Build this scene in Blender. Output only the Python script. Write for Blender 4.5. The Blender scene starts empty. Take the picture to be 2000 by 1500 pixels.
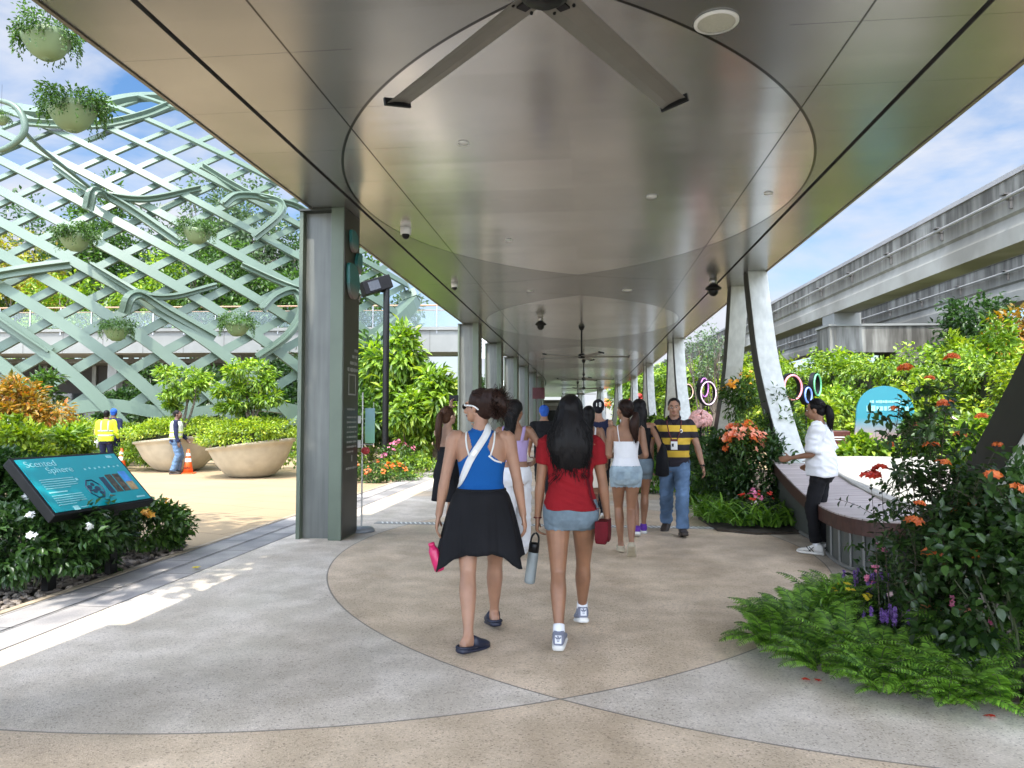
import bpy, math, random
import numpy as np
from mathutils import Vector, Matrix, noise
from mathutils.bvhtree import BVHTree
scene = bpy.context.scene
rng = np.random.default_rng(7)
random.seed(7)
PI = math.pi
R = math.radians
# ---------------------------------------------------------------- camera
FPX, CX, CY, H = 1400.0, 1000.0, 750.0, 1.5      # focal length and centre in photo pixels (2000 wide), eye height
VPX, VPY = 1147.0, 815.0                          # where the walkway direction (+Y) vanishes
TH = math.atan((VPY - CY) / FPX)
PS = math.atan((VPX - CX) / FPX * math.cos(TH))
cd = bpy.data.cameras.new('camera')
cam = bpy.data.objects.new('camera', cd)
scene.collection.objects.link(cam)
cam.location = (0, 0, H)
cam.rotation_euler = (PI / 2 + TH, 0, PS)
cd.sensor_width = 36; cd.lens = 36 * FPX / 2000
cd.clip_start = 0.05; cd.clip_end = 3000
scene.camera = cam
CM = cam.rotation_euler.to_matrix()
# ---------------------------------------------------------------- sky and sun
SUN_EL, SUN_AZ = R(67), R(184)                    # azimuth: direction the light comes from, clockwise from +Y
w = bpy.data.worlds.new('World'); scene.world = w; w.use_nodes = True
nt = w.node_tree; N = nt.nodes; L = nt.links
bg = N['Background']
sky = N.new('ShaderNodeTexSky'); sky.sky_type = 'NISHITA'; sky.sun_disc = False
sky.sun_elevation = SUN_EL; sky.sun_rotation = SUN_AZ
sky.air_density = 1.0; sky.dust_density = 0.6; sky.ozone_density = 1.5
tc = N.new('ShaderNodeTexCoord'); mp = N.new('ShaderNodeMapping')
mp.inputs['Scale'].default_value = (1, 1, 2.4); mp.inputs['Location'].default_value = (3.1, 1.7, 0.4)
L.new(tc.outputs['Generated'], mp.inputs['Vector'])
cl = N.new('ShaderNodeTexNoise'); cl.inputs['Scale'].default_value = 2.6; cl.inputs['Detail'].default_value = 9
cl.inputs['Roughness'].default_value = 0.55; cl.inputs['Distortion'].default_value = 0.35
L.new(mp.outputs[0], cl.inputs['Vector'])
cr = N.new('ShaderNodeValToRGB'); cr.color_ramp.elements[0].position = 0.43; cr.color_ramp.elements[1].position = 0.59
L.new(cl.outputs['Fac'], cr.inputs['Fac'])
cl2 = N.new('ShaderNodeTexNoise'); cl2.inputs['Scale'].default_value = 6; cl2.inputs['Detail'].default_value = 6
L.new(mp.outputs[0], cl2.inputs['Vector'])
cc = N.new('ShaderNodeMix'); cc.data_type = 'RGBA'
cc.inputs['A'].default_value = (2.5, 2.7, 3.1, 1); cc.inputs['B'].default_value = (3.4, 3.5, 3.8, 1)
L.new(cl2.outputs['Fac'], cc.inputs['Factor'])
# unseen clouds on the sun's side boosted to lift shade; sky ahead dimmed
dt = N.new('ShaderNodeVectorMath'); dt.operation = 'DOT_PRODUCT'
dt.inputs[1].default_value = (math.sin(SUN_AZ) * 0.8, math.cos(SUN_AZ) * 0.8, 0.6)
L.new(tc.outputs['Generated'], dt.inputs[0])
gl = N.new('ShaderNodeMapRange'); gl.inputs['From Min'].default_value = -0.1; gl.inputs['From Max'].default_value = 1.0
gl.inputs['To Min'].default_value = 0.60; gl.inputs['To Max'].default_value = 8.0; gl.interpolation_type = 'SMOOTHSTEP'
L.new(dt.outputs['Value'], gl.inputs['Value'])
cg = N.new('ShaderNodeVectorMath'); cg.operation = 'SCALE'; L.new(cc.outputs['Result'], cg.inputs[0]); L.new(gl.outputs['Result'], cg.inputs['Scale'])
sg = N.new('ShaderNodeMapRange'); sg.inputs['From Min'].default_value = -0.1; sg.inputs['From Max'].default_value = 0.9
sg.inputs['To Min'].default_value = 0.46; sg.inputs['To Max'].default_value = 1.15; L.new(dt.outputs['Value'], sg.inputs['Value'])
sh = N.new('ShaderNodeHueSaturation'); sh.inputs['Saturation'].default_value = 1.22
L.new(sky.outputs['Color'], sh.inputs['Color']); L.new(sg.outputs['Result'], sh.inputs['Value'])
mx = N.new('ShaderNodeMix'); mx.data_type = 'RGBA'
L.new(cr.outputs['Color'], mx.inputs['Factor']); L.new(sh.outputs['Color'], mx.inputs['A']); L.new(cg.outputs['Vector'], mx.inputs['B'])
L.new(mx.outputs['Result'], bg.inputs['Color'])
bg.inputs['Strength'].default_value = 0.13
sl = bpy.data.lights.new('sun', 'SUN'); sl.energy = 2.0; sl.angle = R(0.5); sl.color = (1, 0.95, 0.87)
sun = bpy.data.objects.new('sun', sl); scene.collection.objects.link(sun)
sun.location = (0, -20, 60)
sdir = Vector((math.sin(SUN_AZ) * math.cos(SUN_EL), math.cos(SUN_AZ) * math.cos(SUN_EL), math.sin(SUN_EL)))
sun.rotation_euler = sdir.to_track_quat('Z', 'Y').to_euler()
scene.view_settings.view_transform = 'Standard'; scene.view_settings.look = 'None'
scene.view_settings.gamma = 1; scene.view_settings.exposure = 1.85
scene.render.engine = 'CYCLES'
scene.cycles.max_bounces = 8; scene.cycles.diffuse_bounces = 4; scene.cycles.glossy_bounces = 4
scene.cycles.transmission_bounces = 4; scene.cycles.transparent_max_bounces = 8
scene.cycles.sample_clamp_indirect = 6
scene.cycles.use_denoising = True
# ---------------------------------------------------------------- pixel -> place
def ray(px, py):
    return CM @ Vector((px - CX, CY - py, -FPX))
def U(px, py, d):                 # at optical depth d
    return cam.location + ray(px, py) * (d / FPX)
def G(px, py, z=0.0):             # on the horizontal plane z
    r = ray(px, py); return cam.location + r * ((z - H) / r.z)
def PY(px, py, Y):                # on the plane y = Y
    r = ray(px, py); return cam.location + r * (Y / r.y)
def PX(px, py, X):
    r = ray(px, py); return cam.location + r * (X / r.x)
# ---------------------------------------------------------------- objects
def link(o):
    scene.collection.objects.link(o); return o
def tag(o, label=None, cat=None, group=None, kind=None):
    if label: o['label'] = label
    if cat: o['category'] = cat
    if group: o['group'] = group
    if kind: o['kind'] = kind
    return o
def empty(name, loc=(0, 0, 0), rz=0.0, label=None, cat=None, group=None):
    o = link(bpy.data.objects.new(name, None)); o.location = loc; o.rotation_euler = (0, 0, rz)
    o.empty_display_size = 0.1
    return tag(o, label, cat, group)
def children(o):
    return [c for c in scene.objects if c.parent == o]
def copy_tree(o, parent=None, kids=None):
    c = link(o.copy()); c.parent = parent
    for ch in (kids if kids is not None else children(o)):
        copy_tree(ch, c)
    return c
# ---------------------------------------------------------------- materials
def newmat(name):
    m = bpy.data.materials.new(name); m.use_nodes = True
    return m, m.node_tree, m.node_tree.nodes['Principled BSDF']
MATS = {}
def mat(name, col, rough=0.6, metal=0.0, var=0.12, scale=6.0, bump=0.0, bscale=60.0, spec=0.5, coat=0.0, coords='Object', detail=5):
    if name in MATS: return MATS[name]
    m, t, p = newmat(name); n, l = t.nodes, t.links
    tc = n.new('ShaderNodeTexCoord')
    nz = n.new('ShaderNodeTexNoise'); nz.inputs['Scale'].default_value = scale; nz.inputs['Detail'].default_value = detail
    l.new(tc.outputs[coords], nz.inputs['Vector'])
    rp = n.new('ShaderNodeValToRGB')
    c = np.array(col[:3])
    rp.color_ramp.elements[0].position = 0.3; rp.color_ramp.elements[1].position = 0.7
    rp.color_ramp.elements[0].color = (*np.clip(c * (1 - var), 0, 1), 1); rp.color_ramp.elements[1].color = (*np.clip(c * (1 + var), 0, 1), 1)
    l.new(nz.outputs['Fac'], rp.inputs['Fac']); l.new(rp.outputs['Color'], p.inputs['Base Color'])
    p.inputs['Roughness'].default_value = rough; p.inputs['Metallic'].default_value = metal
    p.inputs['Specular IOR Level'].default_value = spec; p.inputs['Coat Weight'].default_value = coat
    if bump:
        nb = n.new('ShaderNodeTexNoise'); nb.inputs['Scale'].default_value = bscale; nb.inputs['Detail'].default_value = 4
        l.new(tc.outputs[coords], nb.inputs['Vector'])
        bp = n.new('ShaderNodeBump'); bp.inputs['Strength'].default_value = bump; bp.inputs['Distance'].default_value = 0.02
        l.new(nb.outputs['Fac'], bp.inputs['Height']); l.new(bp.outputs['Normal'], p.inputs['Normal'])
    MATS[name] = m; return m
def leafmat(name, dark, light, rough=0.42, trans=0.3, third=None, tcol=None):
    if name in MATS: return MATS[name]
    m, t, p = newmat(name); n, l = t.nodes, t.links
    g = n.new('ShaderNodeNewGeometry'); rp = n.new('ShaderNodeValToRGB')
    e = rp.color_ramp.elements
    e[0].color = (*dark, 1); e[1].color = (*light, 1); e[1].position = 0.85
    if third:
        x = e.new(0.97); x.color = (*third, 1)
    l.new(g.outputs['Random Per Island'], rp.inputs['Fac'])
    tc = n.new('ShaderNodeTexCoord'); nz = n.new('ShaderNodeTexNoise'); nz.inputs['Scale'].default_value = 1.6
    l.new(tc.outputs['Object'], nz.inputs['Vector'])
    hv = n.new('ShaderNodeHueSaturation'); mr = n.new('ShaderNodeMapRange')
    mr.inputs['From Min'].default_value = 0.3; mr.inputs['From Max'].default_value = 0.7
    mr.inputs['To Min'].default_value = 0.75; mr.inputs['To Max'].default_value = 1.25
    l.new(nz.outputs['Fac'], mr.inputs['Value']); l.new(mr.outputs['Result'], hv.inputs['Value']); l.new(rp.outputs['Color'], hv.inputs['Color'])
    l.new(hv.outputs['Color'], p.inputs['Base Color']); p.inputs['Roughness'].default_value = rough
    tr = n.new('ShaderNodeBsdfTranslucent'); mixs = n.new('ShaderNodeMixShader'); mixs.inputs['Fac'].default_value = trans
    hs = n.new('ShaderNodeHueSaturation'); hs.inputs['Value'].default_value = 1.7; hs.inputs['Saturation'].default_value = 1.1
    l.new(hv.outputs['Color'], hs.inputs['Color']); l.new(hs.outputs['Color'], tr.inputs['Color'])
    l.new(p.outputs[0], mixs.inputs[1]); l.new(tr.outputs[0], mixs.inputs[2])
    l.new(mixs.outputs[0], n['Material Output'].inputs['Surface'])
    MATS[name] = m; return m
def emat(name, col, strength):
    if name in MATS: return MATS[name]
    m, t, p = newmat(name)
    p.inputs['Base Color'].default_value = (*col, 1); p.inputs['Emission Color'].default_value = (*col, 1)
    p.inputs['Emission Strength'].default_value = strength; MATS[name] = m; return m
def glassmat(name, col=(0.8, 0.9, 0.9), alpha=0.25):
    if name in MATS: return MATS[name]
    m, t, p = newmat(name)
    p.inputs['Base Color'].default_value = (*col, 1); p.inputs['Roughness'].default_value = 0.08
    p.inputs['Alpha'].default_value = alpha; MATS[name] = m; return m
# ---------------------------------------------------------------- mesh collector
class MB:
    def __init__(s): s.v = []; s.f = []; s.m = []; s.mi = 0
    def add(s, vs, fs):
        b = len(s.v); s.v += [tuple(v) for v in vs]
        for f in fs: s.f.append(tuple(i + b for i in f)); s.m.append(s.mi)
        return b
    def box(s, c, d, M=None):
        x, y, z = d[0] / 2, d[1] / 2, d[2] / 2
        vs = [Vector((a * x, b * y, e * z)) for a in (-1, 1) for b in (-1, 1) for e in (-1, 1)]
        c = Vector(c)
        vs = [(M @ v if M else v) + c for v in vs]
        s.add(vs, [(0, 1, 3, 2), (4, 6, 7, 5), (0, 4, 5, 1), (2, 3, 7, 6), (0, 2, 6, 4), (1, 5, 7, 3)]); return s
    def box2(s, a, b):
        return s.box([(a[i] + b[i]) / 2 for i in range(3)], [abs(b[i] - a[i]) for i in range(3)])
    def rings(s, rings, cap=True, closed=True):
        n = len(rings[0]); b = len(s.v); vs = [tuple(p) for r in rings for p in r]; fs = []
        for i in range(len(rings) - 1):
            for j in range(n if closed else n - 1):
                k = (j + 1) % n
                fs.append((i * n + j, i * n + k, (i + 1) * n + k, (i + 1) * n + j))
        if cap and closed:
            fs.append(tuple(range(n - 1, -1, -1))); fs.append(tuple((len(rings) - 1) * n + j for j in range(n)))
        s.add(vs, fs); return s
    def tube(s, pts, r, n=8, cap=True):
        pts = [Vector(p) for p in pts]
        if not hasattr(r, '__len__'): r = [r] * len(pts)
        t0 = (pts[1] - pts[0]).normalized()
        a = t0.orthogonal().normalized(); rs = []
        for i, p in enumerate(pts):
            t = (pts[min(i + 1, len(pts) - 1)] - pts[max(i - 1, 0)])
            t = t.normalized() if t.length > 1e-9 else t0
            a = (a - t * a.dot(t)); a = a.normalized() if a.length > 1e-6 else t.orthogonal().normalized()
            bb = t.cross(a)
            rs.append([p + (a * math.cos(2 * PI * j / n) + bb * math.sin(2 * PI * j / n)) * r[i] for j in range(n)])
        return s.rings(rs, cap)
    def cyl(s, a, b, r, n=16):
        return s.tube([a, b], r if hasattr(r, '__len__') else [r, r], n)
    def lathe(s, prof, c=(0, 0, 0), n=24, M=None, cap=True):
        rs = []
        for (rr, z) in prof:
            ring = [Vector((rr * math.cos(2 * PI * j / n), rr * math.sin(2 * PI * j / n), z)) for j in range(n)]
            rs.append([(M @ v if M else v) + Vector(c) for v in ring])
        return s.rings(rs, cap)
    def prism(s, poly, d, M=None, c=(0, 0, 0)):      # polygon in local xy extruded by d along local z
        c = Vector(c); n = len(poly)
        lo = [Vector((p[0], p[1], 0)) for p in poly]; hi = [Vector((p[0], p[1], d)) for p in poly]
        vs = [(M @ v if M else v) + c for v in lo + hi]
        fs = [tuple(range(n - 1, -1, -1)), tuple(range(n, 2 * n))] + [(i, (i + 1) % n, n + (i + 1) % n, n + i) for i in range(n)]
        s.add(vs, fs); return s
    def ball(s, c, r, nu=12, nv=8, M=None):
        if not hasattr(r, '__len__'): r = (r, r, r)
        c = Vector(c); rs = []
        for i in range(nv + 1):
            ph = PI * (i + 0.02) / (nv + 0.04) - PI / 2
            ring = [Vector((r[0] * math.cos(ph) * math.cos(2 * PI * j / nu), r[1] * math.cos(ph) * math.sin(2 * PI * j / nu), r[2] * math.sin(ph))) for j in range(nu)]
            rs.append([(M @ v if M else v) + c for v in ring])
        return s.rings(rs)
    def band(s, pts, nrm, wid, thick):               # rectangular strip along pts; nrm = outward direction at each point
        rs = []; n = len(pts)
        for i in range(n):
            t = (pts[min(i + 1, n - 1)] - pts[max(i - 1, 0)]).normalized()
            o = nrm[i] - t * nrm[i].dot(t); o = o.normalized(); sd = t.cross(o)
            w_ = wid[i] if hasattr(wid, '__len__') else wid
            rs.append([pts[i] + sd * w_ / 2 + o * thick / 2, pts[i] - sd * w_ / 2 + o * thick / 2, pts[i] - sd * w_ / 2 - o * thick / 2, pts[i] + sd * w_ / 2 - o * thick / 2])
        return s.rings(rs)
    def build(s, name, ms, parent=None, smooth=False, loc=None, autosmooth=None, bevel=0.0):
        me = bpy.data.meshes.new(name); me.from_pydata(s.v, [], s.f)
        if not isinstance(ms, (list, tuple)): ms = [ms]
        for m in ms: me.materials.append(m)
        if len(ms) > 1: me.polygons.foreach_set('material_index', s.m)
        me.update()
        if smooth: me.polygons.foreach_set('use_smooth', [True] * len(me.polygons))
        o = link(bpy.data.objects.new(name, me)); o.parent = parent
        if loc is not None: o.location = loc
        if bevel:
            b = o.modifiers.new('bevel', 'BEVEL'); b.width = bevel; b.segments = 2; b.limit_method = 'ANGLE'
        return o
def rotz(a): return Matrix.Rotation(a, 3, 'Z')
def frame(x, y, z):
    M = Matrix((x, y, z)); M.transpose(); return M
def textmesh(txt, size, name, m, parent=None, M=None, align='LEFT', extrude=0.001, spacing=1.0, line=1.0):
    cu = bpy.data.curves.new(name, 'FONT'); cu.body = txt; cu.size = size; cu.align_x = align; cu.extrude = extrude
    cu.space_character = spacing; cu.space_line = line
    o = link(bpy.data.objects.new(name, cu))
    dg = bpy.context.evaluated_depsgraph_get()
    me = bpy.data.meshes.new_from_object(o.evaluated_get(dg))
    bpy.data.objects.remove(o)
    me.materials.clear(); me.materials.append(m)
    o = link(bpy.data.objects.new(name, me)); o.parent = parent
    if M is not None: o.matrix_local = M
    return o
def wordbars(b, x0, z0, wd, h, fix, seed=0):
    """a line of small letter-like blocks for print too small to read; fix(x, z) -> (centre, size)"""
    r_ = random.Random(seed); x = x0
    while x < x0 + wd:
        lw = h * r_.uniform(0.35, 0.75)
        if r_.random() < 0.16: x += h * 0.5; continue
        c, d = fix(x + lw / 2, z0, lw, h * r_.choice((0.75, 0.75, 1.0))); b.box(c, d); x += lw + h * 0.16
ORD = 'first second third fourth fifth sixth seventh eighth ninth tenth eleventh twelfth thirteenth fourteenth fifteenth'.split()
# ================================================================ materials of the setting
AX = -0.15; ZC = 4.11; LY, LP, LR, LO = 8.65, 11.1, 5.11, 2.51      # lens pattern shared by paving and soffit
def lens_nodes(n, l, y0):
    """returns (inside both circles, inside one only, joint line) sockets, from the object's own position"""
    def M(op, a, b=None, c=None):
        x = n.new('ShaderNodeMath'); x.operation = op
        for i, v in enumerate((a, b, c)):
            if v is None: continue
            if isinstance(v, (int, float)): x.inputs[i].default_value = v
            else: l.new(v, x.inputs[i])
        return x.outputs[0]
    g = n.new('ShaderNodeTexCoord'); s = n.new('ShaderNodeSeparateXYZ'); l.new(g.outputs['Object'], s.inputs[0])
    X, Y = s.outputs['X'], s.outputs['Y']
    yy = M('SUBTRACT', M('MODULO', M('ADD', Y, LP * 10 + LP / 2 - y0), LP), LP / 2)
    y2 = M('MULTIPLY', yy, yy)
    ds = []
    for sg in (-1, 1):
        dx = M('SUBTRACT', X, AX + sg * LO)
        ds.append(M('SUBTRACT', M('SQRT', M('ADD', M('MULTIPLY', dx, dx), y2)), LR))
    i1, i2 = M('LESS_THAN', ds[0], 0), M('LESS_THAN', ds[1], 0)
    both = M('MULTIPLY', i1, i2); one = M('SUBTRACT', M('ADD', i1, i2), M('MULTIPLY', both, 2))
    dl = M('MINIMUM', M('ABSOLUTE', ds[0]), M('ABSOLUTE', ds[1]))
    return both, one, dl, X, Y, M
def mixc(n, l, fac, a, b, blend='MIX'):
    x = n.new('ShaderNodeMix'); x.data_type = 'RGBA'; x.blend_type = blend
    for k, v in (('Factor', fac), ('A', a), ('B', b)):
        if isinstance(v, (int, float)): x.inputs[k].default_value = v
        elif isinstance(v, tuple): x.inputs[k].default_value = (*v, 1) if len(v) == 3 else v
        else: l.new(v, x.inputs[k])
    return x.outputs['Result']
def noise_ramp(n, l, coord, scale, p0, p1, detail=4, c0=(0, 0, 0), c1=(1, 1, 1), vor=False):
    t = n.new('ShaderNodeTexVoronoi' if vor else 'ShaderNodeTexNoise'); t.inputs['Scale'].default_value = scale
    if not vor: t.inputs['Detail'].default_value = detail
    l.new(coord, t.inputs['Vector'])
    r = n.new('ShaderNodeValToRGB'); r.color_ramp.elements[0].position = p0; r.color_ramp.elements[1].position = p1
    r.color_ramp.elements[0].color = (*c0, 1); r.color_ramp.elements[1].color = (*c1, 1)
    l.new(t.outputs['Color'] if vor else t.outputs['Fac'], r.inputs['Fac']); return r.outputs['Color']
def paving_mat():
    m, t, p = newmat('washed_aggregate'); n, l = t.nodes, t.links
    both, one, dl, X, Y, M = lens_nodes(n, l, 8.35)
    tc = n.new('ShaderNodeTexCoord').outputs['Object']
    tan = (0.68, 0.55, 0.405); grey = (0.68, 0.615, 0.53)
    base = mixc(n, l, one, tan, grey)
    bl = noise_ramp(n, l, tc, 0.9, 0.3, 0.72, 6, (0.80, 0.79, 0.77), (1.06, 1.05, 1.04))
    base = mixc(n, l, 1.0, base, bl, 'MULTIPLY')
    bl2 = noise_ramp(n, l, tc, 3.3, 0.42, 0.62, 5, (0.86, 0.85, 0.83), (1.04, 1.04, 1.05))
    base = mixc(n, l, 1.0, base, bl2, 'MULTIPLY')
    vo = n.new('ShaderNodeTexVoronoi'); vo.inputs['Scale'].default_value = 120; l.new(tc, vo.inputs['Vector'])
    sp = n.new('ShaderNodeSeparateColor'); l.new(vo.outputs['Color'], sp.inputs[0])
    r = n.new('ShaderNodeValToRGB'); e = r.color_ramp.elements
    e[0].color = (0.45, 0.42, 0.4, 1); e[0].position = 0.0; e[1].color = (1.22, 1.22, 1.22, 1); e[1].position = 1.0
    for pos, c in ((0.07, (0.72, 0.69, 0.66)), (0.2, (0.94, 0.92, 0.90)), (0.85, (1.05, 1.045, 1.03))):
        x = e.new(pos); x.color = (*c, 1)
    l.new(sp.outputs[0], r.inputs['Fac'])
    base = mixc(n, l, 0.85, base, r.outputs['Color'], 'MULTIPLY')
    st = noise_ramp(n, l, tc, 55, 0.70, 0.76, 2, (1, 1, 1), (0.45, 0.42, 0.4))
    base = mixc(n, l, 0.7, base, st, 'MULTIPLY')
    mpw = n.new('ShaderNodeMapping'); mpw.inputs['Scale'].default_value = (0.9, 0.28, 1); l.new(tc, mpw.inputs[0])      # worn, dirty streaks along the way people walk
    wk = noise_ramp(n, l, mpw.outputs[0], 1.5, 0.45, 0.68, 7, (1, 1, 1), (0.80, 0.78, 0.75)); base = mixc(n, l, 1.0, base, wk, 'MULTIPLY')
    fyj = M('ABSOLUTE', M('SUBTRACT', M('MODULO', M('ADD', Y, 60.0 - 7.05), 5.55), 2.775)); jn = M('GREATER_THAN', fyj, 2.771)      # sawn joints across
    base = mixc(n, l, M('MULTIPLY', jn, 0.45), base, (0.2, 0.18, 0.16))
    ln = M('LESS_THAN', dl, 0.007)
    base = mixc(n, l, M('MULTIPLY', ln, 0.75), base, (0.13, 0.115, 0.10))
    l.new(base, p.inputs['Base Color'])
    rr = noise_ramp(n, l, tc, 1.7, 0.35, 0.65, 5, (0.42, 0.42, 0.42), (0.7, 0.7, 0.7)); l.new(rr, p.inputs['Roughness'])
    b = n.new('ShaderNodeBump'); b.inputs['Strength'].default_value = 0.35; b.inputs['Distance'].default_value = 0.004
    l.new(vo.outputs['Distance'], b.inputs['Height']); l.new(b.outputs['Normal'], p.inputs['Normal'])
    return m
def soffit_mat():
    m, t, p = newmat('brushed_aluminium_soffit'); n, l = t.nodes, t.links
    both, one, dl, X, Y, M = lens_nodes(n, l, LY)
    tc = n.new('ShaderNodeTexCoord').outputs['Object']
    base = mixc(n, l, both, (0.34, 0.34, 0.33), (0.62, 0.61, 0.595))
    base = mixc(n, l, 1.0, base, noise_ramp(n, l, tc, 1.3, 0.3, 0.7, 4, (0.9, 0.9, 0.9), (1.08, 1.08, 1.08)), 'MULTIPLY')
    base = mixc(n, l, 1.0, base, noise_ramp(n, l, tc, 160, 0.3, 0.7, 2, (0.93, 0.93, 0.93), (1.06, 1.06, 1.06)), 'MULTIPLY')
    pa = n.new('ShaderNodeVectorMath'); pa.operation = 'FLOOR'     # each panel a slightly different tone
    mp = n.new('ShaderNodeMapping'); mp.inputs['Scale'].default_value = (0.51, 1.075, 0); mp.inputs['Location'].default_value = (0.077, 0.31, 0)
    l.new(tc, mp.inputs[0]); l.new(mp.outputs[0], pa.inputs[0])
    wn = n.new('ShaderNodeTexWhiteNoise'); wn.noise_dimensions = '2D'; l.new(pa.outputs[0], wn.inputs['Vector'])
    mr = n.new('ShaderNodeMapRange'); mr.inputs['To Min'].default_value = 0.92; mr.inputs['To Max'].default_value = 1.06
    l.new(wn.outputs['Value'], mr.inputs['Value'])
    base = mixc(n, l, 1.0, base, mr.outputs['Result'], 'MULTIPLY')
    # thin panel joints: lengthwise at AX +- 1.96 and the axis, crosswise every 0.93 m, groove round each lens
    def near(v, c, w_): return M('LESS_THAN', M('ABSOLUTE', M('SUBTRACT', v, c)), w_)
    ax = M('ABSOLUTE', M('SUBTRACT', X, AX))
    j1 = near(ax, 1.96, 0.008)
    fy = M('ABSOLUTE', M('SUBTRACT', M('MODULO', M('ADD', Y, 93.29), 0.93), 0.465))
    j2 = M('MULTIPLY', M('LESS_THAN', fy, 0.003), M('GREATER_THAN', ax, 1.5))
    j3 = M('LESS_THAN', dl, 0.013)
    jj = M('MAXIMUM', M('MAXIMUM', j1, M('MULTIPLY', j2, 0.75)), j3)
    base = mixc(n, l, M('MULTIPLY', jj, 0.95), base, (0.02, 0.018, 0.016))
    l.new(base, p.inputs['Base Color'])
    p.inputs['Metallic'].default_value = 0.72
    l.new(mixc(n, l, both, (0.26, 0.26, 0.26), (0.20, 0.20, 0.20)), p.inputs['Roughness'])
    # slow waviness of the sheets, mostly along the walkway
    mp2 = n.new('ShaderNodeMapping'); mp2.inputs['Scale'].default_value = (0.35, 1.9, 1); l.new(tc, mp2.inputs[0])
    nz = n.new('ShaderNodeTexNoise'); nz.inputs['Scale'].default_value = 1.0; nz.inputs['Detail'].default_value = 2; l.new(mp2.outputs[0], nz.inputs['Vector'])
    b = n.new('ShaderNodeBump'); b.inputs['Strength'].default_value = 0.25; b.inputs['Distance'].default_value = 0.02
    l.new(nz.outputs['Fac'], b.inputs['Height']); l.new(b.outputs['Normal'], p.inputs['Normal'])
    return m
def plaza_mat():
    m, t, p = newmat('tan_plaza_concrete'); n, l = t.nodes, t.links
    tc = n.new('ShaderNodeTexCoord').outputs['Object']
    base = noise_ramp(n, l, tc, 0.5, 0.3, 0.7, 6, (0.32, 0.235, 0.135), (0.375, 0.28, 0.165))
    base = mixc(n, l, 1.0, base, noise_ramp(n, l, tc, 60, 0.3, 0.75, 3, (0.85, 0.84, 0.82), (1.08, 1.08, 1.08)), 'MULTIPLY')
    mp = n.new('ShaderNodeMapping'); mp.inputs['Rotation'].default_value = (0, 0, 0.35); l.new(tc, mp.inputs[0])
    br = n.new('ShaderNodeTexBrick'); br.inputs['Scale'].default_value = 0.33; br.inputs['Mortar Size'].default_value = 0.004
    br.inputs['Color1'].default_value = br.inputs['Color2'].default_value = (1, 1, 1, 1); br.inputs['Mortar'].default_value = (0.55, 0.5, 0.45, 1)
    l.new(mp.outputs[0], br.inputs['Vector'])
    base = mixc(n, l, 0.8, base, br.outputs['Color'], 'MULTIPLY')
    l.new(base, p.inputs['Base Color']); p.inputs['Roughness'].default_value = 0.75; return m
def tile_mat():
    m, t, p = newmat('granite_drain_tiles'); n, l = t.nodes, t.links
    tc = n.new('ShaderNodeTexCoord').outputs['Object']
    mp = n.new('ShaderNodeMapping'); mp.inputs['Scale'].default_value = (1, 1, 1); mp.inputs['Rotation'].default_value = (0, 0, PI / 2); l.new(tc, mp.inputs[0])
    br = n.new('ShaderNodeTexBrick'); br.inputs['Scale'].default_value = 1.0; br.inputs['Brick Width'].default_value = 1.2; br.inputs['Row Height'].default_value = 0.34
    br.inputs['Mortar Size'].default_value = 0.006; br.inputs['Color1'].default_value = (0.40, 0.375, 0.35, 1); br.inputs['Color2'].default_value = (0.22, 0.215, 0.21, 1)
    br.inputs['Mortar'].default_value = (0.05, 0.05, 0.05, 1); l.new(mp.outputs[0], br.inputs['Vector'])
    base = mixc(n, l, 1.0, br.outputs['Color'], noise_ramp(n, l, tc, 2.2, 0.35, 0.65, 6, (0.7, 0.7, 0.72), (1.25, 1.22, 1.18)), 'MULTIPLY')
    base = mixc(n, l, 1.0, base, noise_ramp(n, l, tc, 90, 0.3, 0.7, 2, (0.85, 0.85, 0.85), (1.1, 1.1, 1.1)), 'MULTIPLY')
    l.new(base, p.inputs['Base Color']); p.inputs['Roughness'].default_value = 0.6; return m
M_soil = mat('soil', (0.055, 0.042, 0.03), 0.95, var=0.4, scale=9, bump=0.6, bscale=40)
M_lawn = mat('planted_ground', (0.05, 0.075, 0.025), 0.95, var=0.5, scale=3, bump=0.5, bscale=30)
M_pave = paving_mat(); M_soffit = soffit_mat(); M_plaza = plaza_mat(); M_tile = tile_mat()
M_trim = mat('soffit_edge_metal', (0.23, 0.20, 0.16), 0.4, 0.5, 0.06)
M_roof = mat('roof_sheet', (0.45, 0.45, 0.43), 0.5, 0.2)
M_gap = mat('shadow_gap', (0.012, 0.012, 0.012), 0.9)
def streak_mat(name, col, rough, amt):
    m, t, p = newmat(name); n, l = t.nodes, t.links; tc = n.new('ShaderNodeTexCoord').outputs['Object']
    mp = n.new('ShaderNodeMapping'); mp.inputs['Scale'].default_value = (9, 9, 0.5); l.new(tc, mp.inputs[0])
    st = noise_ramp(n, l, mp.outputs[0], 1.5, 0.35, 0.7, 6, (1 - amt,) * 3, (1 + amt * .4,) * 3)
    b2 = noise_ramp(n, l, tc, 2.2, 0.3, 0.7, 5, (1 - amt * .6,) * 3, (1.04,) * 3)
    l.new(mixc(n, l, 1.0, mixc(n, l, 1.0, col, st, 'MULTIPLY'), b2, 'MULTIPLY'), p.inputs['Base Color']); p.inputs['Roughness'].default_value = rough; MATS[name] = m; return m
M_coldark = mat('dark_bronze_panel', (0.045, 0.046, 0.036), 0.4, 0.3, 0.1, 4)
M_colgrey = streak_mat('grey_green_column_paint', (0.165, 0.17, 0.15), 0.42, 0.25)
M_colgreen = mat('sage_column_trim', (0.115, 0.14, 0.10), 0.45, 0.1, 0.08, 3)
M_white = streak_mat('offwhite_column_paint', (0.50, 0.515, 0.475), 0.5, 0.14)
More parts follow.
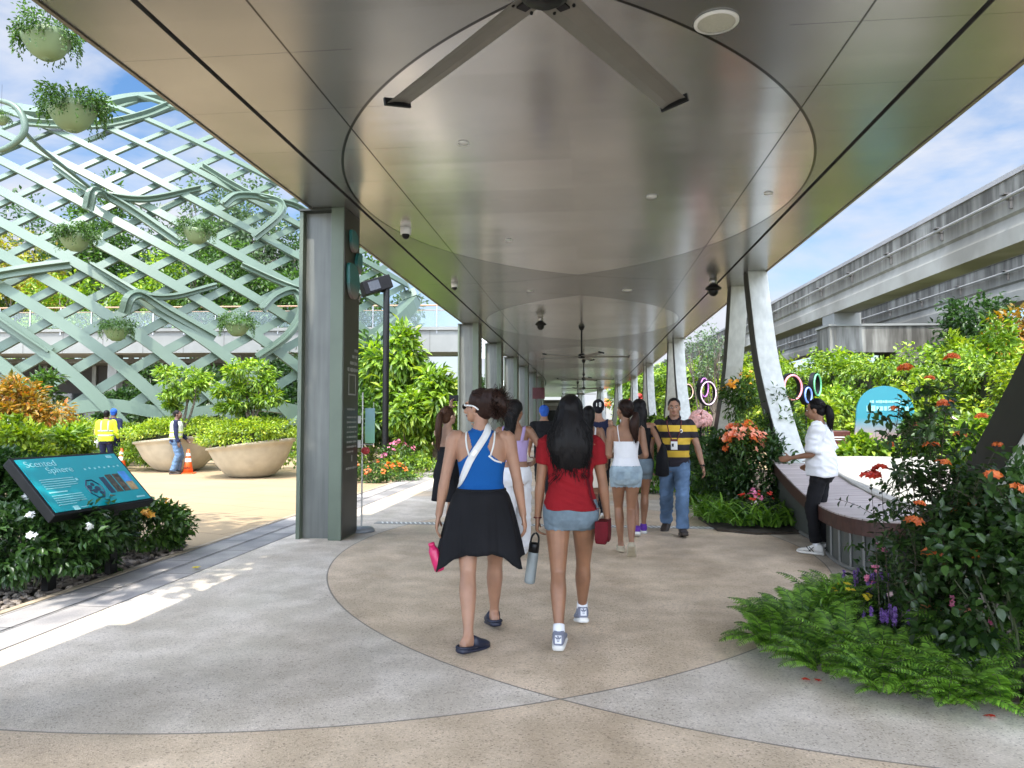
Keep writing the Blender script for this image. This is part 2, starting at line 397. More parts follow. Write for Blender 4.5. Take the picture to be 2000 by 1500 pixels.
M_cream = mat('cream_text', (0.26, 0.26, 0.235), 0.6, 0, 0.02)
M_black = mat('black_plastic', (0.004, 0.004, 0.0045), 0.45, 0, 0.1, spec=0.3)
M_blkmet = mat('black_metal', (0.004, 0.004, 0.005), 0.65, 0.0, 0.15, spec=0.2)
M_steel = mat('brushed_steel', (0.45, 0.45, 0.45), 0.35, 0.8, 0.08)
M_wht = mat('white_plastic', (0.78, 0.78, 0.76), 0.4, 0, 0.03)
M_lat = mat('mint_lattice_paint', (0.092, 0.135, 0.096), 0.45, 0, 0.08, 0.7, 0.06, 30)
M_conc = None
def concrete_mat():
    m, t, p = newmat('stained_concrete'); n, l = t.nodes, t.links
    tc = n.new('ShaderNodeTexCoord').outputs['Object']
    base = noise_ramp(n, l, tc, 0.6, 0.3, 0.7, 6, (0.25, 0.245, 0.215), (0.34, 0.335, 0.30))
    mp = n.new('ShaderNodeMapping'); mp.inputs['Scale'].default_value = (1.3, 1.3, 0.16); l.new(tc, mp.inputs[0])
    st = noise_ramp(n, l, mp.outputs[0], 3.0, 0.40, 0.72, 9, (0.30, 0.29, 0.28), (1, 1, 1))
    s = n.new('ShaderNodeSeparateXYZ'); l.new(tc, s.inputs[0])
    mr = n.new('ShaderNodeMapRange'); mr.inputs['From Min'].default_value = -0.4; mr.inputs['From Max'].default_value = 0.45; l.new(s.outputs['Z'], mr.inputs['Value'])
    base = mixc(n, l, mr.outputs['Result'], base, mixc(n, l, 1.0, base, st, 'MULTIPLY'))
    b2 = noise_ramp(n, l, tc, 0.35, 0.45, 0.62, 5, (0.55, 0.53, 0.5), (1, 1, 1)); base = mixc(n, l, 0.8, base, b2, 'MULTIPLY')
    l.new(base, p.inputs['Base Color']); p.inputs['Roughness'].default_value = 0.85
    nb = n.new('ShaderNodeTexNoise'); nb.inputs['Scale'].default_value = 30; l.new(tc, nb.inputs['Vector'])
    b = n.new('ShaderNodeBump'); b.inputs['Strength'].default_value = 0.3; l.new(nb.outputs['Fac'], b.inputs['Height']); l.new(b.outputs['Normal'], p.inputs['Normal'])
    return m
M_conc = concrete_mat()
def bend(y):                       # the walkway swings left far away
    return 0.0 if y < 44 else -4.5 * ((y - 44) / 40) ** 2
# ================================================================ ground
b = MB(); b.add([(-300, -60, -0.06), (300, -60, -0.06), (300, 500, -0.06), (-300, 500, -0.06)], [(0, 1, 2, 3)])
tag(b.build('ground', M_lawn), kind='structure')
b = MB()
ys = [-12, 0, 20, 44, 52, 60, 68, 76, 84, 95]
for i in range(len(ys) - 1):
    y0, y1 = ys[i], ys[i + 1]
    b.add([(-3.76 + bend(y0), y0, 0), (3.3 + bend(y0), y0, 0), (3.3 + bend(y1), y1, 0), (-3.76 + bend(y1), y1, 0)], [(0, 1, 2, 3)])
tag(b.build('walkway_paving', M_pave), kind='structure')
b = MB()
for x0, x1 in ((-4.45, -4.12), (-4.1, -3.78)):
    b.box2((x0, -12, -0.05), (x1, 44, -0.002))
tag(b.build('drain_tile_strip', M_tile), kind='structure')
b = MB(); b.box2((-4.12, -12, -0.05), (-4.1, 44, -0.03)); b.box2((-3.78, -12, -0.05), (-3.76, 44, -0.03))
tag(b.build('drain_slot', M_gap), kind='structure')
b = MB(); b.box2((-4.52, -12, -0.05), (-4.45, 44, 0.006))
tag(b.build('path_edging', mat('edging_stone', (0.36, 0.29, 0.2), 0.8, var=0.25)), kind='structure')
b = MB(); b.add([(-45, 7.2, -0.03), (-4.52, 7.2, -0.03), (-4.52, 44, -0.03), (-45, 44, -0.03)], [(0, 1, 2, 3)])
tag(b.build('plaza', M_plaza), kind='structure')
# gravel bed round the info panel (pebbles nobody would count)
b = MB()
poly = [(-4.53, 1.0), (-4.53, 7.4), (-4.75, 8.2), (-5.6, 8.5), (-12, 8.5), (-12, 1.0)]
b.add([(x, y, -0.018) for x, y in poly], [tuple(range(len(poly)))])
tag(b.build('planting_soil', M_soil), kind='structure')
def pebbles(name, n, area, z, r0, r1, m):
    base = MB(); base.ball((0, 0, 0), 1, 6, 4); bv = np.array(base.v); bf = base.f
    P = np.column_stack([rng.uniform(area[0], area[2], n), rng.uniform(area[1], area[3], n), np.full(n, z)])
    S = rng.uniform(r0, r1, (n, 1, 1)) * rng.uniform(0.6, 1.2, (n, 1, 3)) * np.array([1, 1, 0.6])
    A = rng.uniform(0, 6.28, n); c, s = np.cos(A), np.sin(A)
    V = bv[None] * S; V = np.stack([V[..., 0] * c[:, None] - V[..., 1] * s[:, None], V[..., 0] * s[:, None] + V[..., 1] * c[:, None], V[..., 2]], -1) + P[:, None]
    me = bpy.data.meshes.new(name); k = len(bv)
    me.from_pydata(V.reshape(-1, 3).tolist(), [], [tuple(i + q * k for i in f) for q in range(n) for f in bf])
    me.materials.append(m); me.update(); return link(bpy.data.objects.new(name, me))
def isl_mat(name, c0, c1, rough=0.7):
    m, t, p = newmat(name); n, l = t.nodes, t.links
    g = n.new('ShaderNodeNewGeometry'); r = n.new('ShaderNodeValToRGB'); r.color_ramp.elements[0].color = (*c0, 1); r.color_ramp.elements[1].color = (*c1, 1)
    l.new(g.outputs['Random Per Island'], r.inputs['Fac']); l.new(r.outputs['Color'], p.inputs['Base Color']); p.inputs['Roughness'].default_value = rough; return m
tag(pebbles('gravel', 2600, (-6.6, 3.6, -4.54, 7.8), 0.0, 0.018, 0.045, isl_mat('pebbles', (0.05, 0.04, 0.035), (0.28, 0.23, 0.18))), kind='stuff')
# planting soil along the right side
b = MB(); b.add([(3.3, -6, -0.02), (40, -6, -0.02), (40, 90, -0.02), (3.3, 90, -0.02)], [(0, 1, 2, 3)])
tag(b.build('garden_soil', M_soil), kind='structure')
b = MB(); b.add([(5.0, 9.5, -0.012), (8.0, 9.5, -0.012), (8.2, 60, -0.012), (5.4, 60, -0.012)], [(0, 1, 2, 3)])
tag(b.build('garden_path', M_plaza), kind='structure')
# slotted drain across the walkway
d = empty('drain_grating', (0, 0, 0), label='perforated steel drain grating crossing the walkway paving', cat='drain')
b = MB(); b.box2((-3.0, 9.92, 0.001), (2.2, 10.12, 0.006)); b.build('grate_frame', mat('grate_metal', (0.34, 0.33, 0.31), 0.5, 0.4), d)
b = MB()
for i in range(74):
    x = -2.9 + i * 0.068; b.box((x, 10.02, 0.007), (0.024, 0.15, 0.004), rotz(0.35))
o = b.build('slots', M_wht, d); tag(o, kind='stuff')
# ================================================================ canopy
YS = [-3, 2, 10, 20, 30, 40, 44, 48, 52, 56, 60, 64, 68, 72, 76, 80, 86, 92]
can = empty('walkway_canopy', (AX, 40, ZC), label='long covered walkway roof with brushed metal soffit of lens panels', cat='canopy')
def strip(name, x0, x1, z0, z1, m):
    b = MB(); rs = []
    for y in YS:
        q = bend(y); rs.append([(x0 + q - AX, y - 40, z0 - ZC), (x1 + q - AX, y - 40, z0 - ZC), (x1 + q - AX, y - 40, z1 - ZC), (x0 + q - AX, y - 40, z1 - ZC)])
    b.rings(rs); return b.build(name, m, can)
# the soffit mesh keeps world-like object coordinates for its pattern
def soffit(name, x0, x1):
    b = MB(); rs = []
    for y in YS:
        q = bend(y); rs.append([(x0 + q, y, ZC), (x1 + q, y, ZC), (x1 + q, y, ZC + 0.05), (x0 + q, y, ZC + 0.05)])
    b.rings(rs); o = b.build(name, M_soffit, can); o.matrix_parent_inverse = Matrix.Translation((-AX, -40, -ZC)); return o
soffit('soffit', AX - 2.64, AX + 2.66); soffit('soffit', AX - 3.25, AX - 2.685); soffit('soffit', AX + 2.705, AX + 3.33)
strip('shadow_gap_lining', AX - 2.69, AX - 2.63, ZC + 0.03, ZC + 0.2, M_gap); strip('shadow_gap_lining', AX + 2.65, AX + 2.71, ZC + 0.03, ZC + 0.2, M_gap)
strip('edge_trim', AX - 3.285, AX - 3.255, ZC - 0.012, ZC + 0.3, M_trim); strip('edge_trim', AX + 3.335, AX + 3.365, ZC - 0.012, ZC + 0.3, M_trim)
strip('roof', AX - 3.3, AX + 3.38, ZC + 0.3, ZC + 0.42, M_roof)
# ================================================================ left columns: box columns with two flanges
def left_column(y, first=False):
    c = empty('walkway_column', (-3.29, y, 0))
    x0, x1 = -0.29, 0.30; dp = 0.60
    b = MB(); b.box2((x0, 0.04, 0), (x0 + 0.05, dp, ZC)); b.build('flange', M_colgreen, c, bevel=0.004)
    b = MB(); b.box2((x0 + 0.05, 0.14, 0), (0.135, dp - 0.05, ZC)); b.build('web', M_colgrey, c)
    b = MB(); b.box2((0.135, 0.0, 0), (x1, dp, ZC)); b.build('casing', M_colgreen, c, bevel=0.006)
    b = MB(); b.box2((x1, 0.012, 0.02), (x1 + 0.008, dp - 0.012, ZC - 0.01)); b.build('side_panel', M_coldark, c)
    b = MB(); b.tube([(0.120, 0.128, 0.02), (0.120, 0.128, ZC - 0.03)], 0.011, 8); b.build('conduit', M_colgrey, c)
    b = MB(); b.box2((x0 + 0.003, 0.003, ZC - 0.03), (x1 + 0.006, dp - 0.003, ZC - 0.003)); b.build('cap_plate', M_coldark, c)
    return c
COLY = [8.53, 19.6, 24.9, 30.7, 36.2, 41.8, 47, 53]
lc = left_column(8.53); lck = children(lc)
GL = 'square columns along the plaza side of the walkway'
tag(lc, 'big grey green box column with three teal petal signs and wall text', 'column', GL)
for i, y in enumerate([2.6] + COLY[1:]):
    c = copy_tree(lc, kids=lck); c.location = (-3.29 + bend(y), y, 0)
    tag(c, 'grey box column at the very edge beside the hanging baskets' if i == 0 else f'{ORD[i]} grey box column beyond the column with teal petals', 'column', GL)
# petals, text and panel on the first column's inner side
b = MB(); SX = 0.309
def petal(cy, cz, wd, ht, flip=1, lean=0.0):
    pts = []
    for k in range(24):
        t = 2 * PI * k / 24; u = math.cos(t); v = math.sin(t)
        px_ = 0.5 * wd * (u if flip > 0 else -u); pz = 0.5 * ht * v
        if u < 0 and v > 0: px_ = -0.5 * wd * flip * (1 - (1 - abs(u)) ** 2.2 * 0.4); pz = 0.5 * ht * (0.55 + 0.45 * v)
        pts.append((px_ + lean * pz, pz))
    return pts
def grad_mat(name, c0, c1, axis='Z', lo=0, hi=1):
    m, t, p = newmat(name); n, l = t.nodes, t.links
    tc = n.new('ShaderNodeTexCoord'); s = n.new('ShaderNodeSeparateXYZ'); l.new(tc.outputs['Generated'], s.inputs[0])
    r = n.new('ShaderNodeValToRGB'); r.color_ramp.elements[0].color = (*c0, 1); r.color_ramp.elements[1].color = (*c1, 1)
    r.color_ramp.elements[0].position = lo; r.color_ramp.elements[1].position = hi
    l.new(s.outputs[axis], r.inputs['Fac']); l.new(r.outputs['Color'], p.inputs['Base Color']); p.inputs['Roughness'].default_value = 0.45; return m
M_petal = grad_mat('petal_print', (0.26, 0.19, 0.165), (0.02, 0.15, 0.145), 'Z', 0.0, 0.45)
FS = frame(Vector((0, 1, 0)), Vector((0, 0, 1)), Vector((1, 0, 0)))
for (cy, z, wd, ht, fl) in ((0.28, 3.74, 0.25, 0.27, 1), (0.48, 3.50, 0.20, 0.28, -1), (0.27, 3.22, 0.40, 0.44, 1)):
    b = MB(); b.prism(petal(0, 0, wd, ht, fl), 0.04, FS)
    o = b.build('petal_sign', M_petal, lc); o.location = (SX + 0.006, cy, z)
TM = lambda y, z: Matrix.Translation((SX + 0.001, y, z)) @ FS.to_4x4()
b = MB()
for a in ((0.20, 1.78, 0.48, 1.80), (0.20, 2.03, 0.48, 2.05), (0.20, 1.80, 0.22, 2.03), (0.46, 1.80, 0.48, 2.03)): b.box2((SX, a[0], a[1]), (SX + 0.004, a[2], a[3]))
b.build('plaque_frame', M_cream, lc)
SF = lambda y, z, w_, h_: ((SX + 0.001, y, z), (0.003, w_, h_))
b = MB()
for i, (y0, wd) in enumerate(((0.42, 0.12), (0.34, 0.20), (0.26, 0.28), (0.16, 0.38))): wordbars(b, y0, 2.36 - i * 0.085, wd, 0.05, SF, i)
b.build('heading', M_cream, lc)
b = MB(); wordbars(b, 0.16, 1.60, 0.30, 0.03, SF, 9)
for i in range(8): wordbars(b, 0.16, 1.50 - i * 0.062, 0.36 if i < 7 else 0.26, 0.026, SF, 20 + i)
b.box((SX + 0.001, 0.36, 0.98), (0.003, 0.03, 0.08)); wordbars(b, 0.14, 0.86, 0.38, 0.03, SF, 40); b.build('small_print', M_cream, lc)
# ================================================================ right columns: U-shaped cradles
UP = [(4.46, 4.11), (4.2, 3.42), (3.78, 2.49), (3.07, 1.62), (2.43, 1.0), (1.5, 0.5), (0.0, 0.26)]
def crv(pts, n):                    # Catmull-Rom
    P = [np.array(p, float) for p in pts]; P = [2 * P[0] - P[1]] + P + [2 * P[-1] - P[-2]]; out = []
    for i in range(1, len(P) - 2):
        for k in range(n):
            t = k / n; a, b_, c_, d_ = P[i - 1], P[i], P[i + 1], P[i + 2]
            out.append(0.5 * (2 * b_ + (c_ - a) * t + (2 * a - 5 * b_ + 4 * c_ - d_) * t * t + (3 * b_ - a - 3 * c_ + d_) * t ** 3))
    out.append(P[-2]); return out
half = crv(UP, 4); prof = [(q[0], q[1]) for q in half] + [(-q[0], q[1]) for q in half[-2::-1]]
prof = [(y * 1.075 if y < 0 else y, z) for y, z in prof]
def u_frame():
    e = empty('curved_column_frame', (3.04, LY, 0))
    rs_w, rs_d = [], []
    n = len(prof)
    def ring(inner, outer, x0, x1):
        rs = []
        for i, (y, z) in enumerate(prof):
            a = prof[max(i - 1, 0)]; c_ = prof[min(i + 1, n - 1)]
            t = Vector((c_[0] - a[0], c_[1] - a[1])).normalized(); nm = Vector((t.y, -t.x))
            if i in (0, n - 1): nm = Vector((-1 if i == 0 else 1, 0))
            zz = z + 0.015 if i in (0, n - 1) else z
            wv = 0.17 if i in (0, n - 1) else 0.17
            pi = (y + nm.x * inner, zz + nm.y * inner); po = (y + nm.x * outer, zz + nm.y * outer)
            rs.append([(x0, *pi), (x1, *pi), (x1, *po), (x0, *po)])
        return rs
    b = MB(); b.rings(ring(0.0, -0.36, -0.165, 0.17)); b.build('shell', M_white, e, bevel=0.006)
    b = MB(); b.rings(ring(-0.012, -0.348, -0.173, -0.165)); b.build('dark_inner_face', mat('dark_inner_face', (0.018, 0.018, 0.016), 0.5, 0, 0.1), e)
    return e
u0 = u_frame(); uk = children(u0); GU = 'curved white column frames on the garden side'
tag(u0, 'white U-shaped frame with dark inner face cradling the curved timber bench', 'column', GU)
for k in range(-1, 8):
    if k == 0: continue
    c = copy_tree(u0, kids=uk); y = LY + LP * k; c.location = (3.04 + bend(y), y, 0)
    if k >= 4: c.rotation_euler = (0, 0, math.atan(-(bend(y + 4) - bend(y - 4)) / 8))
    tag(c, 'white curved frame beside the nearest flower bed, mostly out of view' if k < 0 else f'{ORD[k]} white U-shaped frame beyond the bench frame along the garden', 'column', GU)
# ================================================================ ceiling fans
def fan():
    f = empty('ceiling_fan', (0, 0, 3.24))
    b = MB(); b.lathe([(0.0, -0.055), (0.07, -0.05), (0.10, -0.03), (0.108, 0.0), (0.10, 0.05), (0.05, 0.09), (0, 0.09)], n=28); b.build('motor', M_black, f, True)
    b = MB(); b.cyl((0, 0, 0.09), (0, 0, 0.80), 0.025, 12); b.build('downrod', M_black, f, True)
    b = MB(); b.lathe([(0.0, 0.76), (0.05, 0.76), (0.09, 0.85), (0.09, 0.868), (0, 0.868)]); b.build('ceiling_cup', M_black, f, True)
    for k in range(5):
        a = R(42) + k * 2 * PI / 5
        rs = []
        for i in range(9):
            t = i / 8; r_ = 0.09 + t * 1.25; wd = 0.155 - 0.012 * t
            sec = [(-wd / 2, -0.010), (-wd * 0.2, 0.012), (wd * 0.25, 0.016), (wd / 2, 0.0), (wd * 0.25, 0.006), (-wd * 0.2, 0.002)]
            tilt = 0.16
            rs.append([(p[0] * math.cos(tilt) - p[1] * math.sin(tilt), r_, p[0] * math.sin(tilt) + p[1] * math.cos(tilt)) for p in sec])
        b = MB(); b.rings(rs); o = b.build('blade', mat('fan_blade_bronze', (0.20, 0.19, 0.165), 0.45, 0.3, 0.05), f); o.rotation_euler = (0, 0, a)
        b = MB(); b.box((0, 1.347, 0.002), (0.165, 0.018, 0.042), Matrix.Rotation(-0.16, 3, 'Y')); e = b.build('end_cap', M_black, o)
        b = MB(); b.box((0, 0.12, -0.008), (0.05, 0.09, 0.008)); b.ball((0.05, 0.155, -0.012), 0.009, 6, 4); b.ball((-0.05, 0.155, -0.012), 0.009, 6, 4); b.build('blade_iron', M_black, o)
    return f
fn = fan(); fk = [(c) for c in children(fn)]
GF = 'ceiling fans hanging along the walkway'
fn.location = (-0.17, 2.93, 3.295); tag(fn, 'big black-hubbed ceiling fan directly overhead with long bronze blades', 'ceiling fan', GF)
for i, (x, y, z, rz) in enumerate([(-0.15, 20.6, 3.24, 0.3), (-0.15, 33, 3.24, 0.1), (-0.2, 43.5, 3.24, 0.7), (-0.7, 54, 3.24, 0.2)]):
    c = copy_tree(fn, kids=fk); c.location = (x, y, z); c.rotation_euler = (0, 0, rz)
    tag(c, f'{ORD[i]} distant ceiling fan on a long black rod down the walkway', 'ceiling fan', GF)
# ================================================================ things on the soffit
def disc(name, x, y, r, label, m_face, m_ring, cat='downlight', grp='small fittings in the soffit'):
    e = empty(name, (x, y, ZC), label=label, cat=cat, group=grp)
    b = MB(); b.lathe([(r * 0.84, 0.0), (r, -0.004), (r, -0.012), (r * 0.84, -0.016)], n=32, cap=False); b.build('ring', m_ring, e, True)
    b = MB(); b.lathe([(0, -0.009), (r * 0.86, -0.009), (r * 0.86, -0.002), (0, -0.002)], n=32); b.build('grille', m_face, e); return e
M_grille = mat('speaker_grille', (0.50, 0.50, 0.42), 0.6, 0, 0.15, 180)
disc('ceiling_speaker', 0.86, 4.73, 0.145, 'round cream ceiling speaker grille beside the fan', M_grille, M_wht, 'speaker')
for i, (x, y, r_, lab) in enumerate([(-1.16, 6.62, 0.05, 'small perforated round vent left of the lens panel centre line'), (-1.14, 10.38, 0.05, 'small round white downlight near the lens tip'), (0.77, 8.49, 0.06, 'white round downlight set in the big lens panel'),
                                     (2.11, 8.51, 0.05, 'small round sprinkler plate near the bench side gap'), (0.83, 14.76, 0.10, 'round white ceiling speaker between two lens panels'), (-1.17, 14.67, 0.06, 'small white round downlight between two lens panels')]):
    disc('downlight', x, y, r_, lab, M_wht, M_wht)
def cctv(x, y, label, white=True, s=1.0):
    e = empty('security_camera', (x, y, ZC), label=label, cat='camera', group='dome cameras under the soffit')
    if white:
        b = MB(); b.lathe([(0, 0), (0.075 * s, 0), (0.075 * s, -0.05 * s), (0.07 * s, -0.09 * s), (0, -0.09 * s)]); b.build('housing', M_wht, e, True)
        b = MB(); b.ball((0, 0, -0.10 * s), 0.055 * s, 14, 10); b.build('dome', M_black, e, True)
    else:
        b = MB(); b.lathe([(0, 0), (0.06 * s, 0), (0.06 * s, -0.08 * s), (0, -0.08 * s)]); b.build('mount', M_steel, e, True)
        b = MB(); b.lathe([(0, -0.08 * s), (0.06 * s, -0.085 * s), (0.13 * s, -0.15 * s), (0.13 * s, -0.165 * s), (0.085 * s, -0.19 * s), (0, -0.19 * s)]); b.build('hood', M_black, e, True)
        b = MB(); b.ball((0, 0, -0.205 * s), 0.08 * s, 14, 10); b.build('dome', M_black, e, True)
cctv(-2.48, 9.58, 'white dome security camera beside the big lens panel edge')
cctv(-2.56, 13.67, 'small white dome security camera above the second column', s=0.9)
cctv(-1.2, 18.65, 'black pendant security camera hanging over the crowd', False, 1.15)
cctv(2.38, 13.77, 'black hooded security camera near the garden side column', False, 1.15)
# ================================================================ far end of the walkway
e = empty('ticket_kiosk', (-3.0, 62, 0), label='grey kiosk closing the far end of the walkway', cat='kiosk')
b = MB(); b.box2((-3, 0, 0), (2.2, 4, 3.0)); b.build('wall', mat('kiosk_wall', (0.24, 0.23, 0.2), 0.7), e)
b = MB(); b.box2((-2.6, -0.02, 0.2), (1.6, 0.0, 2.1)); b.build('window', mat('dark_glass', (0.02, 0.022, 0.022), 0.1), e)
b = MB(); b.box2((-3.2, -0.5, 2.5), (2.4, 0, 2.72)); b.build('counter_canopy', M_white, e)
s0 = PY(1040, 757, 40); s1 = PY(1064, 779, 40)
e = empty('hanging_sign', ((s0.x + s1.x) / 2, 40, 0), label='dark maroon sign board hung at the far end of the walkway', cat='sign')
b = MB(); b.box2((s0.x - e.location.x, -0.03, s1.z), (s1.x - e.location.x, 0.03, s0.z)); b.build('board', mat('maroon', (0.09, 0.015, 0.018), 0.5), e)
b = MB(); b.cyl((-0.25, 0, s0.z), (-0.25, 0, ZC), 0.01); b.cyl((0.25, 0, s0.z), (0.25, 0, ZC), 0.01); b.build('hanger', M_black, e)
# ================================================================ mint lattice dome
DC = U(320, 770, 37.5); DC.z = 1.0; DR = 14.0; DZ = 1.2
fd = Vector((-DC.x, -DC.y, 0)).normalized(); rd = Vector((-fd.y, fd.x, 0))
def dome(az, el, off=0.0):
    r_ = DR + off
    return DC + (fd * math.cos(az) * math.cos(el) + rd * math.sin(az) * math.cos(el)) * r_ + Vector((0, 0, math.sin(el) * r_ * DZ))
def dnorm(p):
    q = p - DC; q.z /= DZ * DZ; return q.normalized()
def hit_dome(px, py):               # nearer crossing of a sight line with the dome; silhouette point where it misses
    d = ray(px, py); o = cam.location - DC
    D = Vector((d.x, d.y, d.z / DZ)); O = Vector((o.x, o.y, o.z / DZ))
    a, b_, c = D.dot(D), 2 * D.dot(O), O.dot(O) - DR * DR
    q = b_ * b_ - 4 * a * c
    t = (-b_ - math.sqrt(q)) / (2 * a) if q > 0 else -b_ / (2 * a)
    p = cam.location + d * t
    if q <= 0: v = p - DC; p = DC + v * (DR / Vector((v.x, v.y, v.z / DZ)).length)
    return p
# the right-hand end of the shell is cut along a rising arch
cutA, cutB = ray(598, 806), ray(850, 545)
cutn = cutA.cross(cutB).normalized()
if cutn.dot(ray(300, 500)) < 0: cutn = -cutn
def keep(p): return (p - cam.location).dot(cutn) > 0
lat = empty('lattice_dome', DC, label='large mint green lattice dome of woven curved strips around the plaza', cat='lattice dome')
# two families of strips woven on the shell, each described by how steeply it falls at each height
YY = np.arange(182, 905, 6.0)
sA = np.interp(YY, [180, 250, 340, 550, 640, 700, 800, 905], [.28, .45, .52, .56, .66, .78, 1.05, 1.4])
sB = np.interp(YY, [180, 250, 340, 550, 660, 730, 800, 905], [.30, .40, .45, .50, .54, .58, .68, .95])
XA = np.concatenate([[0], np.cumsum(6.0 / sA[:-1])]); XB = -np.concatenate([[0], np.cumsum(6.0 / sB[:-1])])
i0 = int((550 - 182) / 6)
def toprow(px): return 205 + 16 * math.sin(px / 62.0)
for fam, xx, off in (('A', XA, 0.14), ('B', XB, -0.10)):
    xx = xx - xx[i0]
    for k in range(-9, 17):
        x0 = -20 + k * 113 + (40 if fam == 'B' else 0); run = []
        for x, y in list(zip(x0 + xx, YY)) + [(None, None)]:
            ok = x is not None and -760 < x < 870 and y > toprow(x)
            if ok: p = hit_dome(x, y); ok = keep(p) and p.z > -0.1
            if ok: run.append(p + dnorm(p) * off)
            else:
                if len(run) > 3:
                    b = MB(); b.band([q - DC for q in run], [dnorm(q) for q in run], [(0.42 if fam == 'A' else 0.36) - 0.012 * q.z for q in run], 0.10); b.build('strip', M_lat, lat)
                run = []
def rim(name, pts, wid, thick, m=None):
    b = MB(); b.band([p - DC for p in pts], [dnorm(p) for p in pts], wid, thick); return b.build(name, m or M_lat, lat)
rp = [hit_dome(598 - 60 + (850 - 598 + 60) * t, 868 + (545 - 868) * t) for t in np.linspace(0, 1, 24)]
rim('arch_rim', rp, 0.55, 0.85)
rim('top_rim', [hit_dome(px, toprow(px)) for px in range(-300, 760, 15)], 0.5, 0.3)
# sagging lower rim with shallow upturned lips, and feet to the ground
def low(px): return 800 + 9 * math.cos((px - 350) / 46.0)
rim('lower_rim', [hit_dome(px, low(px)) for px in range(-260, 600, 20)], 0.42, 0.3)
# hooked arms that spring out of the shell and carry the baskets
M_lat2 = M_lat
def hook(pxs, off, wid=0.27):
    n = len(pxs); pts = []
    for i in range(n):
        p = hit_dome(*pxs[i]); pts.append(p + dnorm(p) * off[i])
    pts = [Vector(q) for q in crv(pts, 5)]
    b = MB(); nn = [dnorm(p) for p in pts]; b.band([p - DC for p in pts], nn, wid * 0.8, 0.10); b.build('hook', M_lat, lat)
    b = MB(); b.band([p - DC + nn[i] * 0.12 for i, p in enumerate(pts)], nn, 0.06, 0.16); b.build('hook_ridge', M_lat, lat)
hook([(110, 330), (180, 385), (215, 402), (290, 402), (390, 372)], [0.1, 0.3, 0.55, 0.35, 0.1])
hook([(185, 440), (198, 418), (215, 404), (260, 420), (350, 478)], [0.9, 1.2, 0.6, 0.3, 0.15], 0.45)
hook([(395, 330), (455, 375), (500, 408), (560, 410), (600, 425)], [0.1, 0.3, 0.6, 0.35, 0.2])
hook([(425, 430), (450, 412), (500, 404), (530, 425), (525, 450), (492, 470)], [0.9, 0.9, 0.6, 0.9, 0.9, 0.2], 0.4)
hook([(180, 520), (240, 560), (285, 588), (340, 585), (420, 560)], [0.1, 0.3, 0.55, 0.3, 0.1])
hook([(250, 630), (262, 605), (285, 590), (330, 612), (420, 660)], [1.0, 1.2, 0.6, 0.3, 0.12], 0.45)
hook([(470, 520), (530, 555), (565, 575), (590, 575), (620, 565)], [0.1, 0.35, 0.6, 0.4, 0.2])
hook([(495, 620), (520, 595), (560, 580), (568, 620), (545, 665), (500, 700)], [0.9, 0.9, 0.6, 0.9, 0.7, 0.15], 0.4)
hook([(-40, 560), (20, 548), (80, 532), (140, 518)], [0.5, 0.5, 0.3, 0.1], 0.5)
hook([(-60, 605), (0, 622), (50, 655), (100, 690)], [0.6, 0.5, 0.3, 0.1], 0.5)
hook([(60, 262), (120, 262), (200, 258), (280, 235), (330, 210)], [0.5, 0.4, 0.3, 0.2, 0.1], 0.5)
# the near hook curling out at the top left corner
pts = [PY(*q, 17) for q in ((-30, 300), (15, 288), (45, 262), (46, 232), (25, 205), (-20, 192))]
pts = [Vector(q) for q in crv(pts, 5)]
b = MB(); b.tube([p - DC for p in pts], [0.055 + 0.035 * math.sin(PI * i / (len(pts) - 1)) for i in range(len(pts))], 10); b.build('hook', M_lat, lat, True)
pts = [PY(45, 255, 17), PY(80, 290, 19.5), PY(130, 330, 22), hit_dome(190, 378)]; pts = [Vector(q) for q in crv(pts, 6)]
b = MB(); b.tube([p - DC for p in pts], 0.06, 10); b.build('hook', M_lat, lat, True)
# ================================================================ footbridge and undercroft beyond the dome
B0, B1 = U(-420, 815, 46), U(1010, 815, 44)
bx = (B1 - B0); blen = bx.length; bx = bx.normalized(); bdir = math.atan2(bx.y, bx.x)
br = empty('footbridge', (B0.x, B0.y, 0), bdir, 'pale concrete footbridge with glass railing behind the lattice dome', 'bridge')
M_brid = mat('bridge_concrete', (0.20, 0.205, 0.19), 0.8, 0, 0.1, 0.8)
b = MB(); b.box2((0, 0, 5.55), (blen, 3.5, 6.95)); b.build('deck', M_brid, br)
b = MB()
for i in range(1, int(blen / 2.6)): b.box((i * 2.6, -0.004, 6.25), (0.04, 0.01, 1.4))
b.build('deck_joints', mat('joint_dark', (0.12, 0.12, 0.11), 0.9), br)
b = MB(); b.box2((0, -0.12, 6.9), (blen, 0.1, 7.1)); b.build('kerb', M_brid, br)
b = MB(); b.cyl((0, 0, 8.45), (blen, 0, 8.45), 0.05, 8); b.cyl((0, 0, 8.15), (blen, 0, 8.15), 0.02, 6)
b.build('handrail', mat('timber_rail', (0.36, 0.22, 0.13), 0.5), br)
for i in range(int(blen / 2.0)):
    b = MB(); b.box2((i * 2.0, -0.04, 6.7), (i * 2.0 + 0.06, 0.04, 8.45)); b.build('railing_post', M_steel, br)
b = MB()
for i in range(int(blen / 2.0)): b.box2((i * 2.0 + 0.1, -0.01, 7.15), (i * 2.0 + 1.96, 0.01, 8.2))
b.build('glass_panel', glassmat('railing_glass', (0.25, 0.32, 0.32), 0.22), br)
for i in range(6):
    b = MB(); b.box2((4 + i * 8.2, 1.2, -0.06), (4.6 + i * 8.2, 1.9, 5.55)); b.build('pier', M_brid, br)
un = empty('undercroft_building', (B0.x, B0.y, 0), bdir, 'dark open undercroft with glazed bays beneath the footbridge', 'building')
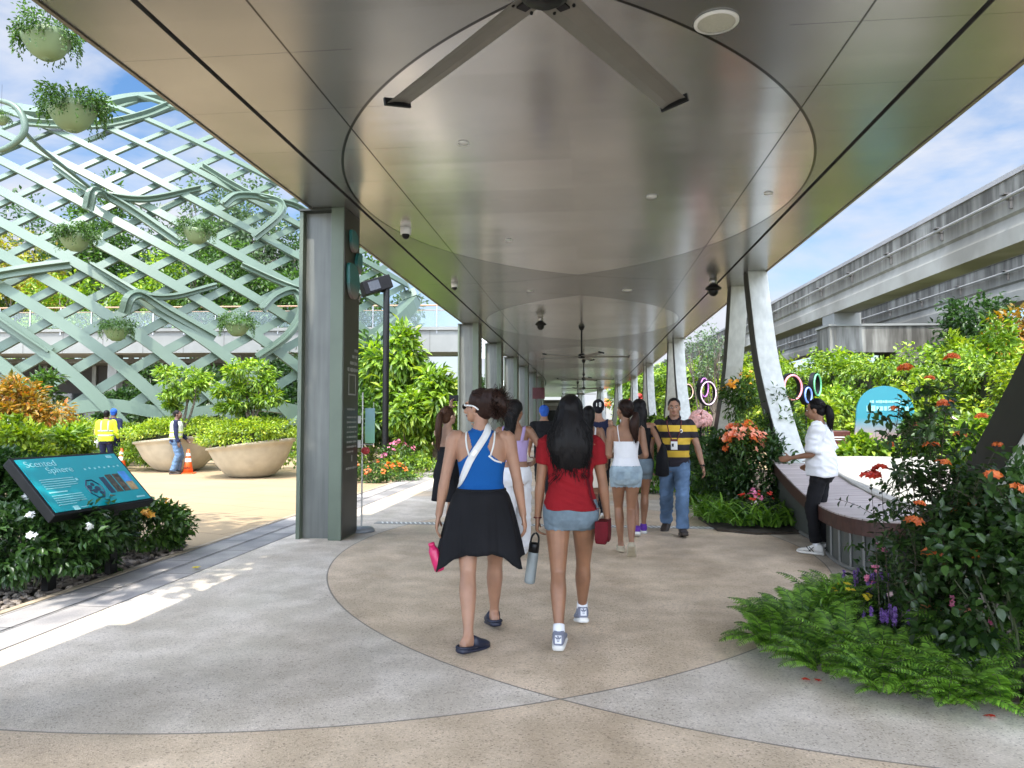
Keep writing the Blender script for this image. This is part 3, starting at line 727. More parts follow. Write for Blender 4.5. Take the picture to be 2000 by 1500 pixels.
b = MB(); b.box2((-6, 6, -0.06), (blen * 0.62, 6.4, 5.5)); b.build('wall', mat('undercroft_dark', (0.03, 0.028, 0.026), 0.8), un)
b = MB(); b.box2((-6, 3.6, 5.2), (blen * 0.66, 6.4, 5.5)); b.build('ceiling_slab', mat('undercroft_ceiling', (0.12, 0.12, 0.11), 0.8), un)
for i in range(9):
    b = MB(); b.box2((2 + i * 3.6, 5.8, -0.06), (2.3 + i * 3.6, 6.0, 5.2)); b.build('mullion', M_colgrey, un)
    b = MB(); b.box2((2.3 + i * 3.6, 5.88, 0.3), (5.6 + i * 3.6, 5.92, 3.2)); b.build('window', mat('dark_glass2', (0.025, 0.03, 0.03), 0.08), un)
hs = empty('height_sign', (0, 0, 0), label='white notice with rows of small symbols fixed on the bridge beyond the second column', cat='sign')
p0, p1 = PY(928, 660, 36), PY(950, 700, 36)
b = MB(); b.box2((p0.x, 35.98, p1.z), (p1.x, 36.04, p0.z)); b.build('board', M_wht, hs)
b = MB()
for r_ in range(4):
    for c_ in range(2): b.box((p0.x + 0.18 + c_ * 0.2, 35.97, p0.z - 0.16 - r_ * 0.17), (0.09, 0.01, 0.08))
b.build('symbols', mat('symbol_grey', (0.25, 0.3, 0.3), 0.6), hs)
b = MB(); b.box2((p0.x + 0.25, 36.04, 0), (p0.x + 0.32, 36.1, p1.z + 0.3)); b.build('post', M_steel, hs)
# ================================================================ monorail viaduct
MV = math.atan2(1095 - VPX, FPX) ; mdir = Vector((math.sin(MV), math.cos(MV), 0)); mside = Vector((mdir.y, -mdir.x, 0))
vi = MB()
def beam(name, X, label):
    e = empty(name, mside * X + mdir * 40 + Vector((0, 0, 6.25)), -MV, label, 'monorail beam', 'monorail guideway beams')
    prof_ = [(-0.42, 0.78), (-0.42, -0.05), (-0.36, -0.12), (-0.42, -0.4), (-0.42, -0.78), (0.42, -0.78), (0.42, 0.78)]
    b = MB(); b.rings([[(x, y, z) for x, z in prof_] for y in (-46, 120)]); b.build('girder', M_conc, e)
    b = MB(); b.box2((-0.46, -46, 0.781), (0.46, 120, 0.90)); b.build('running_top', mat('beam_top', (0.27, 0.265, 0.26), 0.7, var=0.2, scale=0.7), e)
    b = MB(); b.cyl((-0.56, -46, 0.30), (-0.56, 120, 0.30), 0.045, 8); b.build('power_rail', mat('power_rail', (0.28, 0.275, 0.26), 0.5, 0.3), e)
    b = MB()
    for i in range(28):
        y = -44 + i * 3.0; b.box((-0.49, y, 0.27), (0.13, 0.07, 0.06)); b.box((-0.46, y, 0.14), (0.07, 0.05, 0.2)); b.box((-0.58, y, 0.37), (0.14, 0.2, 0.03))
    o = b.build('brackets', mat('rust_grey', (0.10, 0.095, 0.09), 0.7), e); tag(o, kind='stuff')
    return e
beam('monorail_beam', 10.8, 'stained concrete monorail beam nearer the walkway with a power rail along its side')
beam('monorail_beam', 16.1, 'stained concrete monorail beam farther off, seen under the first beam')
for i, dd in enumerate((28.5, 64)):
    e = empty('viaduct_pier', mside * 13.4 + mdir * dd, -MV, ('stained concrete crosshead pier carrying both monorail beams above the hedge', 'second monorail pier far down the hedge')[i], 'pier', 'monorail piers')
    b = MB(); b.box2((-3.2, -0.7, 3.95), (3.4, 0.7, 4.95)); b.build('crosshead', M_conc, e, loc=None)
    b = MB(); b.box2((-3.25, -0.75, 4.95), (3.45, 0.75, 5.03)); b.build('coping', M_brid, e)
    for x in (-2.5, 2.5):
        b = MB(); b.box2((x - 0.5, -0.6, 5.03), (x + 0.5, 0.6, 5.47)); b.build('bearing_plinth', M_brid, e)
    b = MB(); b.box2((-0.8, -0.8, -0.06), (0.8, 0.8, 3.95)); b.build('stem', M_conc, e)
# ================================================================ info panel on the left
pk = 262.0; cen = V3_ = Vector((-0.017379 * pk, 0.02348 * pk, 1.5 - 0.002216 * pk)); pyaw, ptilt = 1.4675, 0.7798
ux = Vector((math.cos(pyaw), math.sin(pyaw), 0)); uy = Vector((-math.sin(pyaw), math.cos(pyaw), 0)) * math.cos(ptilt) + Vector((0, 0, math.sin(ptilt))); uz = ux.cross(uy)
WP, HP = 0.004515 * pk, 0.002553 * pk
ip = empty('info_panel', cen, label='tilted turquoise information panel in a black frame on two black posts', cat='info panel')
PM = frame(ux, uy, uz)
b = MB(); b.box((0, 0, -0.035), (WP, HP, 0.07), PM); b.v = [tuple(Vector(v) if False else Vector(v)) for v in b.v]
b.v = []; b.f = []; b.m = []
b.box(PM @ Vector((0, 0, -0.045)), (WP, HP, 0.09), PM); b.build('frame', M_black, ip, bevel=0.006)
M_teal = mat('turquoise_print', (0.0, 0.27, 0.31), 0.35, 0, 0.04, 2)
b = MB(); b.box(PM @ Vector((0, 0, 0.003)), (WP - 0.06, HP - 0.06, 0.006), PM); b.build('print_sheet', M_teal, ip)
T4 = PM.to_4x4()
def on_panel(u, v, lift=0.0075): return T4 @ Matrix.Translation(((u - 0.5) * WP, (0.5 - v) * HP, lift))
M_ink = mat('pale_print', (0.25, 0.52, 0.54), 0.5, 0, 0.02); M_navy = mat('navy_ink', (0.01, 0.035, 0.07), 0.4, 0, 0.1)
textmesh('Scented\n      Sphere', 0.10, 'lettering', M_ink, ip, on_panel(0.07, 0.19), line=0.85)
b = MB()
def bar(u, v, wd, ht, z=0.0075, ang=0): 
    c = PM @ Vector(((u + wd / 2 - 0.5) * WP, (0.5 - v) * HP, z)); q = MB(); q.box(c, (wd * WP, ht * HP, 0.002), PM); q.build('printed_line', M_ink, ip)
for i in range(5): bar(0.09, 0.42 + i * 0.038, 0.30 if i < 4 else 0.22, 0.012)
bar(0.09, 0.64, 0.16, 0.02)
for i in range(5): bar(0.09, 0.70 + i * 0.038, 0.27 if i < 4 else 0.16, 0.012)
for i in range(8): bar(0.55 + i * 0.05, 0.30 - 0.012 * (i % 2), 0.016, 0.03)
bar(0.86, 0.10, 0.06, 0.05); bar(0.84, 0.90, 0.09, 0.028); bar(0.40, 0.46, 0.02, 0.04)
bar(0.19, 0.93, 0.05, 0.07); bar(0.26, 0.93, 0.07, 0.012)
b = MB()
hx = [(0.505 + 0.072 * math.cos(PI / 8 + k * PI / 4), 0.66 + 0.17 * math.sin(PI / 8 + k * PI / 4)) for k in range(8)]
for k in range(8):
    p, q = hx[k], hx[(k + 1) % 8]
    P0 = PM @ Vector(((p[0] - .5) * WP, (.5 - p[1]) * HP, 0.008)); P1 = PM @ Vector(((q[0] - .5) * WP, (.5 - q[1]) * HP, 0.008)); b.cyl(P0, P1, 0.006, 6)
for (u, v, r_) in ((0.47, .62, .02), (0.51, .58, .018), (0.53, .66, .025), (0.49, .7, .02), (0.54, .74, .018), (0.46, .68, .012)):
    b.lathe([(0, 0.007), (r_ * WP, 0.007), (r_ * WP, 0.009), (0, 0.009)], PM @ Vector(((u - .5) * WP, (.5 - v) * HP, 0)), 12, PM)
b.build('map_drawing', M_navy, ip)
for (u, v, w_, h_, m_) in ((0.62, 0.62, 0.055, 0.30, M_navy), (0.69, 0.60, 0.07, 0.33, mat('photo_dark', (0.05, 0.045, 0.03), 0.4, 0, 0.9, 30)), (0.77, 0.60, 0.07, 0.33, mat('photo_brown', (0.07, 0.05, 0.03), 0.4, 0, 0.9, 25)), (0.85, 0.50, 0.08, 0.2, mat('photo_blue', (0.05, 0.22, 0.55), 0.4, 0, 0.3, 12)), (0.85, 0.68, 0.08, 0.16, mat('photo_sand', (0.36, 0.25, 0.12), 0.4, 0, 0.4, 20))):
    b = MB(); b.box(PM @ Vector(((u + w_ / 2 - .5) * WP, (.5 - v) * HP, 0.0075)), (w_ * WP * .94, h_ * HP, 0.002), PM); b.build('printed_photo', m_, ip)
for k in (-0.3, 0.3):
    c = ux * WP * k; b = MB(); b.box2((c.x - 0.06, c.y - 0.05, -cen.z - 0.02), (c.x + 0.0, c.y + 0.05, -0.09)); b.build('post', M_black, ip)
# ================================================================ pole lamp with loudspeaker, stanchion, cones
pl = U(752, 930, 19); e = empty('speaker_pole', (pl.x, pl.y, -0.06), label='tall black pole with a square black floodlight box on top', cat='pole')
zt = U(752, 545, 19).z
b = MB(); b.cyl((0, 0, 0), (0, 0, zt), 0.085, 16); b.build('pole', M_black, e)
Mr = rotz(0.5) @ Matrix.Rotation(-0.35, 3, 'Y')
b = MB(); b.box((-0.28, -0.05, zt - 0.08), (0.78, 0.5, 0.36), Mr); b.build('lamp_box', M_blkmet, e, bevel=0.02)
b = MB(); b.box(Vector((-0.28, -0.05, zt - 0.08)) + Mr @ Vector((-0.1, -0.255, 0)), (0.3, 0.02, 0.24), Mr); b.build('lens', mat('lamp_lens', (0.03, 0.03, 0.035), 0.1), e)
b = MB(); b.box((-0.08, 0, zt - 0.1), (0.12, 0.12, 0.3)); b.build('bracket', M_blkmet, e)
g = G(706, 1038); e = empty('sign_stanchion', (g.x, g.y, 0), label='slim steel stand with round base and hanging leaf-print sheets beside the column', cat='sign stand')
b = MB(); b.lathe([(0, 0), (0.17, 0), (0.17, 0.025), (0.15, 0.05), (0.03, 0.065), (0, 0.065)], n=28); b.build('base', mat('base_grey', (0.22, 0.24, 0.26), 0.4, 0.3), e, True)
b = MB(); b.cyl((0, 0, 0.06), (0.0, 0, 1.83), 0.011, 10); b.build('pole', M_steel, e)
b = MB(); b.cyl((-0.12, 0, 1.48), (0.16, 0, 1.48), 0.006, 8); b.cyl((-0.12, 0, 1.14), (0.16, 0, 1.14), 0.006, 8); b.cyl((0.15, 0, 1.14), (0.15, 0, 1.70), 0.005, 8); b.build('crossbar', M_steel, e)
b = MB(); b.box2((0.04, -0.012, 1.16), (0.17, -0.008, 1.62)); b.build('sheet', grad_mat('leaf_print', (0.25, 0.55, 0.35), (0.30, 0.50, 0.60)), e)
b = MB(); b.box2((-0.13, -0.012, 1.42), (-0.02, -0.008, 1.52)); b.build('card', M_wht, e); b = MB(); b.box2((-0.13, -0.012, 1.10), (-0.02, -0.008, 1.2)); b.build('card', M_wht, e)
b = MB(); b.ball((0.05, -0.02, 1.06), (0.06, 0.03, 0.05), 10, 8); b.build('red_tag', mat('tag_red', (0.45, 0.04, 0.04), 0.5), e)
def cone(px, py, label):
    g = G(px, py, -0.03); e = empty('traffic_cone', (g.x, g.y, -0.03), 0.3, label, 'traffic cone', 'orange traffic cones on the plaza')
    M_or = mat('cone_orange', (0.75, 0.11, 0.015), 0.5, 0, 0.05); M_wb = mat('cone_white', (0.72, 0.70, 0.68), 0.5)
    hh = 0.66; rr = lambda z: 0.135 - 0.105 * (z - 0.03) / (hh - 0.03)
    b = MB(); b.box2((-0.18, -0.18, 0), (0.18, 0.18, 0.03)); b.build('base', M_or, e, bevel=0.01)
    b = MB(); b.lathe([(rr(z), z) for z in (0.03, 0.30, 0.5, hh)] + [(0.0, hh)], n=24); b.build('cone_body', M_or, e, True)
    for z0, z1 in ((0.32, 0.42), (0.48, 0.56)):
        b = MB(); b.lathe([(rr(z0) + 0.004, z0), (rr(z1) + 0.004, z1)], n=24, cap=False); b.build('reflective_band', M_wb, e, True)
    Mt = Matrix.Translation((-0.10, -0.128, 0.13)) @ Matrix.Rotation(PI / 2 - 0.16, 4, 'X')
    textmesh('nehc', 0.10, 'lettering', M_black, e, Mt)
cone(367, 925, 'orange and white traffic cone standing beside the worker in jeans'); cone(237, 921, 'orange and white traffic cone half hidden behind the turquoise panel')
# ================================================================ things in the garden on the right
gs = PY(1728, 865, 13.3)
e = empty('garden_sign', (gs.x, 13.3, 0), label='turquoise petal-shaped garden sign with pink fade on green legs', cat='sign')
pt = []
wS, hS = 1.02, 0.98; z0 = PY(1728, 862, 13.3).z
for k in range(17): a = PI * k / 16; pt.append((0.5 * wS * math.cos(a) + (0.03 if k > 8 else 0), hS * 0.42 + hS * 0.58 * math.sin(a) ** 0.8))
pt += [(-0.5 * wS, 0.12), (-0.45 * wS, 0.03), (0.0, 0.0), (0.36 * wS, 0.13)]
FB = frame(Vector((1, 0, 0)), Vector((0, 0, 1)), Vector((0, -1, 0)))
b = MB(); b.prism(pt, 0.04, FB); o = b.build('sign_board', grad_mat('sign_fade', (0.34, 0.235, 0.215), (0.02, 0.20, 0.25), 'Z', 0.08, 0.42), e, loc=(0, 0.02, z0))
GFX = lambda x, z, w_, h_: ((x, -0.022, z0 + z), (w_, 0.004, h_))
b = MB(); wordbars(b, -0.24, 0.70, 0.56, 0.05, GFX, 3); wordbars(b, -0.30, 0.58, 0.66, 0.10, GFX, 5); b.build('lettering', M_ink, e)
M_gleg = mat('sign_leg_green', (0.01, 0.10, 0.04), 0.5)
for x, sw in ((-0.16, 0.14), (0.26, 0.10)):
    b = MB(); b.tube([(x, 0.03, z0 + 0.25), (x + 0.01, 0.03, z0 - 0.1), (x + sw * 0.6, 0.03, z0 - 0.5), (x + sw, 0.03, -0.03)], [0.05, 0.055, 0.06, 0.06], 8); b.build('leg', M_gleg, e)
q0, q1 = PY(1618, 842, 13.6), PY(1656, 890, 13.6)
e = empty('planter_box', ((q0.x + q1.x) / 2, 13.6, 0), -0.25, 'dark red brown planter box with white text beyond the bench', 'planter')
wB = (q1.x - q0.x) * 1.25
b = MB(); b.box2((-wB / 2, 0, -0.03), (wB / 2, 0.7, q0.z)); b.build('box', mat('rust_brown', (0.10, 0.022, 0.012), 0.5, 0, 0.15), e, bevel=0.01)
b = MB(); b.box2((-wB / 2 + 0.03, 0.03, q0.z), (wB / 2 - 0.03, 0.67, q0.z + 0.01)); b.build('soil_fill', M_soil, e)
b = MB(); b.box2((-0.12, -0.004, q0.z - 0.12), (0.14, 0.0, q0.z - 0.10)); b.box2((-0.12, -0.004, q0.z - 0.16), (0.08, 0.0, q0.z - 0.145)); b.build('text_lines', M_wht, e)
def ring_light(px, py, Y, rad, yaw, col, label):
    rad *= 0.86; p = PY(px, py, Y); e = empty('ring_light', (p.x, Y, 0), yaw, label, 'ring light', 'glowing ring lights on stakes')
    rs = []
    for k in range(33):
        a = 2 * PI * k / 32; rs.append([(math.cos(a) * (rad * 0.8 + 0.02 * math.cos(q)), 0.02 * math.sin(q), p.z + math.sin(a) * (rad + 0.02 * math.cos(q))) for q in [j * PI / 4 for j in range(8)]])
    b = MB(); b.rings(rs, cap=False); b.build('tube', emat('neon_' + label.split()[0], tuple(0.8 * q + 0.08 for q in col), 0.10), e, True)
    rs = [[(math.cos(2 * PI * k / 32) * (rad * 0.8 + d_), y_, p.z + math.sin(2 * PI * k / 32) * (rad + d_)) for d_, y_ in ((-0.02, 0.02), (0.05, 0.02), (0.05, 0.12), (-0.02, 0.12))] for k in range(33)]
    b = MB(); b.rings(rs, cap=False); b.build('housing', M_black, e)
    b = MB(); b.cyl((0, 0.07, -0.05), (0, 0.07, p.z - rad), 0.02, 8); b.build('stake', M_blkmet, e)
ring_light(1549, 757, 15, 0.29, 0.35, (0.9, 0.25, 0.3), 'pink glowing ring light on a stake behind the white frame')
ring_light(1579, 772, 17, 0.2, 0.75, (0.15, 0.3, 0.9), 'blue glowing ring light on a stake between pink and green rings')
ring_light(1597, 752, 18, 0.3, 0.9, (0.08, 0.5, 0.2), 'green glowing ring light on a stake against the hedge')
ring_light(1376, 757, 24, 0.35, 0.9, (0.5, 0.12, 0.6), 'purple glowing ring light on a stake between the two white legs')
ring_light(1384, 768, 23, 0.42, 0.5, (0.85, 0.6, 0.75), 'pale glowing ring light beside the purple ring')
ring_light(1344, 765, 30, 0.35, 0.5, (0.85, 0.55, 0.4), 'orange glowing ring light far along the garden')
# curved timber bench inside the near frame
be = empty('timber_bench', (3.4, 9, 0), label='curved bench with pale timber deck, dark slatted edge and ribbed grey base', cat='bench')
plan = [(2.75, 11.3), (2.66, 10.2), (2.58, 9.2), (2.50, 8.2), (2.46, 7.5), (2.56, 7.08), (2.80, 6.90), (3.10, 6.98), (3.45, 7.4), (3.9, 8.2), (4.5, 9.4), (5.1, 10.9), (5.0, 11.3)]
plan = [tuple(p) for p in crv(plan, 4)]
def zdk(y): return 0.55 + 0.36 * max(0, (y - 8.0) / 3.3) ** 1.6
def outl(off, dz):
    c = Vector((3.4, 9.0)); out = []
    for p in plan:
        v = Vector(p) - c; q = c + v * (1 - off / v.length); out.append((q.x - 3.4, q.y - 9, zdk(q.y) + dz))
    return out
def deck_mat():
    m, t, p = newmat('pale_timber_deck'); n, l = t.nodes, t.links
    tc = n.new('ShaderNodeTexCoord').outputs['Object']; s = n.new('ShaderNodeSeparateXYZ'); l.new(tc, s.inputs[0])
    mo = n.new('ShaderNodeMath'); mo.operation = 'PINGPONG'; mo.inputs[1].default_value = 0.06; l.new(s.outputs['Y'], mo.inputs[0])
    lt = n.new('ShaderNodeMath'); lt.operation = 'LESS_THAN'; lt.inputs[1].default_value = 0.004; l.new(mo.outputs[0], lt.inputs[0])
    mp = n.new('ShaderNodeMapping'); mp.inputs['Scale'].default_value = (1, 9, 1); l.new(tc, mp.inputs[0])
    base = noise_ramp(n, l, mp.outputs[0], 2.0, 0.3, 0.7, 5, (0.30, 0.25, 0.23), (0.46, 0.40, 0.38))
    l.new(mixc(n, l, lt.outputs[0], base, (0.12, 0.10, 0.09)), p.inputs['Base Color']); p.inputs['Roughness'].default_value = 0.55; return m
b = MB(); top = outl(0, 0); b.rings([outl(0, -0.02), top], cap=False); n_ = len(top); b.f.append(tuple(range(n_, 2 * n_))); b.m.append(0)
b.build('deck', deck_mat(), be)
b = MB(); b.rings([outl(0.02, -0.16), outl(-0.006, -0.16), outl(-0.006, -0.015), outl(0.02, -0.015)], cap=False); b.build('slatted_edge', mat('dark_red_timber', (0.05, 0.019, 0.013), 0.6, 0, 0.3, 20), be)
b = MB(); lo = [(x, y, -0.02) for x, y, z in outl(0.14, 0)]; b.rings([lo, outl(0.14, -0.14)], cap=False); b.build('base', mat('bench_base', (0.07, 0.075, 0.066), 0.6), be)
b = MB(); up = outl(0.12, -0.15)
for i in range(10, 34, 2):
    x, y, z = up[i]; b.tube([(x, y, z), (x, y, 0.02)], 0.012, 6)
b.tube([(x, y, 0.03) for x, y, z in up[6:40]], 0.02, 6); b.build('base_ribs', mat('rib_metal', (0.2, 0.2, 0.19), 0.5, 0.3), be)
# low white counter standing on the bench deck side
wc = empty('white_table_top', (4.1, 9.6, 0), label='white sunlit table top laid over the garden side of the timber bench', cat='table top')
pl_ = [(3.32, 7.62), (3.25, 8.6), (3.3, 9.8), (3.45, 11.0), (4.9, 11.0), (4.85, 10.6), (4.3, 9.3), (3.75, 8.2)]
pl_ = [tuple(p) for p in crv(pl_ + pl_[:1], 5)][:-1]
b = MB(); b.rings([[(x - 4.1, y - 9.6, zdk(y) + dz_) for x, y in pl_] for dz_ in (0.004, 0.05)]); b.build('top', mat('white_ledge', (0.36, 0.345, 0.30), 0.55, 0, 0.08, 3), wc)
# coloured lantern flowers
def lantern(px, py, Y, r_, col, label):
    p = PY(px, py, Y); e = empty('flower_sculpture', (p.x, Y, 0), 0, label, 'flower sculpture', 'giant fabric flowers in the garden')
    b = MB()
    for k in range(46):
        a, el = rng.uniform(0, 2 * PI), math.asin(rng.uniform(-0.4, 1)); d_ = Vector((math.cos(a) * math.cos(el), math.sin(a) * math.cos(el), math.sin(el)))
        c = Vector((0, 0, p.z)) + d_ * r_ * 0.72; x = d_.orthogonal().normalized(); y = d_.cross(x)
        b.ball(c, (r_ * 0.34, r_ * 0.26, r_ * 0.10), 8, 5, frame(x, y, d_) @ Matrix.Rotation(rng.uniform(-0.6, 0.6), 3, 'X'))
    b.build('petals', mat('petal_' + label.split()[0], col, 0.6, 0, 0.25, 12), e, True)
    b = MB(); b.cyl((0, 0, -0.05), (0, 0, p.z), 0.03, 8); b.build('stem', M_blkmet, e)
lantern(1368, 822, 17.5, 0.33, (0.75, 0.40, 0.36), 'pink giant paper flower beside the striped shirt man')
lantern(1245, 785, 66, 0.95, (0.62, 0.06, 0.05), 'red giant flower far along the garden between white legs')
lantern(1183, 790, 82, 0.8, (0.75, 0.16, 0.05), 'orange giant flower at the far end of the garden')
# roof tops far off behind the trees, white curved canopy of the next pavilion
e = empty('far_pavilion', U(985, 705, 60), label='small white pavilion beyond the walkway columns', cat='building')
b = MB(); b.box((0, 0, -2.0), (6, 5, 0.5)); b.build('roof', M_wht, e); b = MB(); b.box((0, 0, -4.2), (5, 4, 4.2)); b.build('wall', M_brid, e)
# ================================================================ vegetation
def nrm(a): return a / np.maximum(np.linalg.norm(a, axis=-1, keepdims=True), 1e-9)
T_SIMPLE = (np.array([[0, 0, 0], [.5, .45, .10], [0, 1, -.12], [-.5, .45, .10]], float), [(0, 1, 2), (0, 2, 3)])
T_OVATE = (np.array([[0, 0, 0], [0, .5, -.03], [0, 1, -.2], [.36, .22, .07], [.42, .58, .03], [-.36, .22, .07], [-.42, .58, .03]], float),
           [(0, 3, 1), (3, 4, 1), (1, 4, 2), (0, 1, 5), (5, 1, 6), (1, 2, 6)])
T_STRAP = (np.array([[-.35, 0, 0], [.35, 0, 0], [-.5, .4, .12], [.5, .4, .12], [-.4, .75, .06], [.4, .75, .06], [0, 1, -.15]], float),
           [(0, 1, 3), (0, 3, 2), (2, 3, 5), (2, 5, 4), (4, 5, 6)])
def leaves(name, P, D, Nn, Ln, Wd, m, parent=None, tpl=T_SIMPLE, loc=None):
    P = np.asarray(P, float); n = len(P)
    D = nrm(np.asarray(D, float)); Nn = np.asarray(Nn, float); Nn = nrm(Nn - D * (Nn * D).sum(-1, keepdims=True)); S = np.cross(D, Nn)
    Ln = np.broadcast_to(np.asarray(Ln, float), (n,))[:, None, None]; Wd = np.broadcast_to(np.asarray(Wd, float), (n,))[:, None, None]
    T, F = tpl; k = len(T)
    V = P[:, None] + S[:, None] * (T[None, :, 0:1] * Wd) + D[:, None] * (T[None, :, 1:2] * Ln) + Nn[:, None] * (T[None, :, 2:3] * Ln)
    F = np.array(F); FF = (F[None] + (np.arange(n) * k)[:, None, None]).reshape(-1)
    me = bpy.data.meshes.new(name); nf = len(FF) // 3
    me.vertices.add(n * k); me.vertices.foreach_set('co', V.reshape(-1))
    me.loops.add(len(FF)); me.loops.foreach_set('vertex_index', FF.astype(np.int32))
    me.polygons.add(nf); me.polygons.foreach_set('loop_start', np.arange(0, 3 * nf, 3, dtype=np.int32))
    me.materials.append(m); me.update(calc_edges=True)
    o = link(bpy.data.objects.new(name, me)); o.parent = parent
    if loc is not None: o.location = loc
    return o
def rdir(n): return nrm(rng.normal(size=(n, 3)))
def crown_pts(n, c, r, clumps=30, rc=0.32, inner=0.62, low=-0.5):
    """points in leafy clumps over an ellipsoid; returns positions and outward directions"""
    c, r = np.array(c, float), np.array(r, float)
    d = rdir(clumps * 4); d = d[d[:, 2] > low][:clumps]; q = len(d)
    cc = d * rng.uniform(inner, 1.0, (q, 1))
    sz = rng.uniform(0.7, 1.3, q)
    pr = sz ** 2 / (sz ** 2).sum(); k = rng.choice(q, n, p=pr)
    u = rdir(n) * (rng.uniform(0, 1, (n, 1)) ** 0.45) * (rc * sz[k])[:, None]
    p = (cc[k] + u); out = nrm(d[k] * 0.8 + nrm(u) * 0.9)
    return c + p * r, out
def hang_dirs(out, up=0.25, droop=0.35, jit=0.6):
    D = nrm(out + rng.normal(size=out.shape) * jit + np.array([0, 0, -droop]))
    Nn = nrm(rng.normal(size=out.shape) * 0.45 + np.array([0, 0, 1.0]) + out * up)
    return D, Nn
F_PET = np.array([0])
def flowers(name, C, Nn, size, m, parent, petals=5, cup=0.35, loc=None):
    C = np.asarray(C, float); Nn = nrm(np.asarray(Nn, float)); n = len(C)
    a = nrm(np.cross(Nn, rdir(n))); b = np.cross(Nn, a); P, D, Q = [], [], []
    for k in range(petals):
        t = 2 * PI * k / petals + 0.3; d = a * math.cos(t) + b * math.sin(t) + Nn * cup
        P.append(C); D.append(d); Q.append(Nn - (a * math.cos(t) + b * math.sin(t)) * cup)
    sz = np.broadcast_to(np.asarray(size, float), (n,)); sz = np.concatenate([sz] * petals)
    return leaves(name, np.concatenate(P), np.concatenate(D), np.concatenate(Q), sz, sz * 0.75, m, parent, T_SIMPLE, loc)
LM = dict(
    mid=leafmat('leaf_mid', (0.016, 0.045, 0.008), (0.075, 0.15, 0.022)),
    bright=leafmat('leaf_bright', (0.04, 0.10, 0.010), (0.23, 0.36, 0.035), third=(0.36, 0.44, 0.05)),
    lime=leafmat('leaf_lime', (0.06, 0.12, 0.010), (0.31, 0.42, 0.035), third=(0.44, 0.46, 0.05)),
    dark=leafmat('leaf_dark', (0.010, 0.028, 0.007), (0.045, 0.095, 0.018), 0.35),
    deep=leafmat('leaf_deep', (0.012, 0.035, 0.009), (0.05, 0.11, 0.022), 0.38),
    orange=leafmat('leaf_orange', (0.10, 0.10, 0.015), (0.36, 0.20, 0.03), third=(0.40, 0.14, 0.03)),
    fern=leafmat('leaf_fern', (0.035, 0.10, 0.012), (0.19, 0.36, 0.04), 0.5),
    grey=leafmat('leaf_grey', (0.04, 0.075, 0.03), (0.12, 0.18, 0.08)),
    yellow=leafmat('leaf_yellow', (0.12, 0.14, 0.012), (0.36, 0.34, 0.03), third=(0.30, 0.18, 0.02)))
def fmat(name, a, b): return leafmat('flower_' + name, a, b, 0.5, 0.3)
FM = dict(orange=fmat('orange', (0.55, 0.10, 0.02), (0.75, 0.22, 0.05)), red=fmat('red', (0.55, 0.02, 0.015), (0.7, 0.07, 0.03)), pink=fmat('pink', (0.55, 0.10, 0.22), (0.75, 0.28, 0.40)),
          pale=fmat('pale', (0.60, 0.38, 0.40), (0.75, 0.6, 0.6)), white=fmat('white', (0.7, 0.7, 0.66), (0.8, 0.8, 0.78)), yellow=fmat('yellow', (0.65, 0.48, 0.02), (0.8, 0.66, 0.06)),
          purple=fmat('purple', (0.12, 0.05, 0.25), (0.30, 0.16, 0.45)), salmon=fmat('salmon', (0.70, 0.20, 0.10), (0.8, 0.42, 0.28)), gold=fmat('gold', (0.65, 0.25, 0.02), (0.75, 0.42, 0.05)))
M_bark = mat('bark', (0.13, 0.105, 0.08), 0.85, 0, 0.3, 14, 0.4, 30)
M_stem = mat('green_stem', (0.06, 0.075, 0.03), 0.7, 0, 0.3, 20)
def stems(e, n, r, h, rad=0.012, m=None):
    b = MB()
    for i in range(n):
        a = rng.uniform(0, 2 * PI); q = rng.uniform(0.2, 0.9); x, y = r[0] * q * math.cos(a), r[1] * q * math.sin(a)
        b.tube([(x * 0.15, y * 0.15, -0.06), (x * 0.5, y * 0.5, h * 0.45), (x, y, h * rng.uniform(0.75, 1.0))], [rad, rad * 0.8, rad * 0.35], 5)
    return b.build('stems', m or M_stem, e)
def shrub(name, loc, r, n, leaf, m, label, cat='shrub', group=None, clumps=40, rc=0.33, zc=None, fl=(), tpl=T_SIMPLE, droop=0.25, low=-0.75, inner=0.6, st=True, jit=0.6):
    e = empty(name, loc, rng.uniform(0, 0.6), label, cat, group)
    zc = r[2] if zc is None else zc
    P, out = crown_pts(n, (0, 0, zc), r, clumps, rc, inner, low); D, Q = hang_dirs(out, droop=droop, jit=jit)
    ok = P[:, 2] > 0.0; P, D, Q = P[ok], D[ok], Q[ok]; s = rng.uniform(0.7, 1.2, len(P))
    leaves('foliage', P, D, Q, leaf[0] * s, leaf[1] * s, m, e, tpl)
    if st: stems(e, 9, r, zc + r[2] * 0.5, 0.006 + 0.008 * min(r))
    for (k, fm, sz, zmin) in fl:
        d = rdir(k * 3); d = d[d[:, 2] > zmin][:k]; C = np.array([0, 0, zc]) + d * np.array(r) * 1.04
        for c0, d0 in zip(C, d):
            q = c0 + rng.normal(size=(4, 3)) * sz * 0.55; flowers('flower_head', q, nrm(np.tile(d0, (4, 1)) + np.array([0, -0.3, 0.5]) + rng.normal(size=(4, 3)) * .3), sz * rng.uniform(0.7, 1.1, 4), fm, e)
    return e
def limb_path(p0, p1, bend_, n=6):
    p0, p1 = np.array(p0, float), np.array(p1, float); out = []
    for i in range(n):
        t = i / (n - 1); out.append(p0 + (p1 - p0) * t + np.array(bend_) * math.sin(PI * t))
    return out
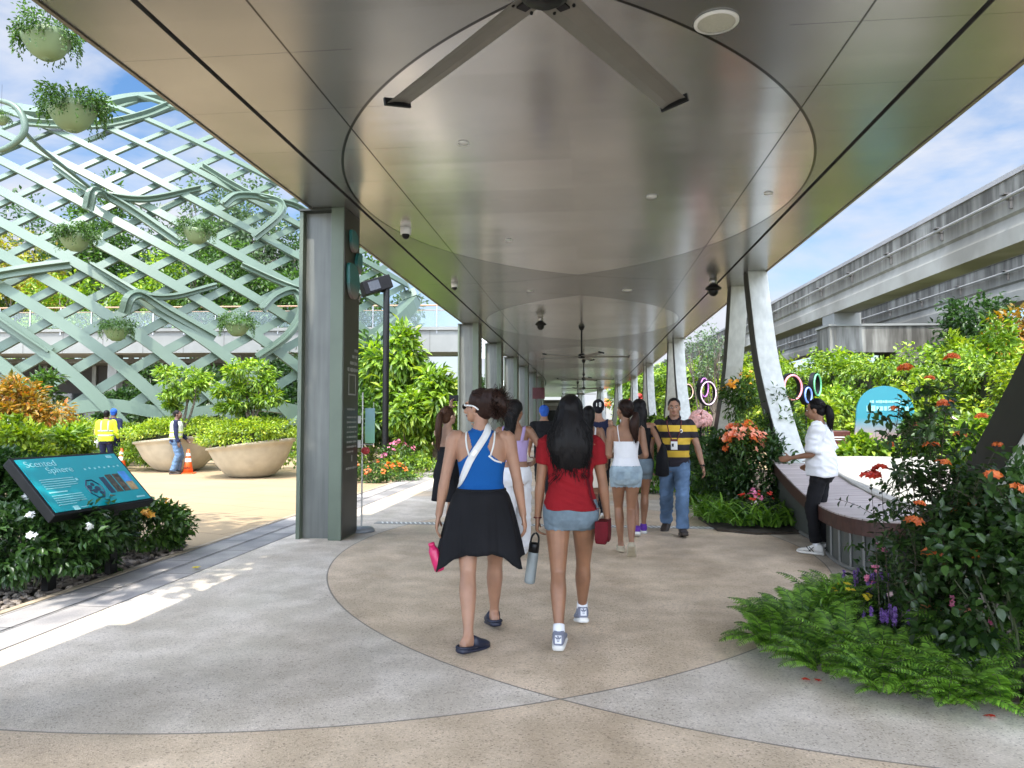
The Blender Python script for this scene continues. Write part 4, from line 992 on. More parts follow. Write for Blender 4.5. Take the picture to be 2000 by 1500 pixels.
def tree(loc, h, tr, crowns, n, leaf, m, label, group=None, name='tree', tpl=T_SIMPLE, clumps=26, rc=0.36, droop=0.35, inner=0.5, cat='tree', bark=None):
    e = empty(name, loc, 0, label, cat, group)
    b = MB(); th = h * 0.55
    tp = limb_path((0, 0, -0.1), (rng.uniform(-.04, .04) * h, rng.uniform(-.04, .04) * h, th), (rng.uniform(-.02, .02) * h, 0, 0))
    b.tube(tp, [tr * (1.25 - 0.75 * i / 5) for i in range(6)], 9)
    for c, r in crowns:
        k0 = tp[rng.integers(2, 6)]; q = np.array(c) + np.array([0, 0, -r[2] * 0.1]); b.tube(limb_path(k0, q, (0, 0, -0.06 * h)), [tr * 0.5 * (1 - 0.16 * i) for i in range(6)], 7)
        for _ in range(4):
            q2 = np.array(c) + rdir(1)[0] * np.array(r) * 0.75; b.tube(limb_path(q * 0.6 + k0 * 0.4, q2, (0, 0, 0.03 * h)), [tr * 0.22 * (1 - 0.15 * i) for i in range(6)], 5)
    b.build('trunk', bark or M_bark, e, True)
    vol = [r[0] * r[1] + r[0] * r[2] for c, r in crowns]; tot = sum(vol); Ps, Os = [], []
    for (c, r), v in zip(crowns, vol):
        P, o = crown_pts(int(n * v / tot), c, r, clumps, rc, inner, -0.8); Ps.append(P); Os.append(o)
    P, o = np.concatenate(Ps), np.concatenate(Os); D, Q = hang_dirs(o, droop=droop); s = rng.uniform(0.7, 1.25, len(P))
    leaves('crown', P, D, Q, leaf[0] * s, leaf[1] * s, m, e, tpl)
    return e
def ttree(px, py_base_d, py_top, wpx, m, n, label, group, leaf=None, lowfrac=0.3, lobes=4, **kw):
    """tree at photo column px and optical depth d, reaching up to py_top, crown wpx wide in the photo"""
    d = py_base_d; top = U(px, py_top, d); h = top.z; wd = wpx / FPX * d / 2
    cr = []; zc = h * (1 + lowfrac) / 2; rz = h * (1 - lowfrac) / 2
    cr.append(((0, 0, h - rz * 0.55), (wd * 0.62, wd * 0.62, rz * 0.55)))
    for k in range(lobes):
        a = 2 * PI * k / lobes + rng.uniform(0, 1); q = rng.uniform(0.4, 0.6)
        cr.append(((wd * q * math.cos(a), wd * q * math.sin(a), zc + rz * rng.uniform(-0.5, 0.3)), (wd * rng.uniform(.45, .6), wd * rng.uniform(.45, .6), rz * rng.uniform(.4, .55))))
    lf = leaf or (max(0.14, 0.0065 * d), max(0.07, 0.0036 * d))
    return tree((top.x, top.y, -0.06), h, 0.012 * h + 0.05, cr, n, lf, m, label, group, **kw)
# a tall tree behind the viewer on the plaza side: its crown shades the tiles and the panel planting
tree((-8.6, 2.2, -0.06), 11.5, 0.2, [((2.2, 1.6, 9.0), (3.3, 2.5, 1.3)), ((4.0, 2.4, 8.7), (2.0, 1.9, 1.1)), ((1.0, 1.9, 9.5), (2.4, 2.0, 1.2))], 15000, (0.24, 0.12), LM['mid'], 'tall shade tree beside the path, its crown above the picture', 'shade tree', clumps=60, rc=0.3, inner=0.2)
GB = 'trees behind the lattice dome'
# trees behind the dome and bridge, seen through the strips
for (px, d, pt_, wp, mm, n, lb) in [
    (40, 62, 440, 260, 'yellow', 6000, 'yellow green tree crown behind the dome at the edge of the plaza'),
    (200, 66, 335, 190, 'mid', 6000, 'tall dark tree rising behind the middle of the dome'),
    (300, 60, 490, 200, 'bright', 5500, 'bright green round tree behind the two middle baskets'),
    (440, 58, 450, 230, 'mid', 7000, 'broad fresh green tree behind the upper right basket'),
    (405, 70, 330, 170, 'grey', 4500, 'thin feathery tree standing high behind the dome'),
    (500, 75, 345, 220, 'grey', 4500, 'airy grey green tree close to the canopy edge'),
    (120, 56, 520, 200, 'bright', 5000, 'lime green low tree behind the bridge railing'),
    (560, 60, 520, 190, 'mid', 6000, 'bright tree behind the bridge next to the big column'),
    (700, 62, 470, 150, 'mid', 5000, 'green tree showing between the column and the black pole'),
    (790, 80, 560, 120, 'grey', 3000, 'pale feathery tree above the bridge beyond the black pole'),
    (-120, 60, 430, 300, 'mid', 5000, 'mid green tree past the edge of the plaza'),
    (60, 72, 400, 320, 'deep', 6000, 'dark tree mass behind the yellow green crown'), (255, 74, 400, 300, 'deep', 6000, 'dark tree mass behind the two left baskets'), (420, 78, 395, 320, 'deep', 6000, 'dark tree mass behind the broad fresh green tree'), (570, 76, 430, 260, 'deep', 5000, 'dark tree mass behind the big column')]:
    ttree(px, d, pt_, wp, LM[mm], n, lb, GB, clumps=22)
# dark planting under the bridge
GU2 = 'shrubs under the footbridge'
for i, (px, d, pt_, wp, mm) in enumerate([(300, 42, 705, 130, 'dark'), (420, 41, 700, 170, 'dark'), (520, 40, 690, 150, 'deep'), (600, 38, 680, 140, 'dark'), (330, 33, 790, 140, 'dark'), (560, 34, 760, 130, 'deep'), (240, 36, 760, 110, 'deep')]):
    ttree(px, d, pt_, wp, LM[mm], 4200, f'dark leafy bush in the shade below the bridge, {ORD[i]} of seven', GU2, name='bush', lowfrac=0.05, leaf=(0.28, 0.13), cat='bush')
# large-leaved young trees right of the big column
GM = 'young broad-leaved trees right of the column'
for (px, d, pt_, wp, mm, n, lf, lb) in [
    (780, 24, 640, 120, 'bright', 3200, (0.34, 0.12), 'tall bright big-leaved tree directly behind the black pole'),
    (725, 26, 660, 110, 'mid', 3000, (0.34, 0.12), 'big-leaved tree between the teal column and the black pole'),
    (850, 22, 715, 120, 'bright', 2200, (0.32, 0.11), 'slim young tree with drooping long leaves beside the second column'),
    (710, 23, 760, 110, 'mid', 2200, (0.30, 0.11), 'low big-leaved bush tree close behind the hanging leaf-print stand'),
    (800, 21.5, 770, 90, 'bright', 1700, (0.28, 0.10), 'small leafy tree between the pole and the slim young tree'),
    (870, 28, 740, 90, 'deep', 2000, (0.34, 0.12), 'dark big-leaved tree partly hidden by the second column')]:
    ttree(px, d, pt_, wp, LM[mm], n, lb, GM, leaf=lf, lowfrac=0.22, droop=0.5, rc=0.42, tpl=T_OVATE)
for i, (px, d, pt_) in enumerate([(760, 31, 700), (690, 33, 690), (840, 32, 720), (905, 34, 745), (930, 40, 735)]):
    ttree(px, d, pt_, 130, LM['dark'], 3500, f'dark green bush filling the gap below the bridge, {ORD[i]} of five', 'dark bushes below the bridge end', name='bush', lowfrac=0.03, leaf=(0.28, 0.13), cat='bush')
def at(px, py, z=0.0): g = G(px, py, z); return (g.x, g.y, z)
# low hedge and flowers beyond the column
GH = 'low clipped hedges beyond the column'
g = G(800, 928); 
for (x, y, rr, lb) in [((830, 926), 0, (1.5, 1.3, 0.42), 'low bright groundcover mound beside the drain strip beyond the column'), ((760, 905), 0, (1.7, 1.2, 0.5), 'low green groundcover mound around the foot of the black pole'), ((880, 905), 0, (1.2, 1.3, 0.5), 'low green groundcover mound behind the woman with raised arm')]:
    shrub('groundcover', at(*x), rr, 4200, (0.11, 0.05), LM['bright'], lb, 'groundcover', GH, 60, 0.26, 0.1, st=False)
shrub('flower_bed', at(735, 938), (1.0, 0.6, 0.3), 2200, (0.09, 0.04), LM['mid'], 'low plants with small orange red flowers beside the leaf-print stand', 'flowering plant', None, 40, 0.28, 0.1, [(26, FM['orange'], 0.05, 0.2)], st=False)
shrub('pink_flower_bush', at(780, 925), (0.45, 0.4, 0.42), 900, (0.10, 0.045), LM['mid'], 'small bush with pale pink flowers near the foot of the black pole', 'flowering plant', None, 24, 0.32, None, [(14, FM['pink'], 0.06, 0.1)])
# planter bowls with clipped hedge and a cloud-pruned tree
def bowl(px, py, d_scale, label, lbl2, tilt):
    g = G(px, py, -0.03); e = empty('planter_bowl', (g.x, g.y, -0.03), 0, label, 'planter', 'big stone planter bowls on the plaza')
    Rb = 1.02 * d_scale; Mt = Matrix.Rotation(tilt, 3, 'Y')
    M_st = mat('bowl_stone', (0.42, 0.36, 0.26), 0.8, 0, 0.15, 3, 0.2, 50)
    pr = [(0, 0.0), (0.42, 0.0), (0.62, 0.08), (0.85, 0.35), (1.0, 0.68), (1.04, 0.78), (1.10, 0.80), (1.10, 0.86), (1.0, 0.86), (0.92, 0.70), (0, 0.70)]
    b = MB(); rs = []
    for r_, z in pr:
        k = z / 0.86; rs.append([Vector((Rb * r_ * math.cos(a), Rb * r_ * math.sin(a), Rb * z + k * k * Rb * r_ * math.cos(a) * math.tan(tilt))) for a in [2 * PI * j / 40 for j in range(40)]])
    b.rings(rs); b.build('bowl', M_st, e, True)
    h = empty('clipped_hedge', (g.x, g.y, 0.62 * Rb), 0, lbl2, 'hedge', 'clipped round hedges in the stone bowls')
    P, out = crown_pts(9500, (0, 0, 0.42), (1.22 * Rb, 1.22 * Rb, 0.42), 90, 0.22, 0.75, -0.3); D, Q = hang_dirs(out, droop=0.1)
    P[:, 2] += P[:, 0] * math.tan(tilt) * 0.8
    leaves('foliage', P, D, Q, 0.085 * rng.uniform(0.7, 1.2, len(P)), 0.042, LM['lime'], h)
    b = MB(); b.lathe([(0, -0.05), (0.9 * Rb, -0.05), (0.95 * Rb, 0.35), (0, 0.4)], n=20); b.build('branches', mat('hedge_core', (0.025, 0.03, 0.012), 0.9, 0, 0.4, 12), h)
    return g, Rb
g1, r1 = bowl(490, 931, 0.98, 'pale stone planter bowl nearest the big column with its rim rising to one side', 'yellow green clipped hedge in the bowl nearest the column', 0.13)
g2, r2 = bowl(348, 919, 1.06, 'pale stone planter bowl behind the worker in blue jeans', 'yellow green clipped hedge in the bowl behind the worker in jeans', 0.10)
bowl(215, 905, 0.8, 'pale stone planter bowl behind the worker in the yellow vest', 'clipped green hedge behind the worker in the yellow vest', 0.0)
def cloud_tree(g, px, items, label):
    e = empty('cloud_pruned_tree', (g.x, g.y, 0.9), 0, label, 'tree', 'cloud-pruned trees in the stone bowls')
    b = MB(); Ps, Os = [], []
    for (qx, qy, rx_, rz_) in items:
        p = PY(qx, qy, g.y); c = (p.x - g.x, rng.uniform(-.2, .2), p.z - 0.9); s = g.y / FPX
        b.tube(limb_path((0.02, 0, 0), c, (rng.uniform(-.15, .15), 0, 0.1)), [0.045, 0.04, 0.035, 0.03, 0.022, 0.012], 6)
        P, o = crown_pts(int(520 * max(0.6, rx_ / 40)), c, (rx_ * s, rx_ * s, rz_ * s), 18, 0.38, 0.5, -0.6); Ps.append(P); Os.append(o)
    b.build('trunk', M_bark, e, True)
    P, o = np.concatenate(Ps), np.concatenate(Os); D, Q = hang_dirs(o, droop=0.35); leaves('crown', P, D, Q, 0.17 * rng.uniform(.7, 1.2, len(P)), 0.06, LM['bright'], e)
cloud_tree(g1, 490, [(485, 728, 48, 20), (460, 765, 30, 14), (480, 785, 45, 16), (525, 778, 28, 14), (455, 800, 25, 12), (515, 748, 26, 14)], 'cloud-pruned tree with layered crowns in the bowl nearest the column')
cloud_tree(g2, 350, [(365, 738, 42, 20), (355, 770, 30, 14), (320, 730, 22, 14), (340, 795, 18, 10), (385, 755, 20, 12)], 'open cloud-pruned tree in the bowl behind the worker in jeans')
# hedges and bushes at the far left
GL2 = 'plants around the info panel'
for (px, py, d, rr, n, lf, mm, fl, lb, nm) in [
    (150, 0, 22, (1.9, 1.2, 0.75), 5200, (0.13, 0.06), 'lime', [], 'rounded bright hedge just left of the worker in the yellow vest', 'hedge'),
    (60, 0, 20.5, (1.6, 1.2, 0.8), 4200, (0.13, 0.06), 'bright', [], 'rounded bright hedge behind the orange leaved shrub', 'hedge'),
    (268, 0, 21, (0.8, 0.8, 0.42), 1500, (0.11, 0.05), 'bright', [], 'small low bush between the two stone bowls and the cone', 'bush'),
    (575, 0, 21, (0.9, 0.9, 0.5), 1500, (0.11, 0.05), 'bright', [], 'small low bush between the stone bowl and the big column', 'bush'),
    (395, 0, 23, (1.3, 0.8, 0.7), 1800, (0.13, 0.06), 'mid', [], 'low green bush showing between the two large bowls', 'bush')]:
    q = U(px, 815, d); shrub(nm, (q.x, q.y, -0.03), rr, n, lf, LM[mm], lb, nm, None, 70, 0.26, None, fl, st=False)
def ushrub(px, pyc, d, rx_px, rz_px, n, lf, mm, lb, fl=(), nm='shrub', ground=True, grp=None, **kw):
    """shrub whose crown is centred on photo point (px, pyc) at optical depth d, half sizes given in photo pixels"""
    q = U(px, pyc, d); s = d / FPX; rr = (rx_px * s, rx_px * s * 0.8, rz_px * s)
    return shrub(nm, (q.x, q.y, -0.02), rr, n, lf, LM[mm], lb, kw.pop('cat', 'shrub'), grp, zc=q.z + 0.02, fl=fl, **kw)
ushrub(45, 800, 12.5, 75, 60, 2600, (0.13, 0.05), 'orange', 'tall shrub with orange and yellow leaves above the panel', clumps=34, rc=0.3, inner=0.35)
ushrub(80, 760, 13.5, 45, 28, 500, (0.16, 0.06), 'mid', 'thin green shrub tips showing above the orange leaved shrub', clumps=12, rc=0.4, inner=0.3)
ushrub(105, 875, 10.5, 65, 40, 2600, (0.13, 0.05), 'bright', 'fresh green bush right behind the top edge of the panel', clumps=40, rc=0.3)
ushrub(30, 885, 9.5, 85, 60, 3000, (0.13, 0.055), 'lime', 'bright yellow green bush at the picture edge behind the panel', clumps=40, rc=0.3)
ushrub(10, 850, 11, 25, 18, 150, (0.1, 0.05), 'bright', 'small bush with white flowers at the very edge', [(14, FM['white'], 0.07, -0.2)], clumps=10)
ushrub(15, 960, 7.0, 70, 80, 2600, (0.10, 0.045), 'deep', 'dark green bush left of the panel frame', clumps=40, rc=0.3)
ushrub(60, 1050, 6.3, 140, 80, 5200, (0.085, 0.04), 'deep', 'dark green bush with white star flowers in front of the panel posts', [(16, FM['white'], 0.03, -0.3)], clumps=70, rc=0.26)
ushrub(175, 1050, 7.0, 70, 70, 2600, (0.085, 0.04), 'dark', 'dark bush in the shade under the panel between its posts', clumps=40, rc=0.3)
ushrub(285, 1030, 8.0, 80, 48, 3600, (0.08, 0.04), 'mid', 'low mounded bush with orange flowers beside the panel', [(9, FM['gold'], 0.05, 0.3)], clumps=60, rc=0.27)
ushrub(240, 985, 8.0, 40, 25, 500, (0.08, 0.035), 'mid', 'loose green sprigs with orange blooms just under the panel corner', [(9, FM['gold'], 0.05, 0.0)], clumps=14)
# hanging baskets on the dome
def basket(px, py, d, wpx, label, flip=1, n=900):
    p = U(px, py, d); s = wpx / FPX * d / 2 * 0.82; e = empty('hanging_basket', p, rng.uniform(-0.4, 0.4), label, 'hanging basket', 'hanging planters around the dome')
    pr = [(0.0, -1.05), (0.30, -1.02), (0.62, -0.78), (0.92, -0.25), (1.0, 0.0), (0.94, 0.0), (0.8, -0.15), (0, -0.15)]
    rs = []
    for r_, z in pr:
        rs.append([Vector((s * r_ * (abs(math.cos(a)) ** 0.8) * math.copysign(1, math.cos(a)), s * r_ * 0.9 * math.sin(a), s * (z * 0.95 + 0.12 * flip * math.cos(a) * (1 + z)))) for a in [2 * PI * j / 24 for j in range(24)]])
    b = MB(); b.rings(rs); b.build('bowl', mat('basket_green', (0.15, 0.20, 0.095), 0.5, 0, 0.12, 1.5), e, True)
    P, o = crown_pts(int(n * 1.5), (0, 0, s * 0.22), (s * 1.45, s * 1.4, s * 0.62), 40, 0.32, 0.5, -0.75); D, Q = hang_dirs(o, droop=0.5)
    leaves('foliage', P, D, Q, s * 0.2 * rng.uniform(.7, 1.2, len(P)), s * 0.09, LM['mid'], e)
    tp, td = [], []
    for k in range(44):
        a = rng.uniform(0, 2 * PI); ln_ = s * rng.uniform(0.3, 1.1)
        for i in range(14):
            t = i / 13; tp.append((s * (1.02 + 0.22 * math.sin(t * 2.2)) * math.cos(a) + rng.normal() * s * .03, s * (1.0 + 0.2 * math.sin(t * 2.2)) * math.sin(a) + rng.normal() * s * .03, s * 0.1 - ln_ * t)); td.append((math.cos(a), math.sin(a), -0.8))
    tp, td = np.array(tp), np.array(td) + rng.normal(size=(len(tp), 3)) * 0.5
    leaves('trailing_vines', tp, td, rng.normal(size=tp.shape) * 0.4 + np.array([0, -0.4, 1]), s * 0.15, s * 0.07, LM['mid'], e)
    if d < 20:
        b = MB(); b.cyl((0, 0, -s * 0.2), (0, 0, s * 4.5), s * 0.012, 6); b.build('hanging_wire', M_blkmet, e)
basket(92, 72, 19.0, 112, 'hanging planter highest of all, seen against the sky by the canopy edge', n=800)
basket(142, 212, 20.5, 112, 'hanging planter with yellow green tufts just below the highest planter', n=1100)
basket(148, 462, 23.2, 72, 'bushy hanging planter at mid height left of the dome centre', n=1300)
basket(385, 450, 23.0, 66, 'hanging planter with pale bowl between the two upper hooks', -1, n=900)
basket(228, 642, 23.0, 60, 'hanging planter under the lower hook above the yellow vest worker', n=700)
basket(463, 632, 23.2, 62, 'hanging planter nearest the big column with light green leaves', -1, n=700)
basket(2, 230, 16.8, 36, 'dark hanging planter cut by the picture edge in the near hook', n=400)
# ---------------------------------------------------------------- right side: climbing hedge wall
GR = 'climbing hedge along the garden edge'
def hedge_wall(x0, y0, x1, y1, h0, h1, n, lf, m, label, thick=0.9):
    e = empty('climbing_hedge', (x0, y0, -0.05), 0, label, 'hedge', GR)
    L_ = math.hypot(x1 - x0, y1 - y0); ux_ = np.array([(x1 - x0) / L_, (y1 - y0) / L_, 0]); nx = np.array([-ux_[1], ux_[0], 0])
    if nx[0] > 0: nx = -nx
    k = int(L_ * 9); cu, cz = rng.uniform(0, L_, k), rng.uniform(0, 1, k) ** 0.8
    hh = h0 + (h1 - h0) * cu / L_; hh = hh + 0.35 * np.sin(cu * 1.9 + x0) + 0.25 * np.sin(cu * 4.3)
    cd = rng.uniform(-0.25, 0.25, k) + 0.35 * np.sin(cu * 2.6 + cz * 5) * (1 - cz * 0.3)
    C = cu[:, None] * ux_ + (thick * 0.5 + cd)[:, None] * nx + (cz * hh)[:, None] * np.array([0, 0, 1])
    # a top row of clumps rolling over the crest
    kt = int(L_ * 3.2); tu = rng.uniform(0, L_, kt); th_ = h0 + (h1 - h0) * tu / L_ + 0.35 * np.sin(tu * 1.9 + x0) + 0.25 * np.sin(tu * 4.3)
    Ct = tu[:, None] * ux_ + rng.uniform(-0.6, 0.4, (kt, 1)) * nx + th_[:, None] * np.array([0, 0, 1])
    C = np.concatenate([C, Ct]); q = rng.integers(0, len(C), n); u = rdir(n) * (rng.uniform(0, 1, (n, 1)) ** 0.5) * rng.uniform(0.28, 0.5, len(C))[q][:, None]
    P = C[q] + u; out = nrm(nx * 0.7 + nrm(u) * 0.8 + np.array([0, 0, 0.25])); D, Q = hang_dirs(out, droop=0.5); s = rng.uniform(0.7, 1.25, n)
    leaves('foliage', P, D, Q, lf[0] * s, lf[1] * s, m, e)
    b = MB(); pts = [np.array([0, 0, 0]), ux_ * L_]
    b.rings([[tuple(p + nx * -0.2), tuple(p + nx * 0.25), tuple(p + nx * 0.2 + np.array([0, 0, hv * 0.93])), tuple(p - nx * 0.2 + np.array([0, 0, hv * 0.93]))] for p, hv in zip(pts, (h0, h1))])
    b.build('branches', mat('hedge_core', (0.025, 0.03, 0.012), 0.9, 0, 0.4, 12), e)
segs = [(9.3, 6.5, 9.2, 12, 2.7, 2.6, 9000, (0.12, 0.06), 'bright', 'bright climbing hedge beyond the near orange flowered shrub'),
        (9.2, 12, 9.1, 17, 2.6, 2.7, 12000, (0.13, 0.065), 'lime', 'sunlit climbing hedge behind the turquoise garden sign'),
        (9.1, 17, 8.9, 23, 2.75, 3.0, 12000, (0.14, 0.07), 'bright', 'climbing hedge behind the woman in the white shirt'),
        (8.9, 23, 8.6, 32, 3.1, 3.5, 12000, (0.17, 0.085), 'bright', 'climbing hedge between the two white legs'),
        (8.6, 32, 8.2, 46, 3.7, 4.2, 10000, (0.24, 0.12), 'lime', 'far climbing hedge beyond the striped shirt man'),
        (8.2, 46, 3.5, 80, 5.0, 5.5, 9000, (0.34, 0.17), 'bright', 'farthest climbing hedge closing the end of the garden')]
for s_ in segs: hedge_wall(*s_[:8], LM[s_[8]], s_[9])
fe = empty('mesh_fence', (8.6, 9.5, 0), 0, 'grey steel mesh fence with posts in front of the hedge', 'fence')
b = MB()
for k in range(40): b.box2((-0.004, -3.0 + k * 0.16, 0.1), (0.004, -2.996 + k * 0.16, 2.85))
for k in range(18): b.box2((-0.004, -3.0, 0.1 + k * 0.16), (0.004, 3.3, 0.104 + k * 0.16))
b.build('mesh', M_steel, fe)
for y in (-1.6, 0.4, 2.4): b = MB(); b.cyl((0, y, -0.05), (0, y, 2.9), 0.035, 8); b.build('post', M_steel, fe)
# trees beyond the hedge under the monorail
GT = 'trees beyond the hedge below the monorail'
for (px, d, pt_, wp, mm, n, lf, lb) in [
    (1905, 25, 560, 230, 'deep', 7000, (0.22, 0.10), 'dark tree under the beams at the edge of the picture'),
    (1985, 22, 585, 160, 'orange', 2600, (0.2, 0.09), 'tree with rusty orange new leaves below the beams'),
    (1830, 30, 620, 130, 'dark', 4500, (0.24, 0.11), 'shadowy tree right of the crosshead pier'),
    (1960, 19, 625, 130, 'bright', 2600, (0.26, 0.09), 'bright feathery young tree above the hedge at the edge'),
    (1880, 21, 640, 120, 'lime', 2600, (0.24, 0.09), 'bright light green young tree left of the rusty one'),
    (1700, 45, 690, 240, 'dark', 5000, (0.3, 0.14), 'dark trees far behind the crosshead pier'),
    (1395, 27, 625, 90, 'grey', 700, (0.14, 0.06), 'thin airy tree with sparse leaves between the white legs'),
    (1370, 33, 640, 90, 'grey', 700, (0.16, 0.07), 'thin airy tree next to the third white frame'),
    (1450, 60, 730, 200, 'mid', 3500, (0.35, 0.16), 'far tree mass beyond the hedge under the far beams'),
    (1250, 70, 705, 150, 'bright', 3500, (0.4, 0.2), 'far bright tree framed by the distant white columns'),
    (1330, 62, 690, 120, 'mid', 3000, (0.35, 0.16), 'far green tree beyond the third white frame')]:
    ttree(px, d, pt_, wp, LM[mm], n, lb, GT, leaf=lf, lowfrac=0.15 if n > 1000 else 0.45, clumps=20)
# ---------------------------------------------------------------- flower beds on the right
def fronds(name, loc, n, ln, m, label, cat='fern', group=None, wid=0.15, arch=0.78, pin=23, spread=(0, 2 * PI), tilt=(0.75, 1.45)):
    e = empty(name, loc, 0, label, cat, group); P, D, Q, LL = [], [], [], []; b = MB()
    for k in range(n):
        a = rng.uniform(*spread); el = rng.uniform(*tilt); L0 = ln * rng.uniform(0.6, 1.1); hd = np.array([math.cos(a), math.sin(a), 0]); sd = np.array([-math.sin(a), math.cos(a), 0])
        rac = []
        for i in range(pin):
            t = i / (pin - 1); ang = el - arch * 1.7 * t ** 1.3
            rac.append((rac[-1] if rac else np.array([0.06 * math.cos(a), 0.06 * math.sin(a), 0.0])) + (hd * math.cos(ang) + np.array([0, 0, math.sin(ang)])) * L0 / pin)
        for i in range(1, pin):
            t = i / (pin - 1); d = rac[i] - rac[i - 1]; d = d / np.linalg.norm(d); up = np.cross(sd, d); up = up if up[2] > 0 else -up
            wl = wid * L0 * (math.sin(PI * min(1, (0.12 + t * 0.88))) ** 0.7) * 1.2 + 0.006
            for s in (-1, 1):
                P.append(rac[i]); D.append(sd * s * 0.92 + d * 0.45 - up * 0.12); Q.append(up + sd * s * 0.25); LL.append(wl * rng.uniform(.85, 1.1))
        b.tube(rac[::3] + [rac[-1]], 0.0026, 4)
    LL = np.array(LL); leaves('fronds', P, D, Q, LL, np.minimum(LL * 0.18, 0.0095) + 0.003, m, e, T_STRAP); b.build('stalks', M_stem, e); return e
def straps(name, loc, n, ln, wd, m, label, cat='strap-leaved plant', group=None, arch=1.0, rad=0.1):
    e = empty(name, loc, 0, label, cat, group); V, F = [], []
    mb = MB()
    for k in range(n):
        a = rng.uniform(0, 2 * PI); el = rng.uniform(0.7, 1.4); L0 = ln * rng.uniform(0.6, 1.15); hd = Vector((math.cos(a), math.sin(a), 0)); sd = Vector((-math.sin(a), math.cos(a), 0))
        p = Vector((rng.uniform(-rad, rad), rng.uniform(-rad, rad), 0)); rs = []
        for i in range(6):
            t = i / 5; ang = el - arch * 1.8 * t; w_ = wd * (1 - t ** 2.2) * 0.5 + 0.001; up = hd * -math.sin(ang) + Vector((0, 0, math.cos(ang)))
            rs.append([p - sd * w_ + up * w_ * 0.4, p, p + sd * w_ + up * w_ * 0.4]); p = p + (hd * math.cos(ang) + Vector((0, 0, math.sin(ang)))) * L0 / 5
        mb.rings(rs, cap=False, closed=False)
    mb.build('leaves', m, e); return e
def tall_flower(loc, tips, leaf, m, fm, label, cat='flowering shrub', fsz=0.03, nlv=26, side=7, fl_every=1, name='flowering_shrub', rad=0.006, flat=0.5):
    """arching stems from one foot up to the given tips, paired leaves, side shoots and a flower head at the tip"""
    e = empty(name, loc, 0, label, cat); b = MB(); P, D, Q, C, Nf = [], [], [], [], []
    for k, tip in enumerate(tips):
        tip = np.array(tip, float); p0 = np.array([rng.normal() * 0.08, rng.normal() * 0.08, 0]); mid = (p0 * 0.65 + tip * 0.35) * np.array([0.75, 0.75, 1]) + np.array([0, 0, tip[2] * 0.16])
        path = [p0 * (1 - t) ** 2 + mid * 2 * t * (1 - t) + tip * t * t for t in np.linspace(0, 1, 14)]
        b.tube(path, [rad * (1 - 0.065 * i) for i in range(14)], 5)
        def grow(path, cnt, t0):
            for i in range(cnt):
                t = t0 + (1 - t0) * i / cnt; f = t * (len(path) - 1); j = min(int(f), len(path) - 2); p = path[j] + (path[j + 1] - path[j]) * (f - j); d = nrm(path[j + 1] - path[j])
                s = nrm(np.cross(d, rdir(1)[0]))
                for sg in (-1, 1):
                    P.append(p); D.append(s * sg + d * 0.35 + np.array([0, 0, -0.15])); Q.append(d + np.array([0, 0, 0.6]) + rng.normal(size=3) * 0.3)
        grow(path, nlv, 0.18)
        for _ in range(side):
            j = rng.integers(4, 13); q0 = path[j]; dr = rdir(1)[0] * np.array([1, 1, 0.5]) + np.array([0, 0, 0.45]); q1 = q0 + nrm(dr) * rng.uniform(0.12, 0.34); sp = [q0 + (q1 - q0) * t + np.array([0, 0, 0.03 * math.sin(PI * t)]) for t in np.linspace(0, 1, 5)]
            b.tube(sp, [rad * 0.45, rad * 0.4, rad * 0.35, rad * 0.3, rad * 0.2], 4); grow(sp, 6, 0.2)
        if fm and k % fl_every == 0:
            c = tip; nf = 16; dd = rdir(nf); dd[:, 2] = np.abs(dd[:, 2]) * flat; sz_ = fsz * rng.uniform(0.6, 1.1); flowers('flower_head', c + dd * sz_ * 1.4, dd + np.array([0, -0.3, 0.6]), sz_ * rng.uniform(0.8, 1.2, nf), fm, e, 5, 0.5)
    s = rng.uniform(0.6, 1.2, len(P)); leaves('foliage', P, D, Q, leaf[0] * s, leaf[1] * s, m, e, T_OVATE); b.build('stems', mat('dark_stem', (0.045, 0.035, 0.02), 0.8), e)
    return e
# near bed, front right
base = G(1800, 1290)
tips = []
for (px, py, d) in [(1745, 800, 5.0), (1770, 720, 5.2), (1815, 740, 5.0), (1848, 790, 4.9), (1918, 815, 4.8), (1795, 985, 4.4), (1785, 1020, 4.3), (1840, 905, 4.7), (1875, 850, 5.0),
                    (1940, 930, 4.3), (1985, 955, 4.2), (1960, 1005, 4.3), (1905, 985, 4.5), (1860, 1000, 4.5), (1820, 870, 5.2), (1900, 1085, 4.2), (1740, 870, 5.1), (1790, 830, 5.3), (1860, 700, 5.2), (1820, 1080, 4.2), (1950, 870, 4.9)]:
    q = U(px, py, d); tips.append((q.x - base.x, q.y - base.y, q.z))
tall_flower((base.x, base.y, 0), tips, (0.062, 0.033), LM['dark'], FM['orange'], 'tall airy shrub with orange flower heads towering over the near bed', nlv=24, side=11, fsz=0.030)
q = U(1700, 930, 5.0); tall_flower((base.x - .15, base.y + .2, 0), [(q.x - base.x + .15, q.y - base.y - .2, q.z), (q.x - base.x + .2, q.y - base.y - .25, q.z + .05)], (0.06, 0.03), LM['dark'], FM['red'], 'slender shoot with bright red flower head leaning over the bench', nlv=12, side=3, fsz=0.035)
